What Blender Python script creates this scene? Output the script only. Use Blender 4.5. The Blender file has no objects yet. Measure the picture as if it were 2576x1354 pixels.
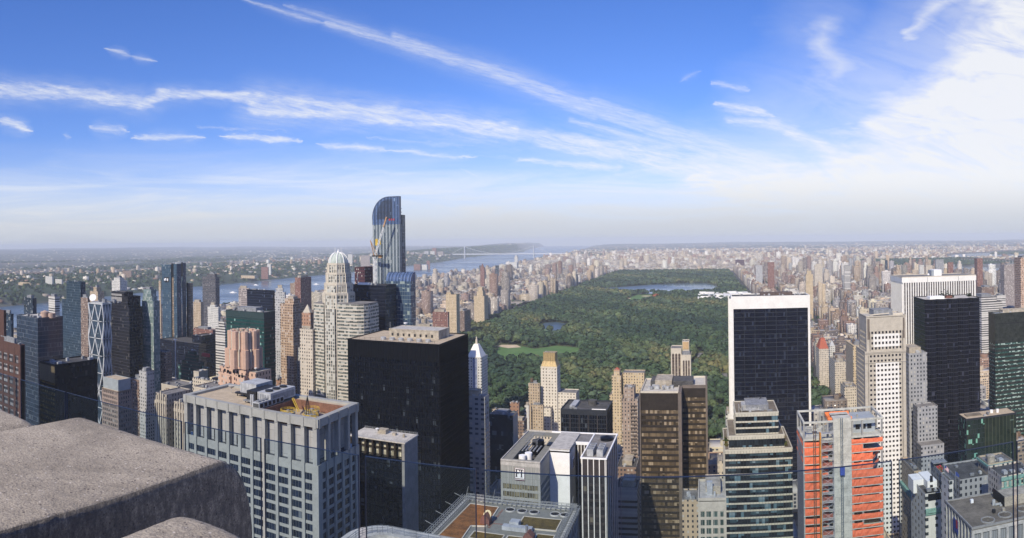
import bpy, bmesh, math, random
import numpy as np
from mathutils import Vector, Matrix
from mathutils.bvhtree import BVHTree
SC = bpy.context.scene
COL = SC.collection
R = math.radians
# ------------------------------------------------------------------ camera (central cylindrical panorama)
CAMZ = 245.0
YAW, ROLL = R(16.7), 0.0120
FPX = 1667.3                      # photo units (2576 wide) per radian
cd = bpy.data.cameras.new('camera')
cam = bpy.data.objects.new('camera', cd); COL.objects.link(cam); SC.camera = cam
cd.type = 'PANO'; cd.panorama_type = 'CENTRAL_CYLINDRICAL'
cd.central_cylindrical_radius = 1.0
cd.central_cylindrical_range_u_min = -1288/FPX; cd.central_cylindrical_range_u_max = 1288/FPX
cd.central_cylindrical_range_v_min = -747/FPX; cd.central_cylindrical_range_v_max = 607/FPX
cd.clip_start = 0.05; cd.clip_end = 90000
r0 = Vector((math.cos(YAW), math.sin(YAW), 0)); FW = Vector((-math.sin(YAW), math.cos(YAW), 0)); ZU = Vector((0, 0, 1))
UP = (ZU*math.cos(ROLL) + r0*math.sin(ROLL)); RT = (r0*math.cos(ROLL) - ZU*math.sin(ROLL))
M = Matrix.Identity(4)
for i in range(3):
    M[i][0] = RT[i]; M[i][1] = UP[i]; M[i][2] = -FW[i]
M[2][3] = CAMZ
cam.matrix_world = M
def ray(px, py):
    """direction towards a point of the photograph (2576 x 1354 units), to survey where things stand"""
    a = (px-1288)/FPX; v = (607-py)/FPX
    return RT*math.sin(a) + FW*math.cos(a) + UP*v
def atz(px, py, z):
    d = ray(px, py); t = (z-CAMZ)/d.z
    return (d.x*t, d.y*t)
def atd(px, py, dist):
    d = ray(px, py); t = dist/math.hypot(d.x, d.y)
    return (d.x*t, d.y*t, CAMZ+d.z*t)
def foot(xc, yc, xs, xd, H=None, D=None):
    """near roof corner, far end of the south face, far end of the side face -> x0,x1,y0,y1,H"""
    if H is None: X, Y, H = atd(xc, yc, D)
    else: X, Y = atz(xc, yc, H)
    d = ray(xs, yc); X2 = Y*d.x/d.y
    if xd is None: Y2 = Y + abs(X2-X)*0.8
    else:
        d = ray(xd, yc); Y2 = X*d.y/d.x
    return min(X, X2), max(X, X2), min(Y, Y2), max(Y, Y2), H
# ------------------------------------------------------------------ node helper
class S:
    """a socket with arithmetic"""
    def __init__(s, nt, sock): s.nt, s.k = nt, sock
    def _m(s, op, b=None, c=None):
        n = s.nt.nodes.new('ShaderNodeMath'); n.operation = op
        s.nt.links.new(s.k, n.inputs[0])
        for i, q in ((1, b), (2, c)):
            if q is None: continue
            if isinstance(q, S): s.nt.links.new(q.k, n.inputs[i])
            else: n.inputs[i].default_value = q
        return S(s.nt, n.outputs[0])
    def __add__(s, b): return s._m('ADD', b)
    __radd__ = __add__
    def __sub__(s, b): return s._m('SUBTRACT', b)
    def __rsub__(s, b): return s._m('MULTIPLY', -1.0)._m('ADD', b)
    def __mul__(s, b): return s._m('MULTIPLY', b)
    __rmul__ = __mul__
    def __truediv__(s, b): return s._m('DIVIDE', b)
    def gt(s, b): return s._m('GREATER_THAN', b)
    def lt(s, b): return s._m('LESS_THAN', b)
    def fract(s): return s._m('FRACT')
    def floor(s): return s._m('FLOOR')
    def abs(s): return s._m('ABSOLUTE')
    def max(s, b): return s._m('MAXIMUM', b)
    def min(s, b): return s._m('MINIMUM', b)
    def pow(s, b): return s._m('POWER', b)
    def clamp(s):
        r = s._m('ADD', 0.0); r.k.node.use_clamp = True; return r
    def ramp(s, a, b):
        n = s.nt.nodes.new('ShaderNodeMapRange'); n.interpolation_type = 'SMOOTHSTEP'
        s.nt.links.new(s.k, n.inputs[0]); n.inputs[1].default_value = a; n.inputs[2].default_value = b
        return S(s.nt, n.outputs[0])
def sxyz(nt, sock):
    n = nt.nodes.new('ShaderNodeSeparateXYZ'); nt.links.new(sock, n.inputs[0])
    return [S(nt, o) for o in n.outputs]
def cxyz(nt, *v):
    n = nt.nodes.new('ShaderNodeCombineXYZ')
    for i, q in enumerate(v):
        if isinstance(q, S): nt.links.new(q.k, n.inputs[i])
        else: n.inputs[i].default_value = q
    return n.outputs[0]
def noise(nt, vec, scale=1.0, detail=3.0, rough=0.5, dist=0.0):
    n = nt.nodes.new('ShaderNodeTexNoise'); n.inputs['Scale'].default_value = scale
    n.inputs['Detail'].default_value = detail; n.inputs['Roughness'].default_value = rough; n.inputs['Distortion'].default_value = dist
    if vec is not None: nt.links.new(vec, n.inputs['Vector'])
    return S(nt, n.outputs['Fac'])
def white(nt, vec):
    n = nt.nodes.new('ShaderNodeTexWhiteNoise'); n.noise_dimensions = '3D'; nt.links.new(vec, n.inputs['Vector'])
    return S(nt, n.outputs['Value'])
def cmix(nt, fac, a, b):
    n = nt.nodes.new('ShaderNodeMix'); n.data_type = 'RGBA'
    if isinstance(fac, S): nt.links.new(fac.k, n.inputs[0])
    else: n.inputs[0].default_value = fac
    for i, q in ((6, a), (7, b)):
        if isinstance(q, (tuple, list)): n.inputs[i].default_value = (*q[:3], 1)
        else: nt.links.new(q, n.inputs[i])
    return n.outputs[2]
def vmath(nt, op, a, b=None, sc=None):
    n = nt.nodes.new('ShaderNodeVectorMath'); n.operation = op
    for i, q in ((0, a), (1, b)):
        if q is None: continue
        if isinstance(q, (tuple, list)): n.inputs[i].default_value = q
        else: nt.links.new(q, n.inputs[i])
    if sc is not None:
        if isinstance(sc, S): nt.links.new(sc.k, n.inputs['Scale'])
        else: n.inputs['Scale'].default_value = sc
    return n
# ------------------------------------------------------------------ sky
SUN_EL, SUN_AZ = R(40), R(192)       # azimuth from uptown (+Y), turning towards +X
w = bpy.data.worlds.new('World'); SC.world = w; w.use_nodes = True
nt = w.node_tree; nt.nodes.clear()
out = nt.nodes.new('ShaderNodeOutputWorld'); bg = nt.nodes.new('ShaderNodeBackground')
nt.links.new(bg.outputs[0], out.inputs[0])
sky = nt.nodes.new('ShaderNodeTexSky'); sky.sky_type = 'NISHITA'; sky.sun_disc = False
sky.sun_elevation = SUN_EL; sky.sun_rotation = SUN_AZ
sky.altitude = 200; sky.air_density = 1.0; sky.dust_density = 0.8; sky.ozone_density = 2.5
SKYS = 0.085
bg.inputs[1].default_value = SKYS
tc = nt.nodes.new('ShaderNodeTexCoord')
dx, dy, dz = sxyz(nt, tc.outputs['Generated'])
hor = (dx*dx+dy*dy).pow(0.5).max(0.02)
v = dz/hor
n = nt.nodes.new('ShaderNodeMath'); n.operation = 'ARCTAN2'
nt.links.new(dx.k, n.inputs[0]); nt.links.new(dy.k, n.inputs[1]); az = S(nt, n.outputs[0])
AX = az*FPX+1775.0; AY = v*(-FPX)+607.0           # sky map units: bearing and height
pl = cxyz(nt, dx/(v.max(0)+0.06), dy/(v.max(0)+0.06), 0.0)   # cloud deck seen in perspective
wob = noise(nt, pl, 1.6, 5, 0.6)
wob2 = noise(nt, vmath(nt, 'ADD', pl, (7.3, 2.1, 4)).outputs[0], 1.6, 5, 0.6)
P = cxyz(nt, AX+(wob-0.5)*90.0, AY+(wob2-0.5)*46.0, 0.0)
wob3 = noise(nt, cxyz(nt, AX*0.012, AY*0.03, 0.0), 1.5, 5, 0.65)
Pc = cxyz(nt, AX+(wob-0.5)*14.0, AY+(wob2-0.5)*10.0+(wob3-0.5)*16.0, 0.0)
P = cxyz(nt, AX+(wob-0.5)*70.0, AY+(wob2-0.5)*26.0+(wob3-0.5)*30.0, 0.0)
def seg(Pv, x0, y0, x1, y1, w0, w1, k):
    y0 += 607-(621-28*x0/2576); y1 += 607-(621-28*x1/2576)
    L2 = (x1-x0)**2+(y1-y0)**2
    a = vmath(nt, 'SUBTRACT', Pv, (x0, y0, 0)).outputs[0]
    t = (S(nt, vmath(nt, 'DOT_PRODUCT', a, (x1-x0, y1-y0, 0)).outputs['Value'])*(1.0/L2)).clamp()
    pr = vmath(nt, 'SCALE', cxyz(nt, x1-x0, y1-y0, 0.0), sc=t).outputs[0]
    dd = S(nt, vmath(nt, 'DISTANCE', a, pr).outputs['Value'])
    ww = (t*(w1-w0)+w0)*1.35
    if max(w0, w1) < 17: ww = ww*((t*(1.0-t)*4.5).clamp()*0.8+0.22); k = k*.85
    return (1.0-dd/ww).clamp().max((1.0-dd/(ww*2.4)).clamp()*0.42)*k
TRAIL = [(600,-8,830,62,5,14,1.0),(720,10,1010,100,14,16,.8),(830,58,1250,180,9,22,1.3),(1000,92,1288,200,14,22,1.0),(1250,182,1800,385,20,17,1.5),(1288,200,1500,285,24,22,1.0),
         (1500,262,1960,425,22,30,1.2),(1440,302,1700,372,10,18,.9),(268,119,335,140,5,9,1.3),(335,139,402,156,9,3,1.2)]
BAND = [(-20,225,180,232,26,20,1.1),(170,232,360,256,18,22,1.2),(360,262,430,236,20,16,1.1),(410,235,620,240,17,15,1.0),(560,238,700,262,14,24,.9),(650,262,1000,290,32,24,1.5),(980,288,1300,335,24,26,1.4),
        (1280,335,1600,375,26,26,.9),(1350,345,1800,430,24,42,1.1),(1600,395,2000,470,36,60,1.1),
        (-10,300,85,330,14,12,1.2),(0,300,60,312,9,9,.7),(228,322,330,328,14,12,.9),(330,342,520,344,12,12,.9),(500,318,720,330,7,7,.5),(560,342,760,353,11,9,1.2),(165,340,182,342,8,6,.6),
        (800,362,980,375,11,14,.9),(930,345,1200,370,10,10,.5),(970,374,1200,398,10,8,.9),(1040,320,1250,360,18,18,.5),(1300,402,1560,425,8,18,.8),(1200,395,1500,418,8,8,.4),(1165,425,1195,448,6,4,.5),(870,418,1080,440,8,5,.4),
        (1790,208,1885,228,10,14,.8),(1710,205,1770,178,10,6,.5),(1800,262,1950,290,14,14,1.1),(1840,300,2000,325,16,22,.8),(1950,310,2150,415,26,24,.9)]
m1 = None
for s_ in TRAIL:
    q = seg(Pc, *s_); m1 = q if m1 is None else m1.max(q)
m2 = None
for s_ in BAND:
    q = seg(P, *s_); m2 = q if m2 is None else m2.max(q)
stv = cxyz(nt, (AX+AY*0.6)*0.006, (AY-AX*0.18)*0.03, 0.0)
fine = noise(nt, stv, 1.7, 7, 0.68, 0.6)
fr = fine.ramp(0.22, 0.78); fin2 = noise(nt, cxyz(nt, (AX+AY*0.3)*0.011, (AY-AX*0.24)*0.095, 3.0), 1.6, 8, 0.72, 0.5).ramp(0.25, 0.75)
m1 = m1.ramp(0.0, 1.0)*(fin2*0.6+0.22+fr*0.18)*0.60
m2 = m2.ramp(0.02, 1.0)*(fr*0.62+0.10+fin2*0.38)*0.9
BIG = [(2150,470,2700,330,140,180,1.0),(2230,330,2620,200,100,160,1.0),(2400,240,2640,60,100,150,1.0),(2500,-40,2640,120,60,140,1.0),(2290,100,2430,-5,22,50,.5),
       (2060,60,2110,190,50,60,.40),(2060,210,2200,260,60,60,.28),(1900,480,2600,500,60,130,1.0),(1750,450,2100,520,30,60,.7),(2100,330,2300,420,50,60,.55),(2100,140,2300,230,60,60,.25)]
Pb = cxyz(nt, AX+(wob-0.5)*240.0, AY+(wob2-0.5)*170.0, 0.0)
m3 = None
for s_ in BIG:
    q = seg(Pb, *s_); m3 = q if m3 is None else m3.max(q)
st2 = noise(nt, cxyz(nt, (AX*0.55+AY)*0.0035, (AY-AX*0.35)*0.010, 2.0), 1.5, 7, 0.62, 0.8)
m3 = ((m3*1.35).clamp()*(st2.ramp(0.22, 0.62)*0.55+0.55)).clamp()
lowst = noise(nt, cxyz(nt, AX*0.0016, AY*0.014, 5.0), 1.3, 6, 0.6, 0.7)
low = v.ramp(0.17, 0.07)*(lowst.ramp(0.35, 0.75)*0.50+0.22) + v.ramp(0.10, 0.0)*0.62
m = (1.0-(1.0-m1.clamp())*(1.0-m2.clamp())*(1.0-m3*0.93)*(1.0-low.clamp())).clamp()
hs = nt.nodes.new('ShaderNodeHueSaturation'); hs.inputs['Saturation'].default_value = 1.12; hs.inputs['Value'].default_value = 1.12
tn = nt.nodes.new('ShaderNodeMix'); tn.data_type = 'RGBA'; tn.blend_type = 'MULTIPLY'; tn.inputs[0].default_value = 1.0; tn.inputs[7].default_value = (1.17, 1.23, 1.78, 1)
nt.links.new(sky.outputs[0], tn.inputs[6]); nt.links.new(tn.outputs[2], hs.inputs['Color'])
CL = 0.92/SKYS
gz = v.ramp(0.10, 0.0)
cloudc = cmix(nt, gz, (CL, CL*1.01, CL*1.03), (CL*0.66, CL*0.70, CL*0.77))
nt.links.new(cmix(nt, m, hs.outputs[0], cloudc), bg.inputs[0])
# ------------------------------------------------------------------ sun
sl = bpy.data.lights.new('sun', 'SUN'); sl.energy = 5.0; sl.angle = R(0.53); sl.color = (1.0, 0.90, 0.73)
sun = bpy.data.objects.new('sun', sl); COL.objects.link(sun)
sd = Vector((math.sin(SUN_AZ)*math.cos(SUN_EL), math.cos(SUN_AZ)*math.cos(SUN_EL), math.sin(SUN_EL)))
sun.rotation_euler = sd.to_track_quat('Z', 'Y').to_euler(); sun.location = (0, -300, 900)
# ------------------------------------------------------------------ exposure and sampling
SC.view_settings.view_transform = 'Standard'; SC.view_settings.look = 'None'
SC.view_settings.exposure = 0.0; SC.view_settings.gamma = 1.0
cy = SC.cycles
cy.max_bounces = 5; cy.diffuse_bounces = 2; cy.glossy_bounces = 3; cy.transmission_bounces = 4; cy.transparent_max_bounces = 12; cy.volume_bounces = 0
cy.caustics_reflective = False; cy.caustics_refractive = False
cy.use_denoising = True; cy.denoiser = 'OPENIMAGEDENOISE'
cy.sample_clamp_indirect = 4.0
# ------------------------------------------------------------------ materials
MATS = {}
def pbsdf(name):
    m = bpy.data.materials.new(name); m.use_nodes = True
    nt = m.node_tree; b = nt.nodes['Principled BSDF']
    MATS[name] = m
    return m, nt, b
def flat(name, col, rough=0.8, var=0.12, scale=0.4, metal=0.0, bump=0.0, spec=0.3, dirt=None):
    """plain painted / stone / metal surface with real unevenness"""
    m, nt, b = pbsdf(name)
    if max(col) < .7: col = tuple(c*.87 for c in col)
    tc = nt.nodes.new('ShaderNodeTexCoord'); o = tc.outputs['Object']
    n1 = noise(nt, o, scale, 6, 0.65); n2 = noise(nt, o, scale*6, 3, 0.6)
    k = (n1*0.65+n2*0.35)
    d = tuple(c*(1-var*2.2) for c in col); l = tuple(min(1, c*(1+var*1.6)) for c in col)
    c = cmix(nt, k.ramp(0.3, 0.7), d, l)
    if dirt:
        n3 = noise(nt, vmath(nt, 'MULTIPLY', o, (1.2, 1.2, .15)).outputs[0], scale*3, 4, 0.7)
        c = cmix(nt, n3.ramp(0.55, 0.75)*0.5, c, dirt)
    nt.links.new(c, b.inputs['Base Color'])
    b.inputs['Roughness'].default_value = rough; b.inputs['Metallic'].default_value = metal
    b.inputs['Specular IOR Level'].default_value = spec
    if bump:
        bn = nt.nodes.new('ShaderNodeBump'); bn.inputs['Strength'].default_value = bump; bn.inputs['Distance'].default_value = 0.2
        nt.links.new(n2.k, bn.inputs['Height']); nt.links.new(bn.outputs[0], b.inputs['Normal'])
    return m
def grid_coords(nt, world=False):
    g = nt.nodes.new('ShaderNodeNewGeometry')
    if world: pos = g.outputs['Position']
    else: pos = nt.nodes.new('ShaderNodeTexCoord').outputs['Object']
    px, py, pz = sxyz(nt, pos); nx, ny, nz = sxyz(nt, g.outputs['True Normal'])
    side = nx.abs().gt(0.707)
    u = px + (py-px)*side
    return pos, px, py, pz, u, side, nz
def glass(name, dark, light, bay, flr, blind=0.15, blindc=(.35, .36, .33), rough=0.08, line=None, lw=0.06, lh=0.0, spec=0.5, band=None, bandh=0.0, tint=None, wav=0.02, stripes=None, metal=0.0):
    """window wall: panes differ one by one (blinds, lamps off), with optional mullion lines and spandrel bands"""
    m, nt, b = pbsdf(name)
    pos, px, py, pz, u, side, nz = grid_coords(nt)
    cu = u/bay; cz = pz/flr
    cell = cxyz(nt, cu.floor(), cz.floor(), side*17.0)
    w1 = white(nt, cell); w2 = white(nt, vmath(nt, 'ADD', cell, (31.0, 7.0, 3.0)).outputs[0])
    row = white(nt, cxyz(nt, (cu/5.0).floor(), cz.floor(), side*5.0))
    c = cmix(nt, (w1*0.6+row*0.4), dark, light)
    fz = cz.fract()
    drop = w2.gt(1.0-blind)*(fz.gt(1.0-0.25)+w1.gt(0.45)).clamp()
    c = cmix(nt, drop*0.85, c, blindc)
    if stripes:
        st = (u/stripes[0]).fract().lt(stripes[1]); c = cmix(nt, st, c, stripes[2])
    rr = 1.0-w1*0.0
    msk = None
    if bandh:
        bm = fz.lt(bandh); c = cmix(nt, bm, c, band); msk = bm
    if line is not None:
        lm = cu.fract().lt(lw)
        if lh: lm = lm.max(fz.lt(lh))
        c = cmix(nt, lm, c, line); msk = lm if msk is None else msk.max(lm)
    nt.links.new(c, b.inputs['Base Color'])
    if msk is not None: nt.links.new((msk*0.45+rough).k, b.inputs['Roughness'])
    else: b.inputs['Roughness'].default_value = rough
    b.inputs['Specular IOR Level'].default_value = spec; b.inputs['Metallic'].default_value = metal
    if wav:
        bn = nt.nodes.new('ShaderNodeBump'); bn.inputs['Strength'].default_value = 0.5; bn.inputs['Distance'].default_value = wav
        h = noise(nt, pos, 0.35, 2, 0.5)+w1*0.5
        nt.links.new(h.k, bn.inputs['Height']); nt.links.new(bn.outputs[0], b.inputs['Normal'])
    return m
def masonry(name, wallc=None, bay=3.2, flr=3.3, ww=0.42, wh=0.5, win=(.035, .04, .05), attr=True, world=True, roofc=None, var=0.16, lines=None, blind=(.42, .40, .36)):
    """masonry wall pierced with rows of windows; colour from the building's own attribute when attr"""
    m, nt, b = pbsdf(name)
    if wallc: wallc = tuple(c*.88 for c in wallc)
    pos, px, py, pz, u, side, nz = grid_coords(nt, world)
    if attr:
        at = nt.nodes.new('ShaderNodeAttribute'); at.attribute_name = 'col'
        wc = at.outputs['Color']; rnd = S(nt, at.outputs['Alpha'])
        bayS = rnd*2.2+2.5; wwS = ((rnd*7.31).fract())*0.35+0.30
        cu = u/bayS; whS = ((rnd*3.77).fract())*0.25+0.38
    else:
        wc = wallc; cu = u/bay; wwS = ww; whS = wh; rnd = None
    cz = pz/flr
    cell = cxyz(nt, cu.floor(), cz.floor(), side*13.0)
    w1 = white(nt, cell)
    inx = cu.fract().lt(wwS); inz = cz.fract().lt(whS)
    wm = inx*inz*(nz.abs().lt(0.5))
    n1 = noise(nt, pos, 0.12, 5, 0.65)
    n2 = noise(nt, vmath(nt, 'MULTIPLY', pos, (1, 1, .12)).outputs[0], 0.5, 3, 0.6)
    dk = nt.nodes.new('ShaderNodeMix'); dk.data_type = 'RGBA'; dk.blend_type = 'MULTIPLY'; dk.inputs[0].default_value = 1.0
    g = (n1*0.5+n2*0.5).ramp(0.25, 0.75)*(var*2)+(1-var)
    if isinstance(wc, tuple): dk.inputs[6].default_value = (*wc, 1)
    else: nt.links.new(wc, dk.inputs[6])
    nt.links.new(cxyz(nt, g, g, g), dk.inputs[7])
    wcol = dk.outputs[2]
    winc = cmix(nt, w1.gt(0.78), win, blind)
    c = cmix(nt, wm, wcol, winc)
    # roofs: tar, gravel or silver coat
    rn = noise(nt, pos, 0.06, 5, 0.7)
    ro = cmix(nt, rn.ramp(0.3, 0.7), (.10, .095, .09), (.30, .28, .25)) if roofc is None else roofc
    if attr:
        ro = cmix(nt, ((rnd*5.13).fract()).gt(0.62), ro, (.42, .40, .37))
    c = cmix(nt, nz.gt(0.5), c, ro)
    nt.links.new(c, b.inputs['Base Color'])
    nt.links.new((0.85-wm*0.65).k, b.inputs['Roughness'])
    b.inputs['Specular IOR Level'].default_value = 0.35
    return m
# ------------------------------------------------------------------ mesh builder
SPLIT = set('blue_pane pour_joint mesh_panel floor_slab dark_glazing glass_roof shed centre_bay ladder_frame panel_trim roof_planting_ vent roof_box pier fin stone_fin radome window cooling_drum roof_drum chimney louvre band rib column stacked_material balcony winged_pier inner_wall window_strip crown_fin skylight spandrel doorway pinnacle duct pipe hoist_mast_ wing window_band copper_cornice_ side_fin gilded_fin joint red_panel yellow_panel wing_roof upper_block copper_trim_ water_tank_ red_frame string_course box_ pale_strip paver stone_frame screen_wall well_wall_ colonnade floor_band corner_mullion roof_well'.split())
class MB:
    def __init__(s): s.v = []; s.f = []; s.m = []; s.p = []
    def box(s, x0, x1, y0, y1, z0, z1, mi=0):
        if x1 < x0: x0, x1 = x1, x0
        s.p.append((len(s.v), len(s.f)))
        if y1 < y0: y0, y1 = y1, y0
        b = len(s.v)
        s.v += [(x0,y0,z0),(x1,y0,z0),(x1,y1,z0),(x0,y1,z0),(x0,y0,z1),(x1,y0,z1),(x1,y1,z1),(x0,y1,z1)]
        s.f += [(b,b+3,b+2,b+1),(b+4,b+5,b+6,b+7),(b,b+1,b+5,b+4),(b+1,b+2,b+6,b+5),(b+2,b+3,b+7,b+6),(b+3,b,b+4,b+7)]
        s.m += [mi]*6; return s
    def prism(s, pts, z0, z1, mi=0, top=None, cap=True):
        """pts counter-clockwise; top optional polygon (taper)"""
        n = len(pts); b = len(s.v); tp = top or pts; s.p.append((b, len(s.f)))
        s.v += [(p[0], p[1], z0) for p in pts]+[(p[0], p[1], z1 if len(p) < 3 else p[2]) for p in tp]
        for i in range(n):
            j = (i+1) % n; s.f.append((b+i, b+j, b+n+j, b+n+i)); s.m.append(mi)
        if cap:
            s.f.append(tuple(range(b+n, b+2*n))); s.m.append(mi)
            s.f.append(tuple(range(b+n-1, b-1, -1))); s.m.append(mi)
        return s
    def cyl(s, x, y, r, z0, z1, n=16, mi=0, r2=None):
        r2 = r if r2 is None else r2
        a = [(x+r*math.cos(2*math.pi*i/n), y+r*math.sin(2*math.pi*i/n)) for i in range(n)]
        t = [(x+r2*math.cos(2*math.pi*i/n), y+r2*math.sin(2*math.pi*i/n)) for i in range(n)]
        return s.prism(a, z0, z1, mi, t)
    def bar(s, a, b, r, n=4, mi=0):
        a = Vector(a); b = Vector(b); d = (b-a)
        if d.length < 1e-6: return s
        q = d.to_track_quat('Z', 'Y'); k = len(s.v); s.p.append((k, len(s.f)))
        for p in (a, b):
            for i in range(n):
                t = 2*math.pi*(i+.5)/n; s.v.append(tuple(p+q@Vector((r*math.cos(t), r*math.sin(t), 0))))
        for i in range(n):
            j = (i+1) % n; s.f.append((k+i, k+j, k+n+j, k+n+i)); s.m.append(mi)
        s.f.append(tuple(range(k+n-1, k-1, -1))); s.f.append(tuple(range(k+n, k+2*n))); s.m += [mi, mi]
        return s
    def quad(s, pts, mi=0):
        b = len(s.v); s.p.append((b, len(s.f))); s.v += [tuple(p) for p in pts]; s.f.append(tuple(range(b, b+len(pts)))); s.m.append(mi); return s
    def lathe(s, x, y, prof, n=16, mi=0):
        b = len(s.v); s.p.append((b, len(s.f)))
        for r, z in prof:
            for i in range(n):
                t = 2*math.pi*i/n; s.v.append((x+r*math.cos(t), y+r*math.sin(t), z))
        for k in range(len(prof)-1):
            for i in range(n):
                j = (i+1) % n
                s.f.append((b+k*n+i, b+k*n+j, b+(k+1)*n+j, b+(k+1)*n+i)); s.m.append(mi)
        s.f.append(tuple(b+(len(prof)-1)*n+i for i in range(n))); s.m.append(mi)
        return s
    def mesh(s, name, mats, off=(0, 0, 0), smooth=False):
        me = bpy.data.meshes.new(name)
        o = off
        me.from_pydata([(p[0]-o[0], p[1]-o[1], p[2]-o[2]) for p in s.v], [], s.f)
        for m in (mats if isinstance(mats, (list, tuple)) else [mats]): me.materials.append(m)
        if len(s.m) and max(s.m) > 0: me.polygons.foreach_set('material_index', s.m)
        if smooth: me.polygons.foreach_set('use_smooth', [True]*len(s.f))
        me.update(); return me
    def build(s, name, mats, parent=None, off=None, smooth=False, label=None):
        """links the shapes as ONE mesh object; coordinates are world ones, off = the object's origin"""
        if off is None: off = tuple(parent['org']) if parent is not None else (0, 0, 0)
        if name in SPLIT and 1 < len(s.p) <= 100 and parent is not None and not smooth:
            e = s.p[1:]+[(len(s.v), len(s.f))]; o = None
            for (a, c), (b, d) in zip(s.p, e):
                q = MB(); q.v = s.v[a:b]; q.f = [tuple(i-a for i in f) for f in s.f[c:d]]; q.m = s.m[c:d]; q.p = [(0, 0)]
                o = q.build(name, mats, parent, off, smooth, label)
            return o
        me = s.mesh(name, mats, off, smooth)
        o = bpy.data.objects.new(name, me); COL.objects.link(o)
        if parent is not None:
            o.parent = parent
            po = parent['org']; o.location = (off[0]-po[0], off[1]-po[1], off[2]-po[2])
        else: o.location = off
        o['org'] = list(off)
        if label: o['label'] = label
        return o
def tag(o, label, cat=None, group=None, kind=None):
    if label: o['label'] = label
    if cat: o['category'] = cat
    if group: o['group'] = group
    if kind: o['kind'] = kind
    return o
def thing(name, label, cat, loc, group=None):
    o = bpy.data.objects.new(name, None); COL.objects.link(o); o.location = loc; o['org'] = list(loc); o.empty_display_size = 5
    return tag(o, label, cat, group)
OCC = []        # footprints taken by the surveyed buildings: x0,x1,y0,y1,h
def occ(x0, x1, y0, y1, h): OCC.append((x0, x1, y0, y1, h))
# ------------------------------------------------------------------ facade frames
def frame(mb, x0, x1, y0, y1, z0, z1, bay=3, flr=3.8, pier=.6, span=1.2, dp=.45, ds=.3, top=0, base=0, sides='SEWN', corner=None, offs=0):
    """piers and spandrels standing proud of the glass core x0..x1,y0..y1"""
    H = z1-z0; nf = max(1, round((H-top-base)/flr)); fh = (H-top-base)/nf
    corner = pier if corner is None else corner
    for sd_ in sides:
        L = (x1-x0) if sd_ in 'SN' else (y1-y0)
        nb = max(1, round(L/bay)); bw = L/nb
        def pl(a, b, za, zb, d, inset=0.0):
            if sd_ == 'S': mb.box(x0+a, x0+b, y0-d, y0-0.003+inset, za, zb)
            elif sd_ == 'N': mb.box(x0+a, x0+b, y1+0.003-inset, y1+d, za, zb)
            elif sd_ == 'W': mb.box(x0-d, x0-0.003+inset, y0+a, y0+b, za, zb)
            else: mb.box(x1+0.003-inset, x1+d, y0+a, y0+b, za, zb)
        if pier:
            for i in range(nb+1):
                pw = corner if i in (0, nb) else pier
                a = i*bw-pw/2; b = i*bw+pw/2
                if i == 0: a, b = 0.0, pw
                if i == nb: a, b = L-pw, L
                pl(a, b, z0, z1, dp)
        if span:
            for k in range(nf):
                za = z0+base+k*fh
                pl(0.01, L-0.01, za+0.004, za+span, ds)
        if top: pl(0.01, L-0.01, z1-top, z1, ds+0.02 if pier else ds)
        if base: pl(0.01, L-0.01, z0, z0+base, ds)
    # corner posts
    if pier:
        for cx, sx in ((x0, -1), (x1, 1)):
            for cy_, sy in ((y0, -1), (y1, 1)):
                mb.box(cx, cx+sx*(dp-.004), cy_, cy_+sy*(dp-.004), z0, z1)
    return fh
def parapet(mb, x0, x1, y0, y1, z, h=1.2, t=.5, o=.5):
    X0, X1, Y0, Y1 = x0-o, x1+o, y0-o, y1+o
    mb.box(X0, X1, Y0, Y0+t, z-.3, z+h); mb.box(X0, X1, Y1-t, Y1, z-.3, z+h)
    mb.box(X0, X0+t, Y0+t, Y1-t, z-.3, z+h-.003); mb.box(X1-t, X1, Y0+t, Y1-t, z-.3, z+h-.003)
RND = random.Random(7)
def clutter(root, x0, x1, y0, y1, z, rnd, n=5, mech=True, sc=1.0):
    """roof plant: penthouse, cooling units, ducts, each a part"""
    W, D = x1-x0, y1-y0
    if mech:
        a, b = rnd.uniform(.22, .32), rnd.uniform(.25, .35)
        cx, cy_ = x0+W*rnd.uniform(.42, .58), y0+D*rnd.uniform(.5, .62); h = rnd.uniform(3, 5)*sc
        mb = MB(); mb.box(cx-W*a, cx+W*a, cy_-D*b, cy_+D*b, z, z+h); parapet(mb, cx-W*a, cx+W*a, cy_-D*b, cy_+D*b, z+h, .4, .25, .1)
        mb.build('penthouse', MATS['mech_grey'] if rnd.random() < .5 else MATS['mech_tan'], root)
        mt = z+h
    for i in range(n):
        w_, d_, h_ = rnd.uniform(1.2, 3.2)*sc, rnd.uniform(1.2, 4)*sc, rnd.uniform(.9, 2.2)*sc
        x = rnd.uniform(x0+1.5, x1-w_-1.5); y = rnd.uniform(y0+1.2, y0+D*.28) if rnd.random() < .7 else rnd.uniform(y0+1, y1-d_-1)
        mb = MB(); mb.box(x, x+w_, y, y+d_, z+.25, z+.25+h_)
        for q in (.25, .75): mb.box(x+w_*q-.1, x+w_*q+.1, y+.1, y+d_-.1, z, z+.25)
        if rnd.random() < .5: mb.cyl(x+w_/2, y+d_/2, min(w_, d_)*.35, z+.25+h_, z+.6+h_, 10)
        mb.build('cooling_unit', MATS['mech_light' if rnd.random() < .5 else 'mech_grey'], root)
def roof(root, x0, x1, y0, y1, z, mat, t=.35):
    MB().box(x0, x1, y0, y1, z-.2, z+t).build('roof', MATS[mat], root)
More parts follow.
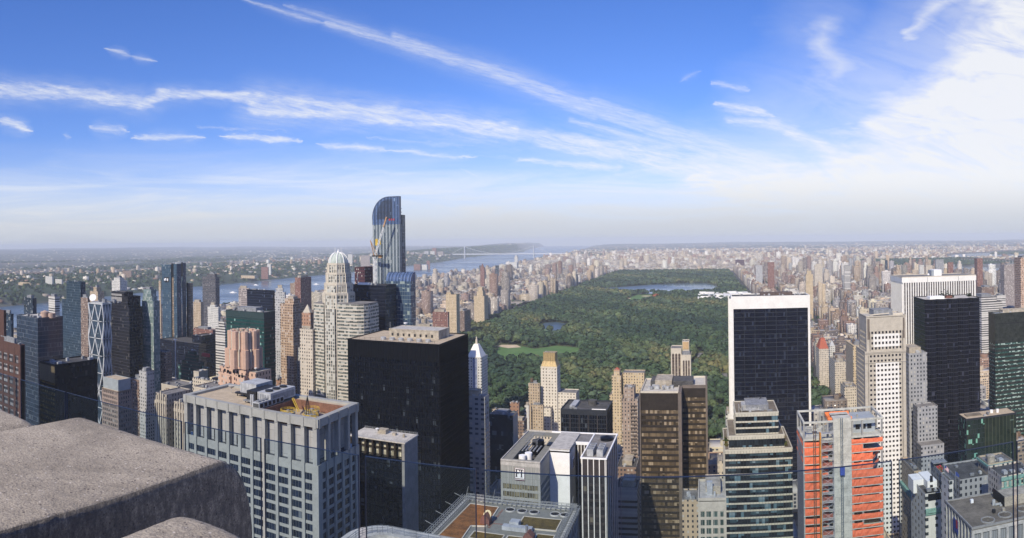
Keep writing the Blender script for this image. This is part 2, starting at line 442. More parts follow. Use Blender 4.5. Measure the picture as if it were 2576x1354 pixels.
def fan(root, x, y, z, r, name='roof_fan', ring='concrete_l', hub='black_metal'):
    mb = MB(); n = 20
    mb.lathe(x, y, [(r*1.12, z), (r*1.08, z+.45), (r*.93, z+.45), (r*.9, z+.05)], n)
    f = mb.build(name, MATS[ring], root)
    mb = MB(); mb.cyl(x, y, r*.9, z+.02, z+.06, n)
    for q in range(6):
        a = q*math.pi/6; mb.box(x-r*.9, x+r*.9, y-.04+(q-2.5)*r*.3, y+.04+(q-2.5)*r*.3, z+.3, z+.36)
    mb.cyl(x, y, r*.2, z+.06, z+.4, 10)
    mb.build('grille', MATS[hub], f)
def tank(x, y, z, rnd, parent=None, s=1.0):
    mb = MB()
    for a in (-1, 1):
        for b in (-1, 1): mb.bar((x+a*1.3*s, y+b*1.3*s, z), (x+a*1.3*s, y+b*1.3*s, z+2.5*s), .15*s)
    mb.cyl(x, y, 2.0*s, z+2.5*s, z+6*s, 12); mb.cyl(x, y, 2.15*s, z+6*s, z+7.4*s, 12, r2=.1)
    return mb.build('water_tank', MATS['tank_wood'], parent)
# ------------------------------------------------------------------ palette
flat('mech_grey', (.26, .27, .28), .7, .2, .5); flat('mech_light', (.44, .45, .45), .55, .15, .5); flat('mech_tan', (.42, .37, .29), .8, .2, .3)
flat('black_metal', (.02, .02, .022), .6, .2, .8); flat('tank_wood', (.16, .11, .075), .9, .3, 1.0)
flat('concrete_l', (.48, .46, .42), .85, .15, .4, bump=.1); flat('concrete', (.33, .32, .30), .85, .15, .3, dirt=(.2, .19, .17))
flat('gravel_tan', (.50, .41, .29), .95, .12, .25, dirt=(.36, .3, .22)); flat('gravel_pale', (.55, .52, .46), .95, .15, .2, dirt=(.3, .28, .25))
flat('roof_grey', (.22, .21, .20), .9, .2, .15, dirt=(.12, .12, .11)); flat('roof_dark', (.09, .088, .085), .9, .25, .15); flat('roof_brown', (.20, .17, .13), .92, .2, .12, dirt=(.12, .10, .08))
flat('white_paint', (.80, .79, .76), .6, .05, .3); flat('white_stone', (.74, .72, .66), .65, .05, .12, dirt=(.62, .6, .55)); flat('cream_stone', (.62, .56, .45), .8, .08, .15, dirt=(.45, .4, .32))
flat('grey_clad', (.37, .37, .335), .6, .08, .2, dirt=(.3, .3, .29)); flat('steel', (.45, .46, .48), .4, .12, .6, metal=.6); flat('yellow_paint', (.62, .42, .06), .6, .1, .6)
flat('copper_green', (.24, .42, .35), .7, .2, .8, dirt=(.14, .28, .24)); flat('gold_leaf', (.50, .37, .18), .5, .15, .6, metal=.25); flat('red_tile', (.42, .12, .07), .85, .15, .8)
flat('peach_brick', (.60, .40, .29), .85, .07, .3, dirt=(.48, .31, .22)); flat('brick_red', (.27, .12, .085), .88, .15, .3); flat('brick_tan', (.46, .36, .25), .88, .12, .3); flat('brick_brown', (.20, .14, .105), .88, .15, .3)
flat('cyan_pipe', (.55, .60, .62), .5, .1, .5); flat('asphalt', (.05, .05, .052), .9, .2, .3); flat('flag_red', (.5, .05, .06), .8); flat('flag_blue', (.04, .07, .25), .8)
# ================================================================== THE LAND
rng = np.random.default_rng(11)
def interp(Y, pts): return np.interp(Y, [p[0] for p in pts], [p[1] for p in pts])
MH = [(-6000,-1300),(0,-1560),(1000,-1640),(2000,-1820),(5000,-1900),(8500,-2250),(10300,-2600),(12000,-2640),(20000,-3700),(40000,-6500)]
NJ = [(-6000,-2000),(0,-2200),(1445,-2520),(2980,-2890),(6000,-3100),(8500,-3450),(10340,-3880),(12000,-4080),(15500,-4360),(20000,-5500),(40000,-9500)]
def inpoly(X, Y, poly):
    X = np.asarray(X, float); Y = np.asarray(Y, float); r = np.zeros(X.shape, bool); n = len(poly); j = n-1
    for i in range(n):
        xi, yi = poly[i]; xj, yj = poly[j]
        if yi != yj:
            c = ((yi > Y) != (yj > Y)) & (X < (xj-xi)*(Y-yi)/(yj-yi)+xi); r ^= c
        j = i
    return r
E1 = [(1560,-2000),(2300,-2000),(2350,2600),(2600,4300),(2150,5300),(1500,5450),(1380,5000),(1720,4500),(1600,3500),(1560,2500)]
E2 = [(2750,7250),(4200,6900),(9000,9000),(9500,11500),(5600,10200),(3500,8900)]
ISL = [(3900,8350),(4500,8400),(4600,8750),(4000,8750)]
def seg_d(X, Y, poly):
    d = np.full(np.shape(X), 1e9); n = len(poly)
    for i in range(n):
        ax, ay = poly[i]; bx, by = poly[(i+1) % n]
        L2 = (bx-ax)**2+(by-ay)**2; t = np.clip(((X-ax)*(bx-ax)+(Y-ay)*(by-ay))/L2, 0, 1)
        d = np.minimum(d, np.hypot(X-ax-t*(bx-ax), Y-ay-t*(by-ay)))
    return d
def landness(X, Y):
    """metres from the nearest shore, negative in the water"""
    mh = X-interp(Y, MH); nj = interp(Y, NJ)-X
    l = np.where(mh > nj, mh, nj)
    l = np.minimum(np.where((mh < 0) & (nj < 0), np.maximum(mh, nj), np.maximum(mh, nj)), 5000)
    for P_ in (E1, E2):
        d = seg_d(X, Y, P_); ins = inpoly(X, Y, P_)
        l = np.where(ins, np.minimum(l, -d), np.minimum(l, d))
    ins = inpoly(X, Y, ISL); l = np.where(ins, seg_d(X, Y, ISL), l)
    return l
def wave(X, Y, s, a, ph=0.0):
    return a*(np.sin(X/s+ph)*np.cos(Y/s*1.27+ph*2)+.6*np.sin(X/s*2.3+Y/s*1.9+ph)+.35*np.cos(X/s*4.1-Y/s*3.3))
def height(X, Y):
    l = landness(X, Y); h = np.clip((l-10)/60, 0, 1)*15-15
    h = np.where(l < 0, np.maximum(l*0.2-15, -24), h)
    west = interp(Y, NJ)-X
    cl = np.clip((west-60)/160, 0, 1); pal = np.interp(Y, [0, 3000, 6000, 9000, 11000, 16000, 30000], [28, 32, 40, 70, 105, 140, 120])
    back = np.clip(1-(west-900)/1800, 0, 1)
    h = h+np.where(west > 0, cl*pal*back, 0)
    h = h+np.where(west > 3000, np.clip((west-9000)/9000, 0, 1)*(60+wave(X, Y, 2300, 16, 1.0)), 0)
    D = np.hypot(X, Y)
    far = np.clip((D-15000)/11000, 0, 1)*np.clip(l/800, 0, 1)
    h = h+far*(45+wave(X, Y, 3100, 17, .4)+wave(X, Y, 900, 5, 2.0))
    up = np.clip((Y-6500)/3500, 0, 1)*np.clip(l/500, 0, 1)*(west < 0)*np.clip(1-(X-1500)/2500, 0, 1)
    return h+up*(14+wave(X, Y, 900, 7, .3))
def axis(segs):
    r = []
    for a, b, s in segs: r += list(np.arange(a, b, s))
    return np.array(r+[segs[-1][1]])
gx = axis([(-31500,-9000,450),(-9000,-5200,130),(-5200,-1400,38),(-1400,1300,90),(1300,5200,60),(5200,10000,160),(10000,31500,500)])
gy = axis([(-5800,0,400),(0,3000,90),(3000,12500,75),(12500,17000,150),(17000,31500,420)])
GX, GY = np.meshgrid(gx, gy); GZ = height(GX, GY)
nx_, ny_ = len(gx), len(gy)
vv = np.stack([GX, GY, GZ], -1).reshape(-1, 3)
ii = (np.arange(ny_-1)[:, None]*nx_+np.arange(nx_-1)[None]).reshape(-1)
ff = np.stack([ii, ii+1, ii+1+nx_, ii+nx_], -1)
def np_mesh(name, verts, faces, mat, col=None, smooth=False):
    me = bpy.data.meshes.new(name); nf, k = faces.shape
    me.vertices.add(len(verts)); me.vertices.foreach_set('co', np.ascontiguousarray(verts, np.float32).ravel())
    me.loops.add(nf*k); me.loops.foreach_set('vertex_index', np.ascontiguousarray(faces, np.int32).ravel())
    me.polygons.add(nf); me.polygons.foreach_set('loop_start', np.arange(0, nf*k, k, dtype=np.int32))
    if smooth: me.polygons.foreach_set('use_smooth', np.ones(nf, bool))
    if col is not None:
        a = me.color_attributes.new('col', 'FLOAT_COLOR', 'POINT'); a.data.foreach_set('color', np.ascontiguousarray(col, np.float32).ravel())
    me.materials.append(mat); me.update(calc_edges=True); return me
def link(name, me, parent=None):
    o = bpy.data.objects.new(name, me); COL.objects.link(o)
    if parent is not None: o.parent = parent
    return o
def attr_mat(name, rough=0.9, nsc=0.02, amt=0.25, spec=0.2, bump=0.0):
    m, nt, b = pbsdf(name)
    at = nt.nodes.new('ShaderNodeAttribute'); at.attribute_name = 'col'
    g = nt.nodes.new('ShaderNodeNewGeometry'); n_ = noise(nt, g.outputs['Position'], nsc, 5, 0.7).ramp(.25, .75)*(amt*2)+(1-amt)
    dk = nt.nodes.new('ShaderNodeMix'); dk.data_type = 'RGBA'; dk.blend_type = 'MULTIPLY'; dk.inputs[0].default_value = 1.0
    nt.links.new(at.outputs['Color'], dk.inputs[6]); nt.links.new(cxyz(nt, n_, n_, n_), dk.inputs[7])
    nt.links.new(dk.outputs[2], b.inputs['Base Color']); b.inputs['Roughness'].default_value = rough; b.inputs['Specular IOR Level'].default_value = spec
    return m, nt, b
def build_ground():
    l = landness(GX, GY); west = interp(GY, NJ)-GX; D = np.hypot(GX, GY)
    urb = np.array([.12, .11, .10]); forest = np.array([.040, .060, .034]); mix_ = np.zeros(GX.shape)
    mix_ = np.where(west > 0, .62+wave(GX, GY, 700, .35, .2), .12)
    mix_ = np.where((west > 0) & (west < 320) & (GY > 1500), 1.0, mix_)
    mix_ = np.where((west > 0) & (GY > 9500) & (west < 1500), 1.0, mix_)
    mix_ = np.where((west < 0) & (GX < interp(GY, MH)+110) & (GY > 1900), 1.0, mix_)
    mix_ = np.where((west < 0) & (GY > 11500), .45+wave(GX, GY, 800, .35, .9), mix_)
    mix_ = np.where(D > 15000, .8+wave(GX, GY, 1500, .2, .9), mix_)
    mix_ = np.where(inpoly(GX, GY, ISL) | ((GX > 1550) & (GX < 2900) & (GY > 5300) & (GY < 6800)), 1.0, mix_)
    mix_ = np.clip(mix_, 0, 1)[..., None]
    c = urb*(1-mix_)+forest*mix_
    c = np.concatenate([c, np.ones(GX.shape+(1,))], -1).reshape(-1, 4)
    m, nt, b = attr_mat('land', nsc=0.004, amt=.4)
    # streets of the grid, darker asphalt between the blocks
    o = link('ground', np_mesh('ground', vv, ff, m, c, smooth=True)); tag(o, 'city ground and low hills reaching the horizon', None, kind='structure')
build_ground()
def build_water():
    m, nt, b = pbsdf('water'); b.inputs['Base Color'].default_value = (.05, .08, .10, 1); b.inputs['Roughness'].default_value = .22
    b.inputs['Specular IOR Level'].default_value = .5
    g = nt.nodes.new('ShaderNodeNewGeometry'); n_ = noise(nt, g.outputs['Position'], 0.05, 6, .6); n2 = noise(nt, g.outputs['Position'], 0.0016, 3, .6, 1.5)
    nt.links.new((n2.ramp(.35, .65)*.22+.16).k, b.inputs['Roughness'])
    bn = nt.nodes.new('ShaderNodeBump'); bn.inputs['Strength'].default_value = .25; bn.inputs['Distance'].default_value = 1.0
    nt.links.new(n_.k, bn.inputs['Height']); nt.links.new(bn.outputs[0], b.inputs['Normal'])
    mb = MB(); mb.quad([(-31000,-5500,-15.6),(31000,-5500,-15.6),(31000,31000,-15.6),(-31000,31000,-15.6)])
    tag(mb.build('river', m), 'wide blue grey river and bays', None, kind='structure')
    mb = MB(); mb.quad([(x, y, .7) for x, y in RESV][::-1]); o = mb.build('reservoir', m); tag(o, 'long blue reservoir at the far end of the park', None, kind='structure')
    mb = MB(); mb.quad([(x, y, .7) for x, y in LAKE][::-1]); o = mb.build('lake', m); tag(o, 'small blue lake among the park trees', None, kind='structure')
PX0, PX1, PY0, PY1 = -640.0, 182.0, 778.0, 4950.0
def pxpoly(pts, z=0.0): return [atz(x, y, z) for x, y in pts]
RESV = pxpoly([(1490,727),(1560,722),(1640,716),(1720,712),(1770,711),(1800,718),(1808,729),(1780,738),(1700,740),(1600,739),(1520,736)], .7)
LAKE = pxpoly([(1352,820),(1372,812),(1400,810),(1427,815),(1432,828),(1400,842),(1366,837)], .7)
MEADOW = pxpoly([(1250,886),(1256,872),(1300,869),(1345,878),(1400,870),(1456,875),(1454,900),(1400,914),(1330,912),(1258,916)], .3)
GLAWN = pxpoly([(1573,753),(1603,742),(1646,741),(1643,757),(1600,766),(1573,764)], .3)
SAND1 = pxpoly([(1251,872),(1262,868),(1300,868),(1311,874),(1280,876.5)], .3)
SAND2 = pxpoly([(1226,950),(1232,938),(1248,938),(1256,948)], .3)
CLEAR = pxpoly([(1600,1000),(1640,985),(1690,990),(1680,1010),(1640,1018)], .3)
CLEAR2 = pxpoly([(1575,870),(1590,868),(1592,872),(1580,876)], .3)
def ccw(p):
    a = sum(p[i][0]*p[(i+1) % len(p)][1]-p[(i+1) % len(p)][0]*p[i][1] for i in range(len(p)))
    return p if a > 0 else p[::-1]
RESV, LAKE, MEADOW, GLAWN, SAND1, SAND2, CLEAR, CLEAR2 = [ccw(p)[::-1] for p in (RESV, LAKE, MEADOW, GLAWN, SAND1, SAND2, CLEAR, CLEAR2)]
build_water()
def grass_mat(name, a, b_, sc=.02):
    m, nt, b = pbsdf(name); g = nt.nodes.new('ShaderNodeNewGeometry')
    n_ = noise(nt, g.outputs['Position'], sc, 6, .65); nt.links.new(cmix(nt, n_.ramp(.3, .7), a, b_), b.inputs['Base Color'])
    b.inputs['Roughness'].default_value = .95; b.inputs['Specular IOR Level'].default_value = .15; return m
grass_mat('park_floor', (.03, .045, .018), (.09, .10, .05), .05); grass_mat('lawn', (.075, .15, .045), (.11, .19, .06), .03); grass_mat('sand', (.46, .36, .24), (.58, .47, .33), .05)
grass_mat('rocky', (.16, .15, .10), (.12, .16, .06), .06)
mb = MB(); mb.quad([(PX0, PY0, .3), (PX1, PY0, .3), (PX1, PY1, .3), (PX0, PY1, .3)])
tag(mb.build('park_land', MATS['park_floor']), 'park floor under the trees', None, kind='structure')
for nm, pts, mt, z, lb in (('meadow', MEADOW, 'lawn', .5, 'open green meadow with people on it in the park'), ('lawn', GLAWN, 'lawn', .5, 'oval lawn with ball fields short of the reservoir'),
        ('ball_field', SAND1, 'sand', .62, 'sandy strip behind the open meadow'), ('ball_field', SAND2, 'sand', .5, 'sandy ball field near the south west corner of the park'), ('clearing', CLEAR, 'rocky', .5, 'rocky clearing between the trees')):
    mb = MB(); mb.quad([(x, y, z) for x, y in pts][::-1]); tag(mb.build(nm, MATS[mt]), lb, None, kind='structure')
for i, (x, y, r) in enumerate(((1572,751,26),(1570,758,22),(1626,745,22),(1638,749,26))):
    X, Y = atz(x, y, .6); mb = MB(); n = 18
    mb.quad([(X+r*math.cos(2*math.pi*k/n), Y+r*math.sin(2*math.pi*k/n), .62+.01*i) for k in range(n)])
    tag(mb.build('ball_field', MATS['sand']), 'sandy infield on the oval lawn', None, 'infields on the oval lawn', kind='structure')
# park drive seen through gaps
flat('drive', (.22, .21, .2), .9, .1, .1)
def strip(name, pts, wd, z, mat, label):
    mb = MB()
    for (a, b) in zip(pts[:-1], pts[1:]):
        d = Vector((b[0]-a[0], b[1]-a[1])).normalized()*wd/2; n = (-d[1], d[0])
        mb.quad([(a[0]-n[0], a[1]-n[1], z), (b[0]-n[0], b[1]-n[1], z), (b[0]+n[0], b[1]+n[1], z), (a[0]+n[0], a[1]+n[1], z)][::1])
        z += .004
    return tag(mb.build(name, MATS[mat]), label, None, kind='structure')
DRIVE = [atz(x, y, .5) for x, y in ((1735,925),(1745,917),(1756,911),(1762,900),(1765,888))]
strip('path', DRIVE, 14, .7, 'drive', 'pale park drive bending between the trees')
DRIVE2 = [atz(x, y, .5) for x, y in ((1826,965),(1822,955),(1820,940))]
strip('path', DRIVE2, 12, .7, 'drive', 'grey park drive beside the white framed slab')
# avenues and cross streets of the near grid
for i, xa in enumerate((-1400,-1150,-900,-665,-395,-118,196,330,465,600,750,960,1160)):
    m_ = MB(); m_.quad([(xa-11, -200, .12), (xa+11, -200, .12), (xa+11, 5200, .12), (xa-11, 5200, .12)])
    tag(m_.build('avenue', MATS['asphalt']), 'dark asphalt avenue running uptown', None, 'avenues running uptown', kind='structure')
for k in range(58):
    y = -100+k*80.5; wd = 9 if k % 9 else 14
    for a, b in ((-1400, -652), (195, 1500)) if 770 < y < 4920 else ((-1400, 1500),):
        m_ = MB(); m_.quad([(a, y-wd/2, .2), (b, y-wd/2, .2), (b, y+wd/2, .2), (a, y+wd/2, .2)])
        tag(m_.build('street', MATS['asphalt']), 'dark asphalt cross street between the blocks', None, 'cross streets of the grid', kind='structure')
# ================================================================== SURVEYED BUILDINGS
flat('ground_pad', (.2, .2, .19))
def tower(name, label, tiers, st, roofm='roof_grey', cat='skyscraper', cl=5, seed=1, mech=True, group=None, par=1.2, sc=1.0):
    """tiers: (x0,x1,y0,y1,z0,z1[,style]) boxes from the street up"""
    t0 = tiers[0]; root = thing(name, label, cat, (t0[0], t0[2], t0[4]), group)
    wall = MB(); core = MB()
    for t in tiers:
        s = dict(st); s.update(t[6] if len(t) > 6 else {})
        x0, x1, y0, y1, z0, z1 = t[:6]
        core.box(x0, x1, y0, y1, z0, z1)
        frame(wall, x0, x1, y0, y1, z0, z1, **{k: s[k] for k in s if k in ('bay', 'flr', 'pier', 'span', 'dp', 'ds', 'top', 'base', 'sides', 'corner')})
        o_ = max(s.get('dp', .45), s.get('ds', .3))+.01
        if par: parapet(wall, x0, x1, y0, y1, z1, par, .5, o_)
        occ(x0, x1, y0, y1, z1)
    wall.build('wall', MATS[st['wall']], root); core.build('glazing', MATS[st['glass']], root)
    tp = MB()
    for t in tiers: tp.box(t[0]+.02, t[1]-.02, t[2]+.02, t[3]-.02, t[5]-.1, t[5]+.25)
    tp.build('roof', MATS[roofm], root)
    t = tiers[-1]
    if cl or mech: clutter(root, t[0], t[1], t[2], t[3], t[5]+.25, random.Random(seed), cl, mech, sc)
    return root
def plain(name, label, tiers, mat, roofm='roof_grey', cat='building', cl=3, seed=2, mech=True, group=None, fins=None, wt=0, sc=1.0, par=1.1):
    """walls whose windows are part of the surface, for towers farther off"""
    t0 = tiers[0]; root = thing(name, label, cat, (t0[0], t0[2], t0[4]), group)
    wall = MB()
    for t in tiers:
        wall.box(*t[:6]); parapet(wall, *t[:4], t[5], par, .45, .12); occ(*t[:4], t[5])
    wall.build('wall', MATS[mat], root)
    tp = MB()
    for t in tiers: tp.box(t[0]+.02, t[1]-.02, t[2]+.02, t[3]-.02, t[5]-.1, t[5]+.22)
    tp.build('roof', MATS[roofm], root)
    t = tiers[-1]; r = random.Random(seed)
    if cl or mech: clutter(root, *t[:4], t[5]+.22, r, cl, mech, sc)
    for i in range(wt): tank((t[0]*.7+t[1]*.3)+i*7, t[2]+(t[3]-t[2])*.4, t[5]+.2, r, root)
    return root
G = glass
G('g_dark_blue', (.002,.003,.006), (.007,.010,.018), 1.6, 3.9, .04, (.07,.085,.10), .1, spec=.3)
G('g_slate', (.012,.02,.03), (.04,.06,.085), 1.7, 3.8, .16, (.30,.32,.32), .1)
G('g_green', (.008,.035,.03), (.02,.075,.065), 1.6, 3.9, .07, (.25,.42,.36), .08)
G('g_blue', (.02,.045,.07), (.06,.12,.17), 1.6, 3.7, .10, (.3,.36,.38), .07)
G('g_warm', (.02,.016,.011), (.22,.165,.10), 1.5, 3.75, .22, (.36,.29,.2), .12)  # tan rows: warm reflections put into the pane colour
G('g_cream', (.03,.04,.045), (.17,.19,.18), 1.6, 3.1, .45, (.50,.50,.45), .1)
G('g_plain', (.02,.024,.03), (.06,.07,.08), 1.6, 3.5, .25, (.38,.37,.34), .12)
flat('black_clad', (.006,.007,.010), .4, .2, .5, spec=.15); flat('bronze_clad', (.038,.030,.023), .45, .15, .3); flat('bronze_stone', (.17,.14,.115), .8, .1, .2, dirt=(.11,.09,.07))
flat('dark_line', (.03,.035,.045), .5, .2, .5); flat('blue_line', (.10,.14,.19), .5, .1, .5); flat('grey_stone', (.30,.29,.27), .85, .1, .2, dirt=(.2,.19,.18)); flat('rose_granite', (.105,.055,.042), .7, .1, .3)
flat('limestone', (.52,.47,.38), .85, .08, .25, dirt=(.38,.33,.26)); flat('pinkish', (.34,.27,.235), .85, .08, .3); flat('silver_clad', (.36,.40,.42), .4, .08, .3)
# ---- A. grey tower with the open loggia, below the stone parapet
def grey_tower():
    x0, x1, y0, y1, H = foot(798, 1055, 467.5, 897, H=178)
    root = thing('office_tower', 'grey tower with open columned top and cooling plant on its tan roof', 'skyscraper', (x0, y0, 0))
    occ(x0, x1, y0, y1, H)
    lz = H-17.5           # loggia floor
    core = MB().box(x0, x1, y0, y1, 0, lz)
    core.build('glazing', G('g_greytower', (.005,.008,.015), (.018,.03,.06), 1.33, 3.95, .04, (.14,.16,.18), .12, line=(.12,.13,.13), lw=.10, spec=.35), root)
    wall = MB(); nb = 11; bw = (x1-x0)/nb
    frame(wall, x0, x1, y0, y1, 0, lz, bay=bw, flr=3.95, pier=1.35, span=1.2, dp=.75, ds=.25, top=3.6, corner=2.2)
    wall.build('wall', MATS['grey_clad'], root)
    # recessed screen wall behind the loggia
    G('screen_panels', (.30,.30,.29), (.38,.38,.365), 2.2, 8.5, 0, rough=.7, line=(.2,.2,.2), lw=.05, lh=.02, spec=.2, wav=0)
    sw = MB(); sw.box(x0+3.2, x1-3.2, y0+1.7, y0+2.1, lz, H-1.4); sw.box(x0+3.2, x1-3.2, y1-3.6, y1-3.2, lz, H-1.4); sw.box(x0+3.2, x0+3.6, y0+2.1, y1-3.6, lz, H-1.404); sw.box(x1-3.6, x1-3.2, y0+2.1, y1-3.6, lz, H-1.404)
    sw.build('screen_wall', MATS['screen_panels'], root)
    w = MB()
    for i in range(nb-1):
        cx = x0+(i+.5)*bw
        if i < 5: w.box(cx-.3, cx+2.2, y0+1.55, y0+1.7, lz+.2, lz+4.4)
    w.build('louvre', MATS['black_metal'], root)
    cols = MB()
    for i in range(nb+1):
        cx = x0+i*bw; a, b = (cx-.8, cx+.8)
        if i == 0: a, b = x0-.2, x0+1.7
        if i == nb: a, b = x1-1.7, x1+.2
        cols.box(a, b, y0-.76, y0+1.2, lz, H-3.2); cols.box(a, b, y1-1.2, y1+.76, lz, H-3.2)
    ns = 4
    for i in range(1, ns):
        cy_ = y0+i*(y1-y0)/ns
        cols.box(x1-1.2, x1+.76, cy_-.8, cy_+.8, lz, H-3.2); cols.box(x0-.76, x0+1.2, cy_-.8, cy_+.8, lz, H-3.2)
    cols.build('colonnade', MATS['grey_clad'], root)
    fz = MB(); o = .8
    for (a, b, c, d) in ((x0-o, x1+o, y0-o, y0+1.6), (x0-o, x1+o, y1-1.6, y1+o), (x0-o, x0+1.6, y0+1.6, y1-1.6), (x1-1.6, x1+o, y0+1.6, y1-1.6)): fz.box(a, b, c, d, H-3.2, H)
    for i in range(nb+1):
        cx = min(max(x0+i*bw, x0+.6), x1-.6); fz.box(cx-.6, cx+.6, y0-o-.25, y0-o+.01, H-3.6, H+.15)
    for i in range(ns+1):
        cy_ = min(max(y0+i*(y1-y0)/ns, y0+.6), y1-.6); fz.box(x1+o-.01, x1+o+.25, cy_-.6, cy_+.6, H-3.6, H+.15)
    fz.build('roof_frieze', MATS['grey_clad'], root)
    W = x1-x0; D = y1-y0
    # roof deck with a sunken plant well at the east end
    rf = MB(); rf.box(x0+1.6, x0+W*.60, y0+1.6, y1-1.6, H-1.3, H-1.0); rf.box(x0+W*.60, x1-1.6, y0+1.6, y1-1.6, H-5.0, H-4.6)
    rf.box(x0+W*.60, x1-1.6, y1-5.2, y1-1.6, H-1.3, H-.9)
    rf.build('roof', MATS['gravel_tan'], root)
    wl = MB(); wl.box(x0+W*.60, x0+W*.60+.3, y0+1.6, y1-5.2, H-4.6, H-.6); wl.box(x0+W*.60+.3, x1-1.6, y1-5.5, y1-5.2, H-4.6, H-.5); wl.box(x0+W*.60+.3, x1-1.6, y0+1.6, y0+1.9, H-4.6, H-.5); wl.box(x1-1.9, x1-1.6, y0+1.9, y1-5.5, H-4.6, H-.5)
    wl.build('well_wall', MATS['red_tile'] if False else flat('rust_wall', (.22,.11,.07), .8, .2, .3), root)
    fx = x0+W*.72
    for i, (a, b) in enumerate(((0, .3), (.13, .62), (.2, .28))): pass
    for (a, b) in ((.70, .34), (.80, .58), (.87, .30)):
        cx, cy_ = x0+W*a, y0+D*b
        u = MB(); u.cyl(cx, cy_, 3.0, H-4.6, H-2.2, 18); u.cyl(cx, cy_, .7, H-2.2, H-1.4, 8); cu = u.build('cooling_tower', MATS['mech_grey'], root)
        y_ = MB()
        for k in range(14):
            t = 2*math.pi*k/14; t2 = 2*math.pi*(k+1)/14
            for zz in (H-1.5, H-1.0): y_.bar((cx+3.1*math.cos(t), cy_+3.1*math.sin(t), zz), (cx+3.1*math.cos(t2), cy_+3.1*math.sin(t2), zz), .09)
            y_.bar((cx+3.1*math.cos(t), cy_+3.1*math.sin(t), H-2.2), (cx+3.1*math.cos(t), cy_+3.1*math.sin(t), H-1.0), .07)
        for k in range(3):
            t = math.pi*k/3; y_.bar((cx+3*math.cos(t), cy_+3*math.sin(t), H-2.1), (cx-3*math.cos(t), cy_-3*math.sin(t), H-2.1), .14)
        y_.build('guard_rail', MATS['yellow_paint'], cu)
    st_ = MB(); sx, sy = x0+W*.645, y0+D*.62
    st_.bar((sx, sy, H+1.2), (sx+4.5, sy-2, H-3.5), .2); st_.bar((sx, sy+1, H+1.2), (sx+4.5, sy-1, H-3.5), .2)
    for k in range(8): st_.bar((sx+k*.56, sy-k*.25, H+1.2-k*.58), (sx+k*.56, sy+1-k*.25, H+1.2-k*.58), .12)
    st_.build('stairway', MATS['yellow_paint'], root)
    m_ = MB(); mx, my = x0+W*.835, y0+D*.35
    for a in (-1, 1):
        m_.bar((mx+a*1.6, my-1, H-4.6), (mx, my, H+5.5), .14); m_.bar((mx+a*1.6, my+1, H-4.6), (mx, my, H+5.5), .14)
    for k in range(5): m_.bar((mx-1.5+k*.3, my, H-3.5+k*1.8), (mx+1.5-k*.3, my, H-3.5+k*1.8), .1)
    m_.bar((mx, my, H+5.4), (mx, my, H+8.5), .08); m_.build('mast', MATS['black_metal'], root)
    # plant on the deck
    def unit(a0, a1, b0, b1, h0, h1, mat, nm='cooling_unit'):
        q = MB(); q.box(x0+W*a0, x0+W*a1, y0+D*b0, y0+D*b1, H-1.0+h0, H-1.0+h1)
        for aa in (a0+.004, a1-.008):
            for bb in (b0+.03, b1-.05):
                if h0 > .3: q.box(x0+W*aa, x0+W*aa+.3, y0+D*bb, y0+D*bb+.3, H-1.0, H-1.0+h0)
        return q.build(nm, MATS[mat], root)
    unit(.26, .39, .55, .95, 1.8, 6.2, 'mech_light'); unit(.235, .40, .50, .99, 1.2, 1.75, 'black_metal', 'steel_platform')
    u = unit(.40, .475, .30, .80, 1.4, 5.2, 'black_metal'); unit(.39, .48, .25, .85, .9, 1.35, 'mech_grey', 'steel_platform')
    unit(.485, .585, .30, .90, 1.2, 5.4, 'mech_light')
    for k in range(2): MB().cyl(x0+W*(.47+.014*k), y0+D*.2, .45, H-1.0, H+3.6, 8).build('pipe', MATS['mech_light'], root)
    # row of condensers running back along the well
    c = MB(); ax, ay = x0+W*.535, y0+D*.04; c.box(ax, ax+3.6, ay, ay+17, H-.4, H+2.0)
    for k in range(7): c.box(ax+3.55, ax+3.7, ay+.7+k*2.35, ay+2.2+k*2.35, H+.0, H+1.0)
    cb = c.build('condenser_row', MATS['mech_light'], root)
    lv = MB()
    for k in range(6): lv.box(ax+3.62, ax+3.74, ay+.5+k*2.8, ay+2.4+k*2.8, H-.1, H+1.5); lv.box(ax+.4+k*.5, ax+.75+k*.5, ay-.06, ay-.01, H-.1, H+1.6)
    lv.build('louvre', MATS['black_metal'], cb)
    lv = MB()
    for k in range(4): lv.box(x0+W*.27+k*2.05, x0+W*.27+k*2.05+.12, y0+D*.55-.05, y0+D*.55-.01, H+.9, H+5.1)
    for k in range(5): lv.box(x0+W*.485+k*1.3, x0+W*.485+k*1.3+.8, y0+D*.30-.06, y0+D*.30-.01, H+.8, H+3.6)
    lv.box(x0+W*.585+.01, x0+W*.585+.06, y0+D*.35, y0+D*.86, H+.8, H+3.4)
    lv.build('louvre', MATS['mech_grey'], root)
    for k in range(3): MB().cyl(x0+W*.535, y0+D*(.42+.17*k), 1.7, H+4.4, H+5.0, 14).build('fan', MATS['black_metal'], root)
    for k in range(7):
        f = MB(); f.cyl(ax+1.8, ay+1.5+k*2.33, .95, H+2.0, H+2.55, 12); f.build('condenser_fan', MATS['mech_grey'], cb)
    d_ = MB(); ox, oy = x0+W*.16, y0+D*.62
    d_.cyl(ox, oy, .15, H-1.0, H+1.6, 6); d_.lathe(ox, oy, [(.2, H+1.2), (1.1, H+1.7), (1.5, H+2.4)], 14)
    d_.build('satellite_dish', MATS['gravel_pale'], root)
    return root
grey_tower()
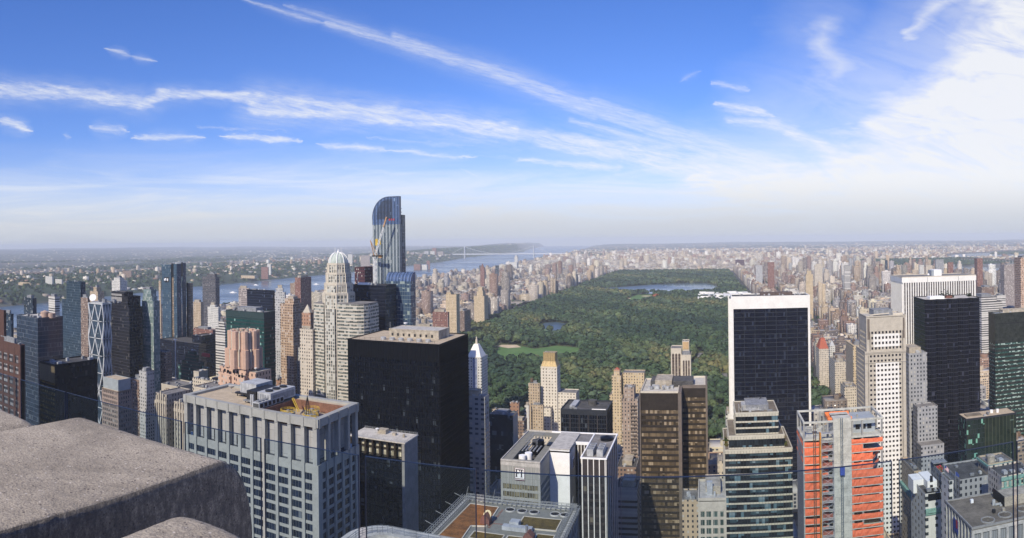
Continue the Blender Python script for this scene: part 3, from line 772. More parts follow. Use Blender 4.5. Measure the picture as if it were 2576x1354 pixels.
# ---- 1. black slab with the flat pale roof (centre left)
def black_slab():
    x0, x1, y0, y1, H = foot(1104, 870, 877, 1176, D=434)
    flat('b_fin', (.004,.005,.008), .5, .2, .5, spec=.12)
    root = tower('office_tower', 'big black glass slab with a flat tan roof, in front of the domed tower', [(x0, x1, y0, y1, 0, H)],
        dict(wall='b_fin', glass='g_dark_blue', bay=1.9, flr=3.9, pier=.28, span=.9, dp=.5, ds=.12, top=11), 'gravel_tan', cl=0, mech=False, par=.9)
    mats = MATS['concrete_l']
    W, D = x1-x0, y1-y0
    p = MB(); a, b, c, d = x0+W*.30, x0+W*.86, y0+D*.42, y0+D*.80; p.box(a, b, c, d, H+.25, H+6.0); parapet(p, a, b, c, d, H+6.0, .5, .4, .15)
    ph = p.build('penthouse', MATS['mech_tan'], root)
    q = MB().box(a+.1, b-.1, c+.1, d-.1, H+5.9, H+6.2); q.build('penthouse_roof', MATS['concrete_l'], ph)
    w_ = MB()
    for k in range(8): w_.box(a+2+k*4.4, a+3.4+k*4.4, c-.12, c+.01, H+1.5, H+3.4)
    w_.build('vent', MATS['black_metal'], ph)
    for k in range(6):
        x = x0+W*(.32+k*.10); MB().cyl(x, y0+D*.2, 1.9, H+.25, H+2.0, 16).build('cooling_drum', MATS['mech_light'], root)
    rr = MB()
    for k in range(15): rr.bar((x0+3+k*4.4, y0+2.2, H), (x0+3+k*4.4, y0+2.2, H+2.4), .09)
    rr.bar((x0+3, y0+2.2, H+2.4), (x0+3+61, y0+2.2, H+2.4), .09); rr.bar((x0+3, y0+2.2, H+1.3), (x0+3+61, y0+2.2, H+1.3), .07)
    rr.build('railing', MATS['bronze_stone'], root)
    for (fx, fy, h) in ((.30, .45, 5), (.42, .92, 3), (.90, .62, 9)): MB().bar((x0+W*fx, y0+D*fy, H), (x0+W*fx, y0+D*fy, H+6+h), .12).build('antenna', MATS['mech_light'], root)
    dd = MB(); dd.lathe(x0+W*.33, y0+D*.85, [(.2, H+6.6), (1.2, H+7.2), (1.6, H+8.2)], 14); dd.build('satellite_dish', MATS['white_paint'], root)
    bl = MB()
    rg = random.Random(3)
    return root
black_slab()
# ---- 2. lower roof in front of it with the lit clerestory
def clerestory():
    x0, x1, y0, y1, H = foot(1018.5, 1114, 880, 1050, H=139)
    x0 = -188
    root = thing('office_building', 'dark building with a pale roof, a lit window band and a blank grey end wall', 'building', (x0, y0, 0))
    occ(x0, x1, y0, y1, H)
    MB().box(x0, x1-1.6, y0+.02, y1-.02, 0, H-9).build('glazing', MATS['g_dark_blue'], root)
    fr = MB(); frame(fr, x0, x1-1.6, y0, y1, 0, H-9, bay=3, flr=3.9, pier=.35, span=.8, dp=.3, ds=.1, sides='SN'); fr.build('wall', MATS['black_clad'], root)
    ew = MB(); ew.box(x1-1.6, x1, y0-.6, y1+.3, 0, H-.6); ew.build('end_wall', MATS['grey_stone'], root)
    up = MB(); up.box(x0, x1-1.6, y0+2.5, y1-.3, H-9, H-.6); up.build('window_band', G('g_litband', (.25,.25,.19), (.55,.54,.42), 1.2, 2.6, .5, (.62,.60,.48), .2, line=(.06,.06,.055), lw=.12, lh=.12), root)
    pr = MB()
    for k in range(8):
        x = x0+k*(x1-x0-1.6)/7; pr.box(x-.5, x+.5, y0-.2, y0+3, H-9, H-.6)
    pr.box(x0, x1-1.6, y0+1.6, y0+2.3, H-5.2, H-4.6)
    pr.build('pier', MATS['bronze_clad'], root)
    r_ = MB().box(x0-.5, x1+.5, y0-.8, y1+.5, H-.6, H); r_.build('roof', MATS['gravel_pale'], root)
    rl = MB()
    for (a, b) in (((x0, y0-.5), (x1+.2, y0-.5)), ((x1+.2, y0-.5), (x1+.2, y1+.2)), ((x0, y1+.2), (x1+.2, y1+.2))):
        for zz in (.6, 1.1): rl.bar((*a, H+zz), (*b, H+zz), .05)
        for k in range(14): t = k/13; rl.bar((a[0]+(b[0]-a[0])*t, a[1]+(b[1]-a[1])*t, H), (a[0]+(b[0]-a[0])*t, a[1]+(b[1]-a[1])*t, H+1.1), .05)
    rl.build('railing', MATS['mech_light'], root)
    ph = MB(); ph.box(x0+12, x0+17, y0+9, y0+13, H, H+2.4); ph.box(x0+21, x0+23, y0+9, y0+11, H, H+1.3); ph.box(x0+28, x0+29, y0+8, y0+9, H, H+1.7); ph.build('roof_box', MATS['mech_tan'], root)
    d = MB(); d.lathe(x0+12, y0+8.5, [(.1, H+2), (.8, H+2.4), (1.0, H+2.9)], 12); d.build('satellite_dish', MATS['white_paint'], root)
clerestory()
# ---- 3. brown planted roof with walkways, lowest in the middle
def planted_roof():
    X0, Y1 = atz(1172, 1252, 145); X1, _ = atz(1452, 1278, 145); Y0 = 196.0; H = 145.0
    root = thing('office_building', 'broad rooftop with brown planted beds, round fans and a railed walkway', 'building', (X0, Y0, 0))
    occ(X0, X1, Y0, Y1, H)
    MB().box(X0, X1, Y0, Y1, 0, H-2).build('glazing', MATS['g_dark_blue'], root)
    fr = MB(); frame(fr, X0, X1, Y0, Y1, 0, H-1, bay=3, flr=3.9, pier=.8, span=1.4, dp=.4, ds=.2); fr.build('wall', MATS['grey_stone'], root)
    MB().box(X0+.01, X1-.01, Y0, Y1-.01, H-2, H-.5).build('roof', flat('roof_pave', (.235,.23,.195), .9, .1, .5, dirt=(.10,.10,.10)), root)
    sedum = flat('sedum', (.24,.10,.03), .97, .25, .35, dirt=(.11,.085,.03)); sedum2 = flat('sedum_green', (.13,.09,.025), .97, .25, .5, dirt=(.07,.075,.02))
    W, D = X1-X0, Y1-Y0
    def bed(nm, pts, m, lab):
        b = MB(); P_ = [(X0+W*a, Y0+D*c) for a, c in pts]; b.prism(P_, H-.5, H-.2)
        o = b.build('planted_bed', m, root, label=lab)
        e = MB()
        for i in range(len(P_)):
            e.bar((*P_[i], H-.3), (*P_[(i+1) % len(P_)], H-.3), .28)
        e.build('bed_kerb', MATS['cream_stone'], o)
    bed('a', [(.06,.02),(.95,.02),(.95,.17),(.62,.17),(.26,.2),(.24,.50),(.36,.53),(.34,.90),(.08,.90)], sedum, 'rust brown L shaped planted bed')
    bed('b', [(.30,.30),(.55,.30),(.55,.42),(.30,.42)], sedum2, None); bed('c', [(.58,.30),(.74,.30),(.74,.42),(.58,.42)], sedum2, None)
    bed('d', [(.60,.58),(.92,.58),(.92,.78),(.60,.78)], sedum2, None); bed('e', [(.79,.05),(.93,.05),(.93,.50),(.79,.50)], sedum2, None)
    for a in (.45, .555, .66, .84, .925): fan(root, X0+W*a, Y0+D*.88, H-.5, 1.75)
    b = MB()   # red pavers in rows
    for k in range(12): b.box(X0+W*(.38+k*.018), X0+W*(.38+k*.018)+.6, Y0+D*.60, Y0+D*.60+.6, H-.5, H-.44)
    for k in range(14): b.box(X0+W*.375, X0+W*.375+.8, Y0+D*(.52+k*.026), Y0+D*(.52+k*.026)+.6, H-.5, H-.44)
    for k in range(10): b.box(X0+W*(.30+k*.04), X0+W*(.30+k*.04)+.9, Y0+D*.24, Y0+D*.24+.5, H-.5, H-.44)
    b.build('paver', MATS['brick_red'], root)
    # brick huts with sloping roofs
    for (a, c, m_) in ((.30, .55, 'brick_red'), (.72, .34, 'brick_red')):
        x, y = X0+W*a, Y0+D*c; b = MB(); b.box(x, x+3.4, y, y+3.2, H-.5, H+1.6)
        b.prism([(x, y), (x+3.4, y), (x+3.4, y+3.2), (x, y+3.2)], H+1.6, H+3, top=[(x+1.6, y, H+3.2), (x+1.8, y, H+3.2), (x+1.8, y+3.2, H+3.2), (x+1.6, y+3.2, H+3.2)])
        b.build('roof_hut', flat('hut_brick', (.20,.09,.07), .9, .15, .6) if 'hut_brick' not in MATS else MATS['hut_brick'], root)
    du = MB(); du.box(X0+W*.50, X0+W*.74, Y0+D*.50, Y0+D*.555, H-.3, H+1.1); du.box(X0+W*.545, X0+W*.62, Y0+D*.555, Y0+D*.62, H-.3, H+1.8); du.build('duct', MATS['mech_light'], root)
    d = MB(); dxx, dyy = X0+W*.345, Y0+D*.615; d.cyl(dxx, dyy, .15, H-.5, H+1.2, 8)
    q = Vector((-.25, -.75, .5)).to_track_quat('Z', 'Y'); k0 = len(d.v); n = 20
    for r_, h_ in ((0.2, 0), (1.0, .15), (1.7, .5)):
        for i in range(n): t = 2*math.pi*i/n; d.v.append(tuple(Vector((dxx, dyy, H+2.0))+q@Vector((r_*math.cos(t), r_*math.sin(t), h_))))
    for j in range(2):
        for i in range(n): d.f.append((k0+j*n+i, k0+j*n+(i+1) % n, k0+(j+1)*n+(i+1) % n, k0+(j+1)*n+i)); d.m.append(0)
    d.f.append(tuple(k0+i for i in range(n))); d.m.append(0)
    d.build('satellite_dish', flat('cream_dish', (.72,.60,.38), .6, .05), root)
    d = MB(); d.lathe(X0+W*.745, Y0+D*.24, [(.1, H+.6), (.7, H+.9), (.85, H+1.5)], 14); d.cyl(X0+W*.745, Y0+D*.24, .1, H-.5, H+.7, 6); d.build('satellite_dish', MATS['white_paint'], root)
    ch = MB(); ch.cyl(X0+W*.735, Y0+D*.40, .5, H+1, H+4.4, 10); ch.build('flue', MATS['steel'], root)
    # perimeter walkway: double rail, brackets and davit arms
    wk = MB()
    for (ax, ay, bx, by) in ((X0, Y0, X0, Y1), (X0, Y1, X1, Y1), (X1, Y1, X1, Y0)):
        L = math.hypot(bx-ax, by-ay); ux, uy = (bx-ax)/L, (by-ay)/L; nx, ny = -uy, ux   # outwards is to the left of travel here
        for off in (-2.2, -1.3, .4, 1.3):
            for zz in (.35, 1.25): wk.bar((ax+nx*off, ay+ny*off, H+zz), (bx+nx*off, by+ny*off, H+zz), .09)
        k = 0.0
        while k < L:
            for off in (-2.2, -1.3, .4, 1.3): wk.bar((ax+ux*k+nx*off, ay+uy*k+ny*off, H-.5), (ax+ux*k+nx*off, ay+uy*k+ny*off, H+1.25), .08)
            wk.bar((ax+ux*k+nx*-2.2, ay+uy*k+ny*-2.2, H+.1), (ax+ux*k+nx*1.4, ay+uy*k+ny*1.4, H+.1), .12); k += 1.9
    wk.build('walkway', flat('galvanised', (.33,.33,.31), .5, .12, .8), root)
    pv = MB()
    for (ax, ay, bx, by) in ((X0-.2, Y0, X0+1.0, Y1), (X0-.2, Y1-1.0, X1+.2, Y1+.2), (X1-1.0, Y0, X1+.2, Y1)): pv.box(ax, bx, ay, by, H-2.2, H-.1)
    pv.build('parapet', MATS['concrete_l'], root)
    for k in range(5):
        y = Y0+D*(.15+k*.2); MB().bar((X0-.5, y, H+1), (X0-4.2, y+.6, H+1.9), .1).build('davit_arm', MATS['galvanised'], root)
    for k in (.0, .25, .95): MB().bar((X0+W*k, Y1, H), (X0+W*k+.8, Y1+.8, H+4.2), .09).build('davit_arm', MATS['galvanised'], root)
    MB().bar((X1+1, Y1-1, H+1.5), (X1-5, Y1-1, H+1.8), .1).build('davit_arm', MATS['galvanised'], root)
planted_roof()
# ---- 4. the sign building: grey block, white shaft, dark tower with white fins round a yard
def text_mesh(name, s, size, mat, parent, loc, rot, depth=.12, font_w=1.0):
    cu = bpy.data.curves.new(name, 'FONT'); cu.body = s; cu.size = size; cu.extrude = depth; cu.align_x = 'CENTER'; cu.align_y = 'CENTER'; cu.offset = 0.012*size
    tmp = bpy.data.objects.new('tmp', cu); COL.objects.link(tmp)
    dg = bpy.context.evaluated_depsgraph_get(); me = bpy.data.meshes.new_from_object(tmp.evaluated_get(dg))
    bpy.data.objects.remove(tmp, do_unlink=True)
    me.materials.clear(); me.materials.append(mat)
    o = bpy.data.objects.new(name, me); COL.objects.link(o); o.parent = parent; po = parent['org']
    o.location = (loc[0]-po[0], loc[1]-po[1], loc[2]-po[2]); o.rotation_euler = rot; o.scale = (font_w, 1, 1); return o
def ft_letters(parent, x, y, z, s, mat):
    """F T in serif capitals, standing on a plane facing -y, x = left edge"""
    b = MB()
    def bx(a0, a1, c0, c1, dy=.0): b.box(x+a0*s, x+a1*s, y-.16-dy, y-.06, z+c0*s, z+c1*s)
    bx(.04,.19,.0,1.0); bx(.0,.24,.0,.05,.004); bx(.0,.52,.90,1.0,.004); bx(.46,.52,.74,.94,.002); bx(.17,.36,.45,.55,.002); bx(.33,.38,.38,.64,.006)
    bx(.70,.85,.0,1.0); bx(.64,.91,.0,.05,.004); bx(.53,1.02,.90,1.0,.004); bx(.53,.585,.74,.94,.002); bx(.965,1.02,.74,.94,.002)
    return b.build('letters', mat, parent)
def sign_block():
    x0, _, H = atd(1255.5, 1161, 336); x1, y0, _ = atd(1357.5, 1163, 330); y0 = 319.7; H = 135
    x0 = atz(1255.5, 1161, H)[0]; x1, y0 = atz(1357.5, 1163, H)
    yb = y0+52; xs = x1+11.0; xr0, yr0 = atz(1463, 1152, H); xr1 = atz(1525, 1152, H)[0]; ym = y0+20
    root = thing('office_tower', 'grey office block with a square letter sign and a white shaft beside it', 'building', (x0, y0, 0))
    occ(x0, xr1, y0, yb, H)
    MB().box(x0, x1, y0, yb, 0, H-12).build('glazing', G('g_sign', (.02,.018,.012), (.26,.23,.14), 1.35, 3.9, .12, (.30,.28,.2), .15, line=(.25,.26,.24), lw=.08), root)
    w = MB(); frame(w, x0, x1, y0, yb, 0, H-12, bay=1.35, flr=3.9, pier=.12, span=1.25, dp=.3, ds=.22, corner=.8); w.build('wall', MATS['grey_clad'], root)
    G('sign_panels', (.27,.275,.25), (.31,.31,.285), 1.35, 3.5, 0, rough=.6, line=(.18,.18,.165), lw=.08, lh=.03, spec=.25, wav=0)
    cr = MB(); cr.box(x0-.3, x1+.3, y0-.3, y0, H-12, H-1.2); cr.box(x1, x1+.3, y0, yb, H-12, H-1.204); cr.box(x0-.3, x0, y0, yb, H-12, H-1.204)
    c_ = cr.build('blank_band', MATS['sign_panels'], root)
    tr = MB()
    for k in range(11): tx = x0+k*(x1-x0)/10; tr.box(tx-.1, tx+.1, y0-.5, y0-.3, H-12, H)
    tr.box(x0-.32, x1+.32, y0-.42, y0-.3, H-2.8, H-.9); tr.build('panel_trim', MATS['concrete_l'], root)
    # roof ring round an open plant yard
    r = MB(); r.box(x0, x1, y0, y0+3, H-1.2, H-.4); r.box(x0, x0+5, y0+3, yb, H-1.2, H-.4); r.box(x0+16, x1, y0+3, yb-6, H-1.2, H-.4); r.box(x1+.005, xs, ym, yb-6, H-1.2, H-.4); r.box(x0+5, xs+3, yb-6, yb, H-1.2, H-.404)
    r.build('roof', MATS['gravel_pale'] if False else MATS['roof_pave'], root)
    MB().box(x0+5, x0+16, y0+3, yb-6, H-6, H-5.6).build('plant_floor', MATS['roof_dark'], root)
    pp = MB(); parapet(pp, x0, x1, y0, yb, H-.4, .5, .5, .32); pp.build('parapet', MATS['concrete_l'], root)
    for (a, b, rr_, h0, h1, m_) in ((11.5, 30, 3.3, -5.6, 1.6, 'black_clad'), (8.5, 9, 1.9, -5.6, -.2, 'white_paint'), (10.8, 12.5, 1.9, -5.6, .2, 'white_paint')):
        q = MB(); q.cyl(x0+a, y0+b, rr_, H+h0, H+h1, 18); 
        if m_ == 'black_clad': q.cyl(x0+a, y0+b, rr_*1.02, H+h1, H+h1+1.0, 18, r2=.2)
        o = q.build('water_tank' if m_ == 'black_clad' else 'cooling_drum', MATS[m_], root)
    g_ = MB()
    for k in range(5): g_.box(x0+5.5+k*2, x0+6.3+k*2, y0+18, y0+34, H-1.0+.2*(k % 2), H-.6+.2*(k % 2))
    for k in range(8):
        g_.bar((x0+6, y0+24+k*2.5, H-.4), (x0+6, y0+24+k*2.5, H+2.4), .12); g_.bar((x0+12, y0+24+k*2.5, H-.4), (x0+12, y0+24+k*2.5, H+2.4), .12); g_.bar((x0+6, y0+24+k*2.5, H+2.4), (x0+12, y0+24+k*2.5, H+2.4), .12)
    g_.bar((x0+6, y0+24, H+2.4), (x0+6, y0+41.5, H+2.4), .12); g_.bar((x0+12, y0+24, H+2.4), (x0+12, y0+41.5, H+2.4), .12)
    g_.build('pipe_rack', MATS['mech_grey'], root)
    MB().box(x1-3, x1+4, y0+27, y0+33, H-.4, H+.1).build('skylight', MATS['black_clad'], root)
    # white shaft
    s_ = MB(); s_.box(x1+.01, xs, ym, yb-2, 0, H+.2); s_.build('white_shaft', MATS['white_paint'], root)
    s_ = MB(); s_.box(x1, xs+.1, ym-.1, yb-2, H+.2, H+.8); s_.build('shaft_coping', MATS['concrete_l'], root)
    st_ = MB()
    for k in range(9): st_.bar((x1+.1, y0+1+k*1.2, H-14-k*12), (x1+.1, ym-.2, H-6-k*12), .15)
    # letter sign on the south face
    sx, sz, sh = x0, H-9.3, 5.0
    sx = atz(1286, 1190, H-4)[0]
    ps = MB(); ps.box(sx, sx+sh*1.02, y0-.75, y0-.52, sz+.4, sz+.4+sh*1.08); sg = ps.build('letter_sign', MATS['white_paint'], root)
    bd = MB(); f0 = .16
    for (a, b, c, d) in ((0, 1, 0, .035), (0, 1, .965, 1), (0, .035, .035, .965), (.965, 1, .035, .965)): bd.box(sx+a*sh*1.02, sx+b*sh*1.02, y0-.85, y0-.755, sz+.4+c*sh*1.08, sz+.4+d*sh*1.08)
    bd.box(sx, sx+sh*1.02, y0-.85, y0-.755, sz-.35, sz-.05); bd.build('sign_border', flat('maroon', (.13,.02,.04), .6, .05), sg)
    bd = MB(); bd.box(sx, sx+sh*1.02, y0-.80, y0-.52, sz-.05, sz+.18); bd.build('sign_strip', MATS['white_paint'], sg)
    ft_letters(sg, sx+sh*.09, y0-.7, sz+.4+sh*.17, sh*.78, flat('ink', (.02,.008,.012), .6, .05))
    # second sign, edge on, on the shaft's east side
    b2 = MB(); b2.box(xs+.02, xs+.5, ym+6, ym+11, H-11.5, H-6.2); s2 = b2.build('letter_sign', MATS['white_paint'], root)
    b3 = MB(); b3.box(xs+.5, xs+.6, ym+6.9, ym+7.4, H-10.8, H-7); b3.box(xs+.5, xs+.6, ym+7.4, ym+8.4, H-7.4, H-7); b3.box(xs+.5, xs+.6, ym+7.4, ym+8.0, H-9, H-8.6); b3.box(xs+.5, xs+.6, ym+9.4, ym+9.9, H-10.8, H-7.4); b3.box(xs+.5, xs+.6, ym+8.7, ym+10.6, H-7.4, H-7); b3.build('letters', MATS['ink'], s2)
    # dark tower wing with white fins
    D_ = MB(); D_.box(xs+.01, xr0, yb-16, yb, 0, H-.5); D_.box(xr0, xr1, yr0, yb-.01, 0, H-.5)
    D_.build('dark_glazing', G('g_ft2', (.012,.012,.014), (.05,.045,.045), 1.6, 3.9, .12, (.17,.15,.11), .12), root)
    f = MB(); n = 4
    for k in range(n+1): x = xr0+.3+k*(xr1-xr0-.6)/n; f.box(x-.22, x+.22, yr0-.55, yr0-.01, 0, H-.5)
    for k in range(4): x = xs+1.5+k*(xr0-xs-3)/3; f.box(x-.22, x+.22, yb-16.6, yb-16, 0, H-.5)
    for k in range(7): y = yr0+.3+k*(yb-yr0-.6)/6; f.box(xr1+.01, xr1+.3, y-.1, y+.1, 0, H-.5)
    f.build('fin', MATS['white_stone'], root)
    sp = MB()
    for k in range(int((H-9)/3.9)):
        sp.box(xr0+.02, xr1-.02, yr0-.3, yr0-.01, k*3.9, k*3.9+1.3); sp.box(xs+.02, xr0, yb-16.3, yb-16.005, k*3.9, k*3.9+1.3)
    sp.box(xr0+.02, xr1-.02, yr0-.3, yr0-.01, H-9, H-1); sp.box(xs+.02, xr0, yb-16.3, yb-16.005, H-9, H-1)
    sp.build('spandrel', MATS['bronze_clad'] if False else flat('spandrel_dark', (.05,.042,.04), .6, .15), root)
    MB().box(xr0, xr1, yr0, yb-.01, H-.5, H-.1).build('wing_roof', MATS['roof_grey'], root)
    MB().box(xs, xr0, yb-16, yb-.01, H-.5, H-.1).build('wing_roof', MATS['roof_grey'], root)
    c = MB(); parapet(c, xr0, xr1, yr0, yb, H-.1, .5, .7, .6); c.box(x0+14, xr0, yb-.3, yb+.6, H-1, H+.404); c.box(xs, xr0, yb-16.7, yb-16, H-1.4, H+.2); c.build('coping', MATS['white_paint'], root)
    for k in range(2):
        a = xr0+2.2+k*5.0; u = MB(); u.box(a, a+3.2, yr0+3, yr0+15, H-.1, H+3.2); uu = u.build('cooling_unit', MATS['mech_light'], root)
        for j in range(3): MB().cyl(a+1.6, yr0+5+j*3.8, 1.3, H+3.2, H+3.6, 14).build('fan', MATS['mech_grey'], uu)
    u = MB(); u.cyl((xr0+xr1)/2+2, yb-10, 3.6, H-.1, H+1.4, 18); u.cyl((xr0+xr1)/2+2, yb-10, 3.7, H+1.4, H+2.3, 18, r2=.3); u.build('water_tank', MATS['black_clad'], root)
sign_block()
# ---- 5. twin bronze tower
def bronze_tower():
    x0, x1a, y0, _, H = foot(1612, 989, 1708, None, D=430)
    x1 = atd(1776, 962, 452)[0]; y1 = y0+17; yb = y0+40
    root = thing('office_tower', 'twin bronze tower of two stepped slabs with grey stone fins between them', 'skyscraper', (x0, y0, 0))
    occ(x0, x1, y0, yb, H)
    c = MB(); c.box(x0, x1a, y0, yb, 0, H); c.box(x1a+.3, x1, y1, yb+6, 0, H+.2); c.build('glazing', MATS['g_warm'], root)
    w = MB(); frame(w, x0, x1a, y0, yb, 0, H, bay=1.6, flr=3.75, pier=.09, span=1.5, dp=.22, ds=.2, top=11, corner=.3); frame(w, x1a+.3, x1, y1, yb+6, 0, H+.2, bay=1.6, flr=3.75, pier=.09, span=1.5, dp=.22, ds=.2, top=7, corner=.3)
    w.build('wall', MATS['bronze_clad'], root)
    f = MB(); f.box(x1a-.6, x1a+1.6, y0-1.2, y1+1, 0, H+.8); f.box(x1-.4, x1+.9, y1-.9, yb+6.5, 0, H+1.5); f.box(x0-.8, x0-.25, y0-.4, yb, 0, H+.6); f.box(x1a+1.6, x1-.4, y1-.25, y1+.0, H-.6, H+1.5)
    f.build('stone_fin', MATS['bronze_stone'], root)
    r = MB(); r.box(x0, x1a, y0+.02, yb, H, H+.3); r.box(x1a+1.6, x1-.4, y1+.02, yb+6, H+.2, H+.5); r.build('roof', MATS['gravel_pale'], root)
    p = MB(); parapet(p, x0, x1a-.6, y0, yb, H+.3, 1.0, .6, .2); parapet(p, x1a+1.6, x1-.4, y1, yb+6, H+.5, 1.1, .6, .0); p.build('parapet', MATS['cream_stone'], root)
    clutter(root, x0+3, x1a-2, y0+6, yb-3, H+.3, random.Random(5), 8)
    pl = MB(); pl.box(x0+5, x1a+9, y0+17, yb-6, H+.2, H+4.2); pl.build('penthouse', MATS['roof_dark'], root)
    for k in range(6): MB().box(x0+4+k*3, x0+5.6+k*3, y0+9+(k % 2)*2, y0+11+(k % 2)*2, H+.3, H+2.2).build('cooling_unit', MATS['mech_light'], root)
bronze_tower()
# ---- 6. black box with the sunken roof
x0, x1, y0, y1, H = foot(1526, 1037, 1411, 1531.5, D=560); y1 = y0+34
t = tower('office_building', 'black box building with a sunken dark roof, right of the gilded cream tower', [(x0, x1, y0, y1, 0, H)], dict(wall='dark_line', glass='g_dark_blue', bay=2.1, flr=3.7, pier=.22, span=.5, dp=.25, ds=.15, top=3.2), 'roof_dark', cat='building', cl=3, seed=4, mech=False, par=1.6)
for k in range(6): x = x0+k*(x1-x0)/5; MB().box(max(x0, x-.35), min(x1, x+.35), y0-.45, y0-.28, 0, H-3).build('pier', MATS['spandrel_dark'], t)
m = MB(); m.cyl(x0+(x1-x0)*.6, y0+22, 4, H, H+4.5, 18); m.build('cooling_drum', MATS['roof_dark'], t)
m = MB(); m.box(x0+6, x0+11, y0+8, y0+30, H+.3, H+2.4); m.build('duct', MATS['mech_light'], t)
m = MB(); m.box(x0+26, x1-1.5, y0+5, y0+6, H+.3, H+.9); m.build('duct', MATS['white_paint'], t)
# ---- 7. white framed dark slab (right of the park)
def framed_slab():
    x0, x1, y0, y1, H = foot(1839, 749, 2037.5, 1835, D=600); y1 = y0+28
    root = thing('office_tower', 'dark glass slab set in a bright white stone frame, standing against the park', 'skyscraper', (x0, y0, 0))
    occ(x0, x1, y0, y1, H); top = 10.5; wd = 2.0
    MB().box(x0+wd, x1-wd, y0+1.0, y1-1.0, 0, H-top).build('glazing', G('g_framed', (.003,.004,.009), (.010,.013,.026), 1.7, 3.95, .12, (.03,.038,.06), .1), root)
    g = MB(); frame(g, x0+wd, x1-wd, y0+1.0, y1-1.0, 0, H-top, bay=(x1-x0-2*wd)/7, flr=3.95, pier=.35, span=.62, dp=.35, ds=.2, sides='SN'); g.build('wall', flat('slab_lines', (.022,.025,.034), .5, .1), root)
    f = MB(); f.box(x0, x0+wd, y0, y1, 0, H-top); f.box(x1-wd, x1, y0, y1, 0, H-top); f.box(x0, x1, y0, y1, H-top, H)
    f.build('stone_frame', MATS['white_stone'], root)
    sl = MB(); sl.box(x0-.9, x0-.3, y0+3, y1-3, 0, H-1.5); sl.build('side_strip', MATS['black_clad'], root)
    sl = MB(); sl.box(x0-1.9, x0-.9, y0+.5, y0+2.4, 0, H-1); sl.box(x0-1.9, x0-.9, y1-2.4, y1-.5, 0, H-1); sl.box(x0-.9, x0-.004, y0+.5, y0+2.4, 0, H-1.2); sl.build('side_fin', MATS['white_stone'], root)
    r = MB(); r.box(x0+1, x1-1, y0+1, y1-1, H, H+.3); r.build('roof', MATS['roof_dark'], root)
    p = MB(); parapet(p, x0, x1, y0, y1, H, 1.0, 1.0, .004); p.build('coping', MATS['white_stone'], root)
    q = MB(); q.box(x0+28, x0+58, y0+14, y1-5, H+.3, H+3.0); q.build('penthouse', flat('rust_plant', (.13,.10,.09), .9, .2), root)
    clutter(root, x0+4, x1-4, y0+8, y1-3, H+.3, random.Random(8), 10, False, .8)
    MB().bar((x0+9, y0+9, H), (x0+5, y0+9, H+6), .15).build('davit_arm', MATS['mech_light'], root)
    for k in range(12):
        pass
framed_slab()
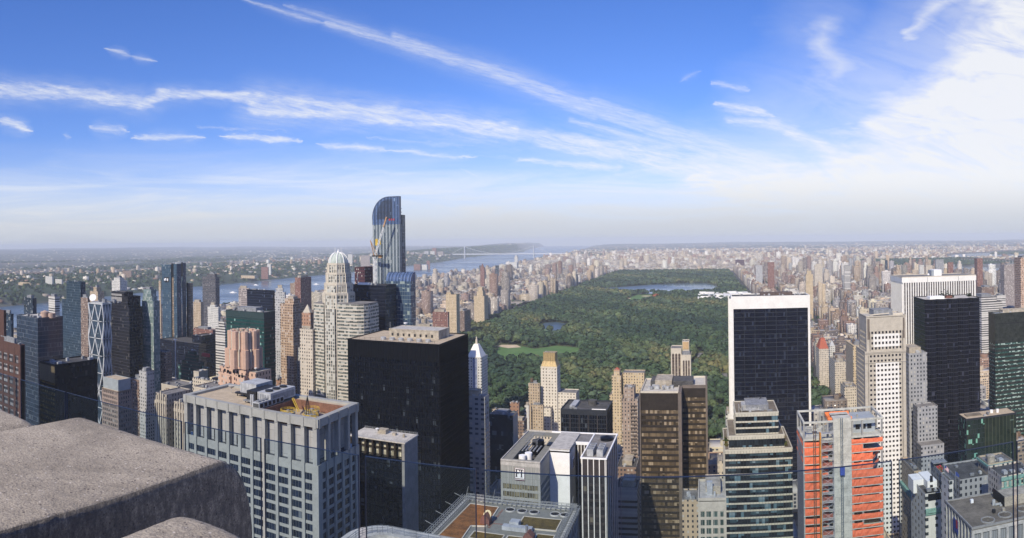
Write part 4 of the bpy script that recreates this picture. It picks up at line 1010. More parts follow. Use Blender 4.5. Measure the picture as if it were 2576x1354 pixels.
# ---- 8. stepped glass tower with pale bands
def banded_tower():
    root = None; T = []
    x0, x1, y0, y1, H = foot(1850.5, 1042, 1957.5, 1849, D=380); y1 = y0+27
    xa, _, za = atd(1833.5, 1101, 376); xb = atd(1974, 1099, 376)[0]; xc, _, zc = atd(1824, 1135, 374); xd = atd(1994, 1133, 374)[0]
    T = [(xc, xd, y0-6, y1+10, 0, zc), (xa, xb, y0-3.2, y1+5, zc, za), (x0, x1, y0, y1, za, H)]
    root = tower('office_tower', 'stepped dark glass tower ringed with pale bands, in front of the white framed slab', T, dict(wall='pale_band' if flat('pale_band', (.55,.52,.42), .6, .08, .3) else '', glass='g_blk_band' if G('g_blk_band', (.006,.007,.009), (.03,.038,.045), 1.7, 4.1, .18, (.12,.20,.24), .08, stripes=None) else '', bay=60, flr=4.1, pier=0, span=.95, dp=.3, ds=.28, top=1.6, sides='SEWN'),
        'roof_brown', cl=6, seed=12, par=.8)
    v_ = MB()
    for (a, b, yy, z0, z1) in ((xc, xd, y0-6, 0, zc), (xa, xb, y0-3.2, zc, za), (x0, x1, y0, za, H)):
        n = round((b-a)/1.7)
        for k in range(n+1):
            x = a+(b-a)*k/n; v_.box(x-.05, x+.05, yy-.34, yy-.1, z0, z1)
    v_.build('mullion', MATS['dark_line'], root)
    bl = MB(); q = random.Random(4); ng = int(zc/4.1)
    for (fa, fb) in ((.06,.16), (.37,.64), (.76,.86)):
        for k in range(14, int(za/4.1)):
            L = xd-xc; yy = y0-6 if k*4.1 < zc-3 else y0-3.2
            if zc-4 < k*4.1 < zc+1 or (k*4.1 > zc and (fa < .1)): continue
            bl.box(xc+L*fa, xc+L*fb, yy-.06, yy-.005, k*(zc/round(zc/4.1)) + 1.05, k*(zc/round(zc/4.1))+ 3.9 if k*4.1 < zc else min(k*4.1+3, za-1.8))
    bl.build('blue_pane', G('g_pale_blue', (.025,.045,.055), (.06,.10,.12), 1.7, 4.1, .1, (.2,.27,.3), .12), root)
    # terraces with planting
    pl = MB(); r_ = random.Random(2)
    tp = MB()
    for k in range(60):
        sd_ = k % 2; x = (xc+.4+r_.random()*1.6) if sd_ == 0 else (xb+.4+r_.random()*1.6); y = y0-3+r_.random()*20; s_ = r_.uniform(.35, .9); zz = zc
        n = Vector((r_.random()-.5, r_.random()-.5, r_.random())).normalized()
        for j in range(6):
            c = Vector((x+r_.uniform(-s_, s_), y+r_.uniform(-s_, s_), zz+.4+r_.random()*s_*1.6)); a = Vector((r_.uniform(-1, 1), r_.uniform(-1, 1), r_.uniform(-1, 1))).normalized()*s_*.5; b = a.cross(Vector((r_.random(), r_.random(), 1))).normalized()*s_*.5
            tp.quad([c-a-b, c+a-b, c+a+b, c-a+b])
    grass_mat('terrace_green', (.05,.10,.03), (.22,.14,.04), .4); tp.build('terrace_plants', MATS['terrace_green'], root)['kind'] = 'stuff'
    mk = MB(); mk.box(x0+4, x0+13, y0+9, y0+18, H+.2, H+2.8); mk.build('penthouse', MATS['mech_light'], root)
    pi = MB()
    for k in range(5): pi.bar((x0+4+k*1.1, y0+3, H+1.2), (x0+4+k*1.1, y0+16, H+3.2), .22)
    for k in range(4): pi.bar((x0+3, y0+2.5+k*1.5, H+1.4), (x0+15, y0+2.5+k*1.5, H+1.4), .15)
    pi.build('pipework', MATS['mech_light'], root)
    cr = MB(); cr.bar((x0+12, y0+20, H), (x0+17, y0+20, H+5), .25); cr.bar((x0+17, y0+20, H+5), (x0+7, y0+20, H+4.4), .2); cr.build('window_rig', MATS['black_metal'], root)
    lt = MB(); lt.box(x0+2, x0+2.3, y0+2, y0+7, H, H+4); lt.box(x0+3.6, x0+3.9, y0+2, y0+7, H, H+4); lt.build('ladder_frame', MATS['concrete_l'], root)
banded_tower()
# ---- 9. tower under construction with orange netting
def orange_tower():
    x0, x1, y0, y1, H = foot(2020.5, 1063, 2222, 2004.6, D=330)
    root = thing('construction_tower', 'unfinished concrete tower hung with orange safety netting', 'skyscraper', (x0, y0, 0))
    occ(x0, x1, y0, y1, H); W = x1-x0; D = y1-y0; fh = 4.3
    conc = flat('raw_concrete', (.52,.52,.46), .9, .14, .3, dirt=(.26,.26,.24)); flat('raw_concrete2', (.33,.33,.31), .9, .1, .3)
    m, nt, b = pbsdf('netting'); pos, px, py, pz, u, side, nz = grid_coords(nt)
    n1 = noise(nt, pos, .45, 5, .7); n2 = noise(nt, cxyz(nt, u*2.2, pz*.5, 1.0), 1.0, 3, .6)
    c = cmix(nt, (n1*.55+n2*.45).ramp(.3, .7), (.68,.12,.045), (.90,.25,.12)); nt.links.new(c, b.inputs['Base Color']); b.inputs['Roughness'].default_value = .8
    bn = nt.nodes.new('ShaderNodeBump'); bn.inputs['Strength'].default_value = .6; bn.inputs['Distance'].default_value = .5; nt.links.new(n2.k, bn.inputs['Height']); nt.links.new(bn.outputs[0], b.inputs['Normal'])
    tr = nt.nodes.new('ShaderNodeBsdfTransparent'); tr.inputs[0].default_value = (1, .45, .3, 1); mx = nt.nodes.new('ShaderNodeMixShader')
    nt.links.new((n1.ramp(.35, .65)*.14+.03).k, mx.inputs[0]); nt.links.new(b.outputs[0], mx.inputs[1]); nt.links.new(tr.outputs[0], mx.inputs[2]); nt.links.new(mx.outputs[0], nt.nodes['Material Output'].inputs[0])
    cx0, cx1 = x0+W*.365, x0+W*.59          # concrete core at the face
    nF = int(H/fh); 
    sl = MB(); nt_ = MB(); co = MB()
    zb = H-nF*fh
    for k in range(nF):
        z = zb+k*fh; top = k >= nF-3
        if k == nF-1 or k == nF-2: continue
        if k == nF-6 or k == nF-5:         # open terrace cut out of the right corner
            sl.prism([(x0, y0), (x0+W*.86, y0), (x0+W*.99, y0+9), (x1, y1), (x0, y1)][:5], z, z+.45)
        else: sl.box(x0, x1, y0, y1, z, z+.45)
    for zt in (H-fh*2, H): 
        sl.box(x0, x1, y0, y0+.9, zt-.9, zt); sl.box(x0, x1, y1-.9, y1, zt-.9, zt); sl.box(x0, x0+.9, y0+.9, y1-.9, zt-.904, zt-.004); sl.box(x1-.9, x1, y0+.9, y1-.9, zt-.904, zt-.004)
    sl.box(x0+1, x1-1, y0+1, y1-1, H-fh*2-.6, H-fh*2-.2)
    sl.build('floor_slab', conc, root)
    for fx in (.008, .30, .61, .735, .985):
        for fy in (.02, .5, .96):
            if .3 < fx < .6 and fy < .1: continue
            co.box(x0+W*fx-.45, x0+W*fx+.45, y0+D*fy-.2, y0+D*fy+.6, 0, H-.91)
    co.build('column', MATS['raw_concrete2'], root)
    cm = MB(); cm.box(cx0, cx1, y0-.8, y0+12, 0, H+1.2); cm.build('core_wall', conc, root)
    jt = MB()
    for k in range(int(H/fh)): jt.box(cx0-.01, cx1+.01, y0-.83, y0-.79, zb+k*fh, zb+k*fh+.12)
    jt.build('pour_joint', MATS['concrete'], root)
    # nets per storey, slightly slack
    q = random.Random(5)
    def net(xa, xb, ya, yb2, za, zb_):
        n = 7; b0 = len(nt_.v)
        for j in range(3):
            for i in range(n+1):
                t = i/n; off = (.25*math.sin(t*math.pi*q.uniform(2, 5))+.2)*(1 if j == 1 else .4)
                dx_, dy_ = (0, -1) if abs(xb-xa) > abs(yb2-ya) else ((-1, 0) if xa < x0+2 else (1, 0))
                nt_.v.append((xa+(xb-xa)*t+dx_*off, ya+(yb2-ya)*t+dy_*off, za+(zb_-za)*j/2+(.3*math.sin(t*math.pi) if j == 2 else 0)*-1))
        for j in range(2):
            for i in range(n): nt_.f.append((b0+j*(n+1)+i, b0+j*(n+1)+i+1, b0+(j+1)*(n+1)+i+1, b0+(j+1)*(n+1)+i)); nt_.m.append(0)
    for k in range(nF-2):
        z = zb+k*fh
        hgt = 3.9 if (q.random() < .75 and k < nF-14) else q.choice((2.9, 3.4, 3.6, 3.9))
        if k == nF-3: hgt = 2.4
        net(x0+.5, x0+W*.30, y0+.05, y0+.05, z+.45, z+.45+hgt)
        cut = k in (nF-6, nF-5)
        net(cx1+.2, x0+W*.735, y0+.05, y0+.05, z+.45, z+.45+hgt)
        net(x0+W*.735, x1-.5 if not cut else x0+W*.86, y0+.05, y0+.05, z+.45, z+.45+(hgt if q.random() < .8 else 1.6))
        if cut: net(x0+W*.86, x0+W*.99, y0, y0+9, z+.45, z+2.4)
        net(x0+.05, x0+.05, y0+.5, y1-.5, z+.45, z+.45+2.6) if k > nF-6 else None
    nt_.build('safety_netting', MATS['netting'], root)
    # solid west flank panels on the lower floors, interior walls behind nets
    wf = MB(); wf.box(x0-.15, x0+.1, y0+.3, y1-.3, 0, H-fh*3); wf.build('flank_wall', flat('mesh_grey', (.30,.29,.29), .8, .25, 1.4), root)
    iw = MB(); iw.box(x0+W*.05, x0+W*.29, y0+4, y0+4.3, 0, H-fh*3); iw.box(x0+W*.62, x0+W*.97, y0+4.5, y0+4.8, 0, H-fh*8); iw.box(x0+2, x1-2, y0+14, y0+14.3, 0, H-fh*3); iw.build('inner_wall', flat('inner_ply', (.30,.20,.11), .9, .2, .8), root)
    # hoist tower between the nets and the core
    hx0, hx1 = x0+W*.21, x0+W*.355; s_ = MB(); hy0, hy1 = y0-3.4, y0-.9
    for (a, b) in ((hx0, hy0), (hx1, hy0), (hx0, hy1), (hx1, hy1)): s_.bar((a, b, 0), (a, b, H-4.5), .16)
    z = 40.0
    while z < H-5:
        for zz in (z, z+1.15): s_.bar((hx0, hy0, zz), (hx1, hy0, zz), .09)
        s_.bar((hx0, hy0, z), (hx1, hy0, z+4.1), .07); s_.bar((hx1, hy0, z), (hx0, hy0, z+4.1), .07)
        s_.box(hx0, hx1, hy0, hy1, z-.06, z+.06); z += 4.3
    s_.build('scaffold_tower', MATS['mech_light'], root)
    op = MB(); op.box(hx0-.9, hx0-.25, hy0, hy1, 30, H-5); op.build('plywood_side', flat('orange_ply', (.55,.24,.05), .85, .2, .7), root)
    k = 0; z = 44.0; ms = MB()
    while z < H-8:
        ms.box(hx0+.2, hx1-.2, hy1-.05, hy1+.02, z, z+2.6); z += 8.6
    ms.build('mesh_panel', flat('rust_mesh', (.33,.12,.09), .9, .2, .9), root)
    def mast(mx, my, col, nm, z1):
        s2 = MB()
        for (a, b) in ((-.5, -.4), (.5, -.4), (-.5, .4), (.5, .4)): s2.bar((mx+a, my+b, 0), (mx+a, my+b, z1), .11)
        z = 20.0
        while z < z1-1: s2.bar((mx-.5, my-.4, z), (mx+.5, my-.4, z+1.2), .07); s2.bar((mx+.5, my-.4, z+1.2), (mx-.5, my-.4, z+2.4), .07); z += 2.4
        return s2.build(nm, MATS[col], root)
    mast(x0+W*.465, y0-1.6, 'blue_line', 'hoist_mast', H+1.5); mast(x0+W*.13, y0-1.4, 'tank_wood', 'hoist_mast', H-1)
    hc = MB(); hc.box(x0+W*.44, x0+W*.495, y0-2.6, y0-1.0, H-27, H-23); hc.build('hoist_cabin', flat('hoist_blue', (.05,.09,.35), .6, .1), root)
    tp = MB(); tp.box(cx0-2, cx1+1.0, y0+2, y0+11, H-.3, H+.2); tp.build('deck', flat('orange_deck', (.80,.22,.07), .8, .2, .5), root)
    tp = MB(); tp.box(cx0-2.2, cx1+1.2, y0+10.8, y0+11, H-.3, H+1.6); tp.box(cx0-2.2, cx0-2, y0+2, y0+11, H-.3, H+1.2); tp.box(cx0-2, cx1+1, y0+1.8, y0+2, H+.2, H+1.0); tp.build('deck_rail', MATS['orange_deck'], root)
    tp = MB(); tp.box(cx0, cx1-.5, y0+5, y0+6.5, H+.2, H+1.2); tp.build('formwork', MATS['yellow_paint'], root)
    sh = MB(); sh.box(x0+W*.63, x0+W*.93, y0+6, y0+6.5, H-fh*2-.2, H-2.5); sh.box(x0+W*.62, x0+W*.95, y0+6, y1-2, H-2.5, H-2.2); sh.build('shed', MATS['silver_clad'], root)
    sh = MB()
    for k in range(3): sh.box(x0+W*(.68+k*.075), x0+W*(.735+k*.075), y0+5.9, y0+5.99, H-7, H-4.4)
    sh.build('doorway', MATS['black_metal'], root)
    bt = MB()
    for k in range(26):
        x = x0+q.uniform(.05, .95)*W; y = y0+q.uniform(.3, .9)*D; bt.box(x, x+q.uniform(.5, 2.5), y, y+q.uniform(.5, 2), H-fh*2-.2, H-fh*2+q.uniform(.3, 1.6))
    bt.build('stacked_material', MATS['mech_grey'], root)
orange_tower()
# ---- masonry of the plain ones
MZ = masonry
def mz(name, c, **k):
    if name not in MATS: masonry(name, c, attr=False, world=False, **k)
    return name
# ---- 10. cream tower with the gridded south front (712-like)
def gridded_tower():
    x0, x1, y0, y1, H = foot(2180, 799, 2277.5, 2162, D=506)
    xw0, yw0, zw = atd(2172, 890, 502); xw1 = atd(2284.5, 886, 506)[0]
    G('g_712', (.010,.012,.02), (.03,.03,.035), 1.6, 3.6, .05, (.25,.25,.22), .12)
    st = dict(wall='limestone', glass='g_712', bay=2.85, flr=3.7, pier=1.35, span=2.0, dp=.35, ds=.34, top=11, corner=2.6)
    root = tower('office_tower', 'cream stone tower with a white checkered panel of square windows down its front', [(x0-1.6, xw1, y0-1, y1+4, 0, zw, dict(top=2)), (x0, x1, y0, y1, zw, H)], st, 'gravel_pale', cl=2, seed=3, par=1.0)
    # white marble lattice in the middle of the south front
    W = x1-x0; w = MB(); a, b = x0+W*.21, x0+W*.80; a2, b2 = x0+W*.27, x0+W*.92
    for (xa, xb, za, zb_, yy) in ((x0+W*.20, x0+W*.80, zw+1, H-12, y0), (x0+W*.20, x0+W*.74, 0, zw-9, y0-1)):
        X0, X1, z0_ = (x0, x1, zw) if yy == y0 else (x0-1.6, xw1, 0)
        bw = (X1-X0)/round((X1-X0)/2.85); i0 = round((xa-X0)/bw); n = round((xb-xa)/bw); xa = X0+i0*bw; xb = xa+n*bw
        Hh = (H-zw-11) if yy == y0 else (zw-2); fh = Hh/round(Hh/3.7); za = z0_+math.ceil((za-z0_)/fh)*fh; m = int((zb_-za)/fh); zb_ = za+m*fh+1.9
        for i in range(n+1): w.box(xa+i*bw-.6, xa+i*bw+.6, yy-.52, yy-.02, za, zb_)
        for k in range(m+1): w.box(xa-.54, xb+.54, yy-.50, yy-.03, za+k*fh, za+k*fh+1.9)
    w.build('marble_panel', MATS['white_stone'], root)
    s_ = MB()
    for k in (0.0, .36, .37, .72):
        pass
    s_.box(x0+.4, x0+2.2, y0-.45, y0-.3, H-17, H-1.2); s_.box(x1-2.2, x1-.8, y0-.45, y0-.3, H-17, H-1.2); s_.build('louvre', MATS['bronze_stone'], root)
    c = MB(); c.box(x0-2.0, xw1+.4, y0-1.8, y0-1.3, zw-.8, zw-.2); c.box(x0-2.0, xw1+.4, y0-1.8, y0-1.3, zw-8, zw-7.4); c.build('string_course', MATS['limestone'], root)
    c = MB(); c.bar((x0+4, y0+6, H+1), (x1-12, y0+4, H+2.2), .5); c.box(x1-9, x1-1, y0+3, y0+4, H+.3, H+2.2); c.build('window_rig', MATS['cream_stone'], root)
gridded_tower()
# ---- 11. white ribbed slab
def ribbed_slab():
    x0, x1, y0, y1, H = foot(2271, 699, 2451.7, 2251, D=712)
    y1 = y0+42
    root = thing('office_tower', 'broad white slab striped with close vertical ribs and dark windows', 'skyscraper', (x0, y0, 0)); occ(x0, x1, y0, y1, H)
    MB().box(x0, x1, y0, y1, 0, H-3).build('glazing', G('g_rib', (.03,.025,.028), (.075,.06,.06), 2.0, 3.8, .12, (.22,.2,.19), .15, line=(.10,.09,.09), lw=0.0, lh=.28), root)
    w = MB(); n = 30
    for k in range(n+1):
        x = x0+.5+k*(x1-x0-1)/n; w.box(x-.62, x+.62, y0-1.3, y0-.01, 0, H-5.5); w.box(x-.62, x+.62, y1+.01, y1+1.3, 0, H-5.5)
    for k in range(14):
        y = y0+.5+k*(y1-y0-1)/13; w.box(x0-1.3, x0-.01, y-.62, y+.62, 0, H-5.5); w.box(x1+.01, x1+1.3, y-.62, y+.62, 0, H-5.5)
    w.build('rib', MATS['white_stone'], root)
    t = MB(); t.box(x0-1.35, x1+1.35, y0-1.35, y1+1.35, H-5.5, H); t.build('top_band', MATS['white_stone'], root)
    MB().box(x0, x1, y0, y1, H, H+.3).build('roof', MATS['roof_grey'], root)
    p = MB(); parapet(p, x0, x1, y0, y1, H+.3, .6, .6, 1.2); p.build('coping', MATS['cream_stone'], root)
    MB().box(x0+40, x0+49, y0+12, y0+26, H, H+7).build('penthouse', MATS['white_paint'], root)
    MB().box(x0+37, x0+40, y0+12, y0+24, H, H+6.4).build('penthouse', MATS['silver_clad'], root)
    d = MB(); d.lathe(x0+32, y0+8, [(.2, H+1), (1.3, H+1.6), (1.3, H+2.6), (.3, H+3.4)], 12); d.build('radome', MATS['white_paint'], root)
    cj = MB()
    for k in (.33, .76): cj.box(x0+(x1-x0)*k-.2, x0+(x1-x0)*k+.2, y0-1.42, y0-1.32, 0, H-.1)
    cj.build('joint', MATS['mech_grey'], root)
ribbed_slab()
# ---- 12. black tower with the sawtooth front
def sawtooth_tower():
    x0, x1, y0, y1, H = foot(2329.5, 757, 2467, None, D=592)
    y1 = y0+36
    root = thing('skyscraper', 'black glass tower with a pleated zigzag front and planting on its roof', 'skyscraper', (x0, y0, 0)); occ(x0, x1, y0, y1, H)
    n = 5; pts = []
    for k in range(n):
        xa = x0+k*(x1-x0)/n; w_ = (x1-x0)/n
        pts += [(xa, y0+3.2), (xa+w_*.42, y0), (xa+w_*.86, y0+.4)]
    pts += [(x1, y0+3.2), (x1, y1), (x0, y1)]
    MB().prism(pts, 0, H).build('glazing', G('g_saw', (.003,.004,.007), (.010,.011,.018), 1.5, 3.9, .04, (.05,.055,.08), .14, line=(.018,.018,.027), lw=.08, lh=.16, wav=.03), root)
    w = MB()
    for p in pts[:-2]: w.bar((p[0], p[1], 0), (p[0], p[1], H), .16)
    w.build('corner_mullion', MATS['black_clad'], root)
    p2 = MB(); ins = [(p[0]*.98+(x0+x1)/2*.02, p[1]+.4) for p in pts[:-2]]+[(x1-1, y1-1), (x0+1, y1-1)]
    p2.prism(ins, H, H+.3); p2.build('roof', MATS['gravel_pale'], root)
    b = MB()
    for i in range(len(pts)): a = pts[i]; c = pts[(i+1) % len(pts)]; b.bar((*a, H+.5), (*c, H+.5), .45)
    b.build('coping', MATS['black_clad'], root)
    q = random.Random(3); tr = MB()
    for (fx, fy, s_) in ((.40, .5, 1.5), (.47, .45, 2.4), (.50, .6, 3.0), (.55, .4, 1.6), (.93, .5, 1.2)):
        for k in range(60):
            c = Vector((x0+(x1-x0)*fx+q.gauss(0, s_*.7), y0+(y1-y0)*fy+q.gauss(0, s_*.7), H+.6+abs(q.gauss(0, s_))))
            a = Vector((q.uniform(-1, 1), q.uniform(-1, 1), q.uniform(-1, 1))).normalized()*.5; d = a.cross(Vector((q.random(), q.random(), 1))).normalized()*.5
            tr.quad([c-a-d, c+a-d, c+a+d, c-a+d])
    tr.build('roof_planting', flat('roof_green', (.035,.055,.025), .9, .2), root)['kind'] = 'stuff'
    MB().box(x0+7, x0+21, y0+9, y0+18, H+.3, H+2.6).build('roof_house', MATS['white_paint'], root)
    MB().box(x0+24, x0+30, y0+12, y0+18, H+.3, H+2.4).build('roof_house', MATS['hut_brick'], root)
sawtooth_tower()
# ---- 13. dark green tower at the far edge
x0, x1, y0, y1, H = foot(2503, 792, 2700, 2487, D=635)
x1 = x0+60
t = tower('office_tower', 'dark green stone tower with glassy window rows, cut by the right-hand edge of the view', [(x0, x1, y0, y1, 0, H)], dict(wall='green_stone' if flat('green_stone', (.035,.040,.034), .35, .35, .25) else '', glass='g_gx' if G('g_gx', (.02,.05,.045), (.07,.14,.12), 1.5, 4.0, .38, (.38,.48,.42), .08) else '', bay=60, flr=4.0, pier=0, span=2.3, dp=.3, ds=.3, top=28), 'silver_clad', cl=4, seed=9)
MB().box(x0+3, x1, y0-.42, y0-.31, H-9.5, H-8.6).build('shadow_gap', MATS['black_metal'], t)
# ---- 14. green glass box with the tan roof
x0, x1, y0, y1, H = foot(2431, 1056, 2556, 2410.8, D=524)
t = tower('office_building', 'green glass box with a tan roof, between the zigzag tower and the dark green one', [(x0, x1, y0, y1, 0, H)], dict(wall='dark_line', glass='g_gbox' if G('g_gbox', (.008,.016,.013), (.025,.04,.032), 1.6, 3.8, .16, (.20,.44,.33), .06) else '', bay=3.2, flr=3.8, pier=.10, span=.25, dp=.2, ds=.1, top=1), 'gravel_tan', cat='building', cl=2, seed=21, mech=False, par=.5)
MB().box(x0+(x1-x0)*.36, x1-.5, y0-.28, y0-.22, 0, H-1).build('dark_bay', G('g_gdark', (.010,.018,.012), (.022,.034,.024), 3.2, 3.8, .02, (.1,.15,.12), .1, line=(.12,.12,.07), lw=.05), t)
mb = MB(); mb.cyl(x0+26, y0+9, 1.4, H, H+2.6, 12); mb.cyl(x0+31, y0+8, 1.2, H, H+3, 12); mb.build('radome', MATS['white_paint'], t)
mb = MB(); mb.box(x0+3, x0+16, y0+6, y0+12, H+.3, H+1.2); mb.build('roof_well', MATS['roof_brown'], t)
# ---- 15. bottom right roof with round fans
def fan_roof():
    H = 135; x0, y0 = atz(2445, 1329, H); x1 = x0+70; y1 = atz(2373, 1261, H)[1]
    root = thing('office_building', 'wide brown roof with round sunken fans above pale ribbed walls', 'building', (x0, y0, 0)); occ(x0, x1, y0, y1, H)
    MB().box(x0+.5, x1, y0+.5, y1-.5, 0, H-1).build('glazing', G('g_fan', (.22,.23,.23), (.32,.33,.33), .7, 12, .0, (.3,.3,.3), .4, line=(.12,.12,.12), lw=.3, lh=.04), root)
    w = MB()
    for k in range(20): x = x0+k*3.6; w.box(x, x+1.0, y0-.1, y0+.49, 0, H-1.2)
    w.box(x0, x1, y0-.15, y0+.5, H-2.4, H-1.0)
    for k in range(9): y = y0+.6+k*(y1-y0-1.2)/8; w.box(x0-.1, x0+.49, y-.35, y+.35, 0, H-1.2)
    w.build('rib', MATS['concrete_l'], root)
    MB().box(x0, x1, y0, y1, H-1, H-.3).build('roof', MATS['roof_brown'], root)
    p = MB(); parapet(p, x0, x1, y0, y1, H-.3, .5, .5, .15); p.build('coping', MATS['grey_stone'], root)
    for (a, b) in ((8.5, 4.2), (16.5, 5.6), (25.5, 7.2), (34, 9)): fan(root, x0+a, y0+b, H-.3, 2.6, ring='grey_stone', hub='roof_brown')
    MB().box(x0+20, x0+60, y0+13, y0+21, H-.3, H+3.6).build('penthouse', MATS['mech_tan'], root)
    MB().box(x0+19.7, x0+20, y0+13, y0+24, H-.3, H+3.8).build('penthouse_wall', MATS['black_clad'], root)
    l = MB(); l.box(x0+16, x0+17.2, y0+16, y0+16.6, H-.3, H+2); l.box(x0+16.8, x0+19.4, y0+15, y0+15.6, H, H+.7); l.box(x0+18.4, x0+19.4, y0+14, y0+14.6, H-.3, H+.4); l.build('roof_stair', MATS['mech_light'], root)
    for (a, b, m) in ((26, 25, 'mech_light'), (33, 26, 'white_paint'), (13, 9, 'black_metal'), (17, 8.5, 'mech_tan'), (9, 22, 'white_paint')): MB().box(x0+a, x0+a+1.1, y0+b, y0+b+1.1, H-.3, H+1.1).build('roof_box', MATS[m], root)
    lg = MB(); cy_, cz = (y0+y1)/2+2, H-5.0
    lg.box(x0-.35, x0-.12, cy_-2.6, cy_+2.6, cz-3, cz+2); lg.build('wall_emblem', MATS['flag_blue'], root)
    lg = MB(); lg.box(x0-.42, x0-.36, cy_-2.2, cy_-.6, cz-1, cz+2.2); lg.build('wall_emblem', MATS['flag_red'], root)
fan_roof()
def flag(x, y, z0, h, kind, label):
    root = thing('flagpole', label, 'flag', (x, y, z0))
    MB().bar((x, y, z0), (x, y, z0+h), .09, 6).build('pole', MATS['mech_light'], root)
    mb = MB(); n = 8; rows = 13 if kind == 'stripes' else 2; L, Hh = 3.4, 2.3
    for j in range(rows+1):
        for i in range(n+1):
            t = i/n; mb.v.append((x+.1+L*t*.62, y-.25*math.sin(t*7+j*.15)-.1, z0+h-.2-Hh*j/rows-t*t*2.0))
    for j in range(rows):
        for i in range(n):
            a = j*(n+1)+i; mb.f.append((a, a+1, a+n+2, a+n+1)); mb.m.append((1 if (i < 4 and j < 7) else (0 if j % 2 == 0 else 2)) if kind == 'stripes' else 0)
    ms = {'stripes': [MATS['flag_red'], MATS['flag_blue'], MATS['white_paint']], 'white': [MATS['white_paint']], 'blue': [MATS['flag_blue']]}[kind]
    mb.build('flag_cloth', ms, root)
X, Y, Z = atd(2376, 1190, 345); flag(X, Y, Z-5, 9, 'stripes', 'flagpole with a red and white striped flag above the dark canyon')
X, Y, Z = atd(2403, 1205, 350); flag(X, Y, Z-5, 9, 'blue', 'flagpole with a dark blue flag in shadow')
X, Y, Z = atd(2482, 1262, 300); flag(X, Y, Z-6, 10, 'white', 'flagpole with a white flag behind the wide brown roof')
# ---- 16. lower blocks at the right between the towers
def simple(name, label, xc, yc, xs, xd, mat, roofm='roof_grey', D=None, H=None, depth=None, cat='building', cl=3, seed=1, mech=True, tiers=None, wt=0, x1=None, par=1.1, group=None, sc=.8):
    a, b, c, d, h = foot(xc, yc, xs, xd, D=D, H=H)
    if depth and (abs(a/c) < .2 or a > 0 or xd is None): d = c+depth
    T = [(a, b, c, d, 0, h)]
    for (fa, fb, fc, fd, dh) in (tiers or []):
        z = T[-1][5]; T.append((a+(b-a)*fa, a+(b-a)*fb, c+(d-c)*fc, c+(d-c)*fd, z, z+dh))
    return plain(name, label, T, mat, roofm, cat, cl, seed, mech, group, wt=wt, sc=sc, par=par), T
mz('m_white', (.66,.65,.60), bay=5.5, flr=3.9, ww=.30, wh=.45, win=(.04,.05,.055)); mz('m_cream', (.60,.53,.42), bay=2.6, flr=3.3, ww=.4, wh=.48); mz('m_cream2', (.55,.51,.42), bay=3.4, flr=3.6, ww=.62, wh=.62, win=(.05,.075,.065))
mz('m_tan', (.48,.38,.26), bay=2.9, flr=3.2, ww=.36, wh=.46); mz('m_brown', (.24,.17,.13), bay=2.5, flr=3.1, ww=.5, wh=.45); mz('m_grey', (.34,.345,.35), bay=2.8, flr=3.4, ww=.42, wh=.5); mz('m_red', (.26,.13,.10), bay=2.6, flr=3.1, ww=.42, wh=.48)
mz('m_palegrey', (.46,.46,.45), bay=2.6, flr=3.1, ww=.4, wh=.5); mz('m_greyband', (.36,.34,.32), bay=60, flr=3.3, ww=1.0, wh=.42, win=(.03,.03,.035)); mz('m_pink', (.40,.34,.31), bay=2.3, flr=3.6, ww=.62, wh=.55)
mz('m_offwhite', (.62,.61,.56), bay=3.0, flr=3.3, ww=.4, wh=.45); mz('m_yellow', (.58,.46,.29), bay=3.1, flr=3.3, ww=.34, wh=.42)
t, T = simple('club_building', 'white stepped building with black skylights and a green copper cornice, beside the wide brown roof', 2328, 1248, 2372, 2300, 'm_white', 'roof_dark', D=360, depth=26, cl=4, seed=5, mech=False)
a = T[0]
q = MB(); q.box(a[0]+4, a[1]-.5, a[2]+8, a[3]-2, a[5], a[5]+4.5); q.box(a[0]-2, a[0]+4, a[2]+15, a[3]-1, a[5]-4, a[5]+3.5); q.build('upper_block', MATS['white_paint'], t)
q = MB(); q.box(a[0]+1.5, a[1]-.8, a[2]-.2, a[2]+7.5, a[5]-3, a[5]+.8); q.build('skylight', MATS['black_clad'], t)
q = MB(); q.box(a[0]-.2, a[1]+.2, a[2]-1.6, a[2]-.1, a[5]-9.2, a[5]-7.2); q.box(a[0]-.1, a[1]+.1, a[2]-.9, a[2]-.1, a[5]-10.5, a[5]-9.2); q.build('copper_cornice', MATS['copper_green'], t)
q = MB(); q.box(a[0]+5.5, a[1]-3, a[2]+7.8, a[2]+7.99, a[5]+4, a[5]+7.6); q.box(a[0]+5.5, a[1]-3, a[2]+7.8, a[2]+7.99, a[5]+1, a[5]+2.4); q.build('window_band', MATS['black_metal'], t)
t, T = simple('apartment_building', 'narrow beige building with green copper cornice on its flank, left of the white one', 2300, 1190, 2316, 2276, 'm_tan', 'roof_dark', D=395, depth=26, cl=2, seed=6, mech=False)
a = T[0]; q = MB(); q.box(a[0]-1.8, a[0]-.1, a[2]-.6, a[3], a[5]-16, a[5]-13.5); q.build('copper_cornice', MATS['copper_green'], t)
t, T = simple('apartment_building', 'small white house with a black roof light, right of the white stepped building', 2388, 1215, 2398, 2376, 'm_white', 'roof_dark', D=330, depth=12, cl=0, mech=False)
t, T = simple('hotel_building', 'stone building crowned with a water tank and green copper trim behind the white flag', 2487, 1172, 2548, 2479, 'm_tan', 'roof_grey', D=352, depth=14, cl=5, seed=11, wt=0, mech=False)
a = T[0]; q = MB(); q.box(a[0]-.8, a[1]+.8, a[2]-1.0, a[2]-.2, a[5]-.9, a[5]+.3); q.box(a[0]-.8, a[0]-.2, a[2]-.2, a[3]+.5, a[5]-.9, a[5]+.3); q.build('copper_trim', MATS['copper_green'], t)
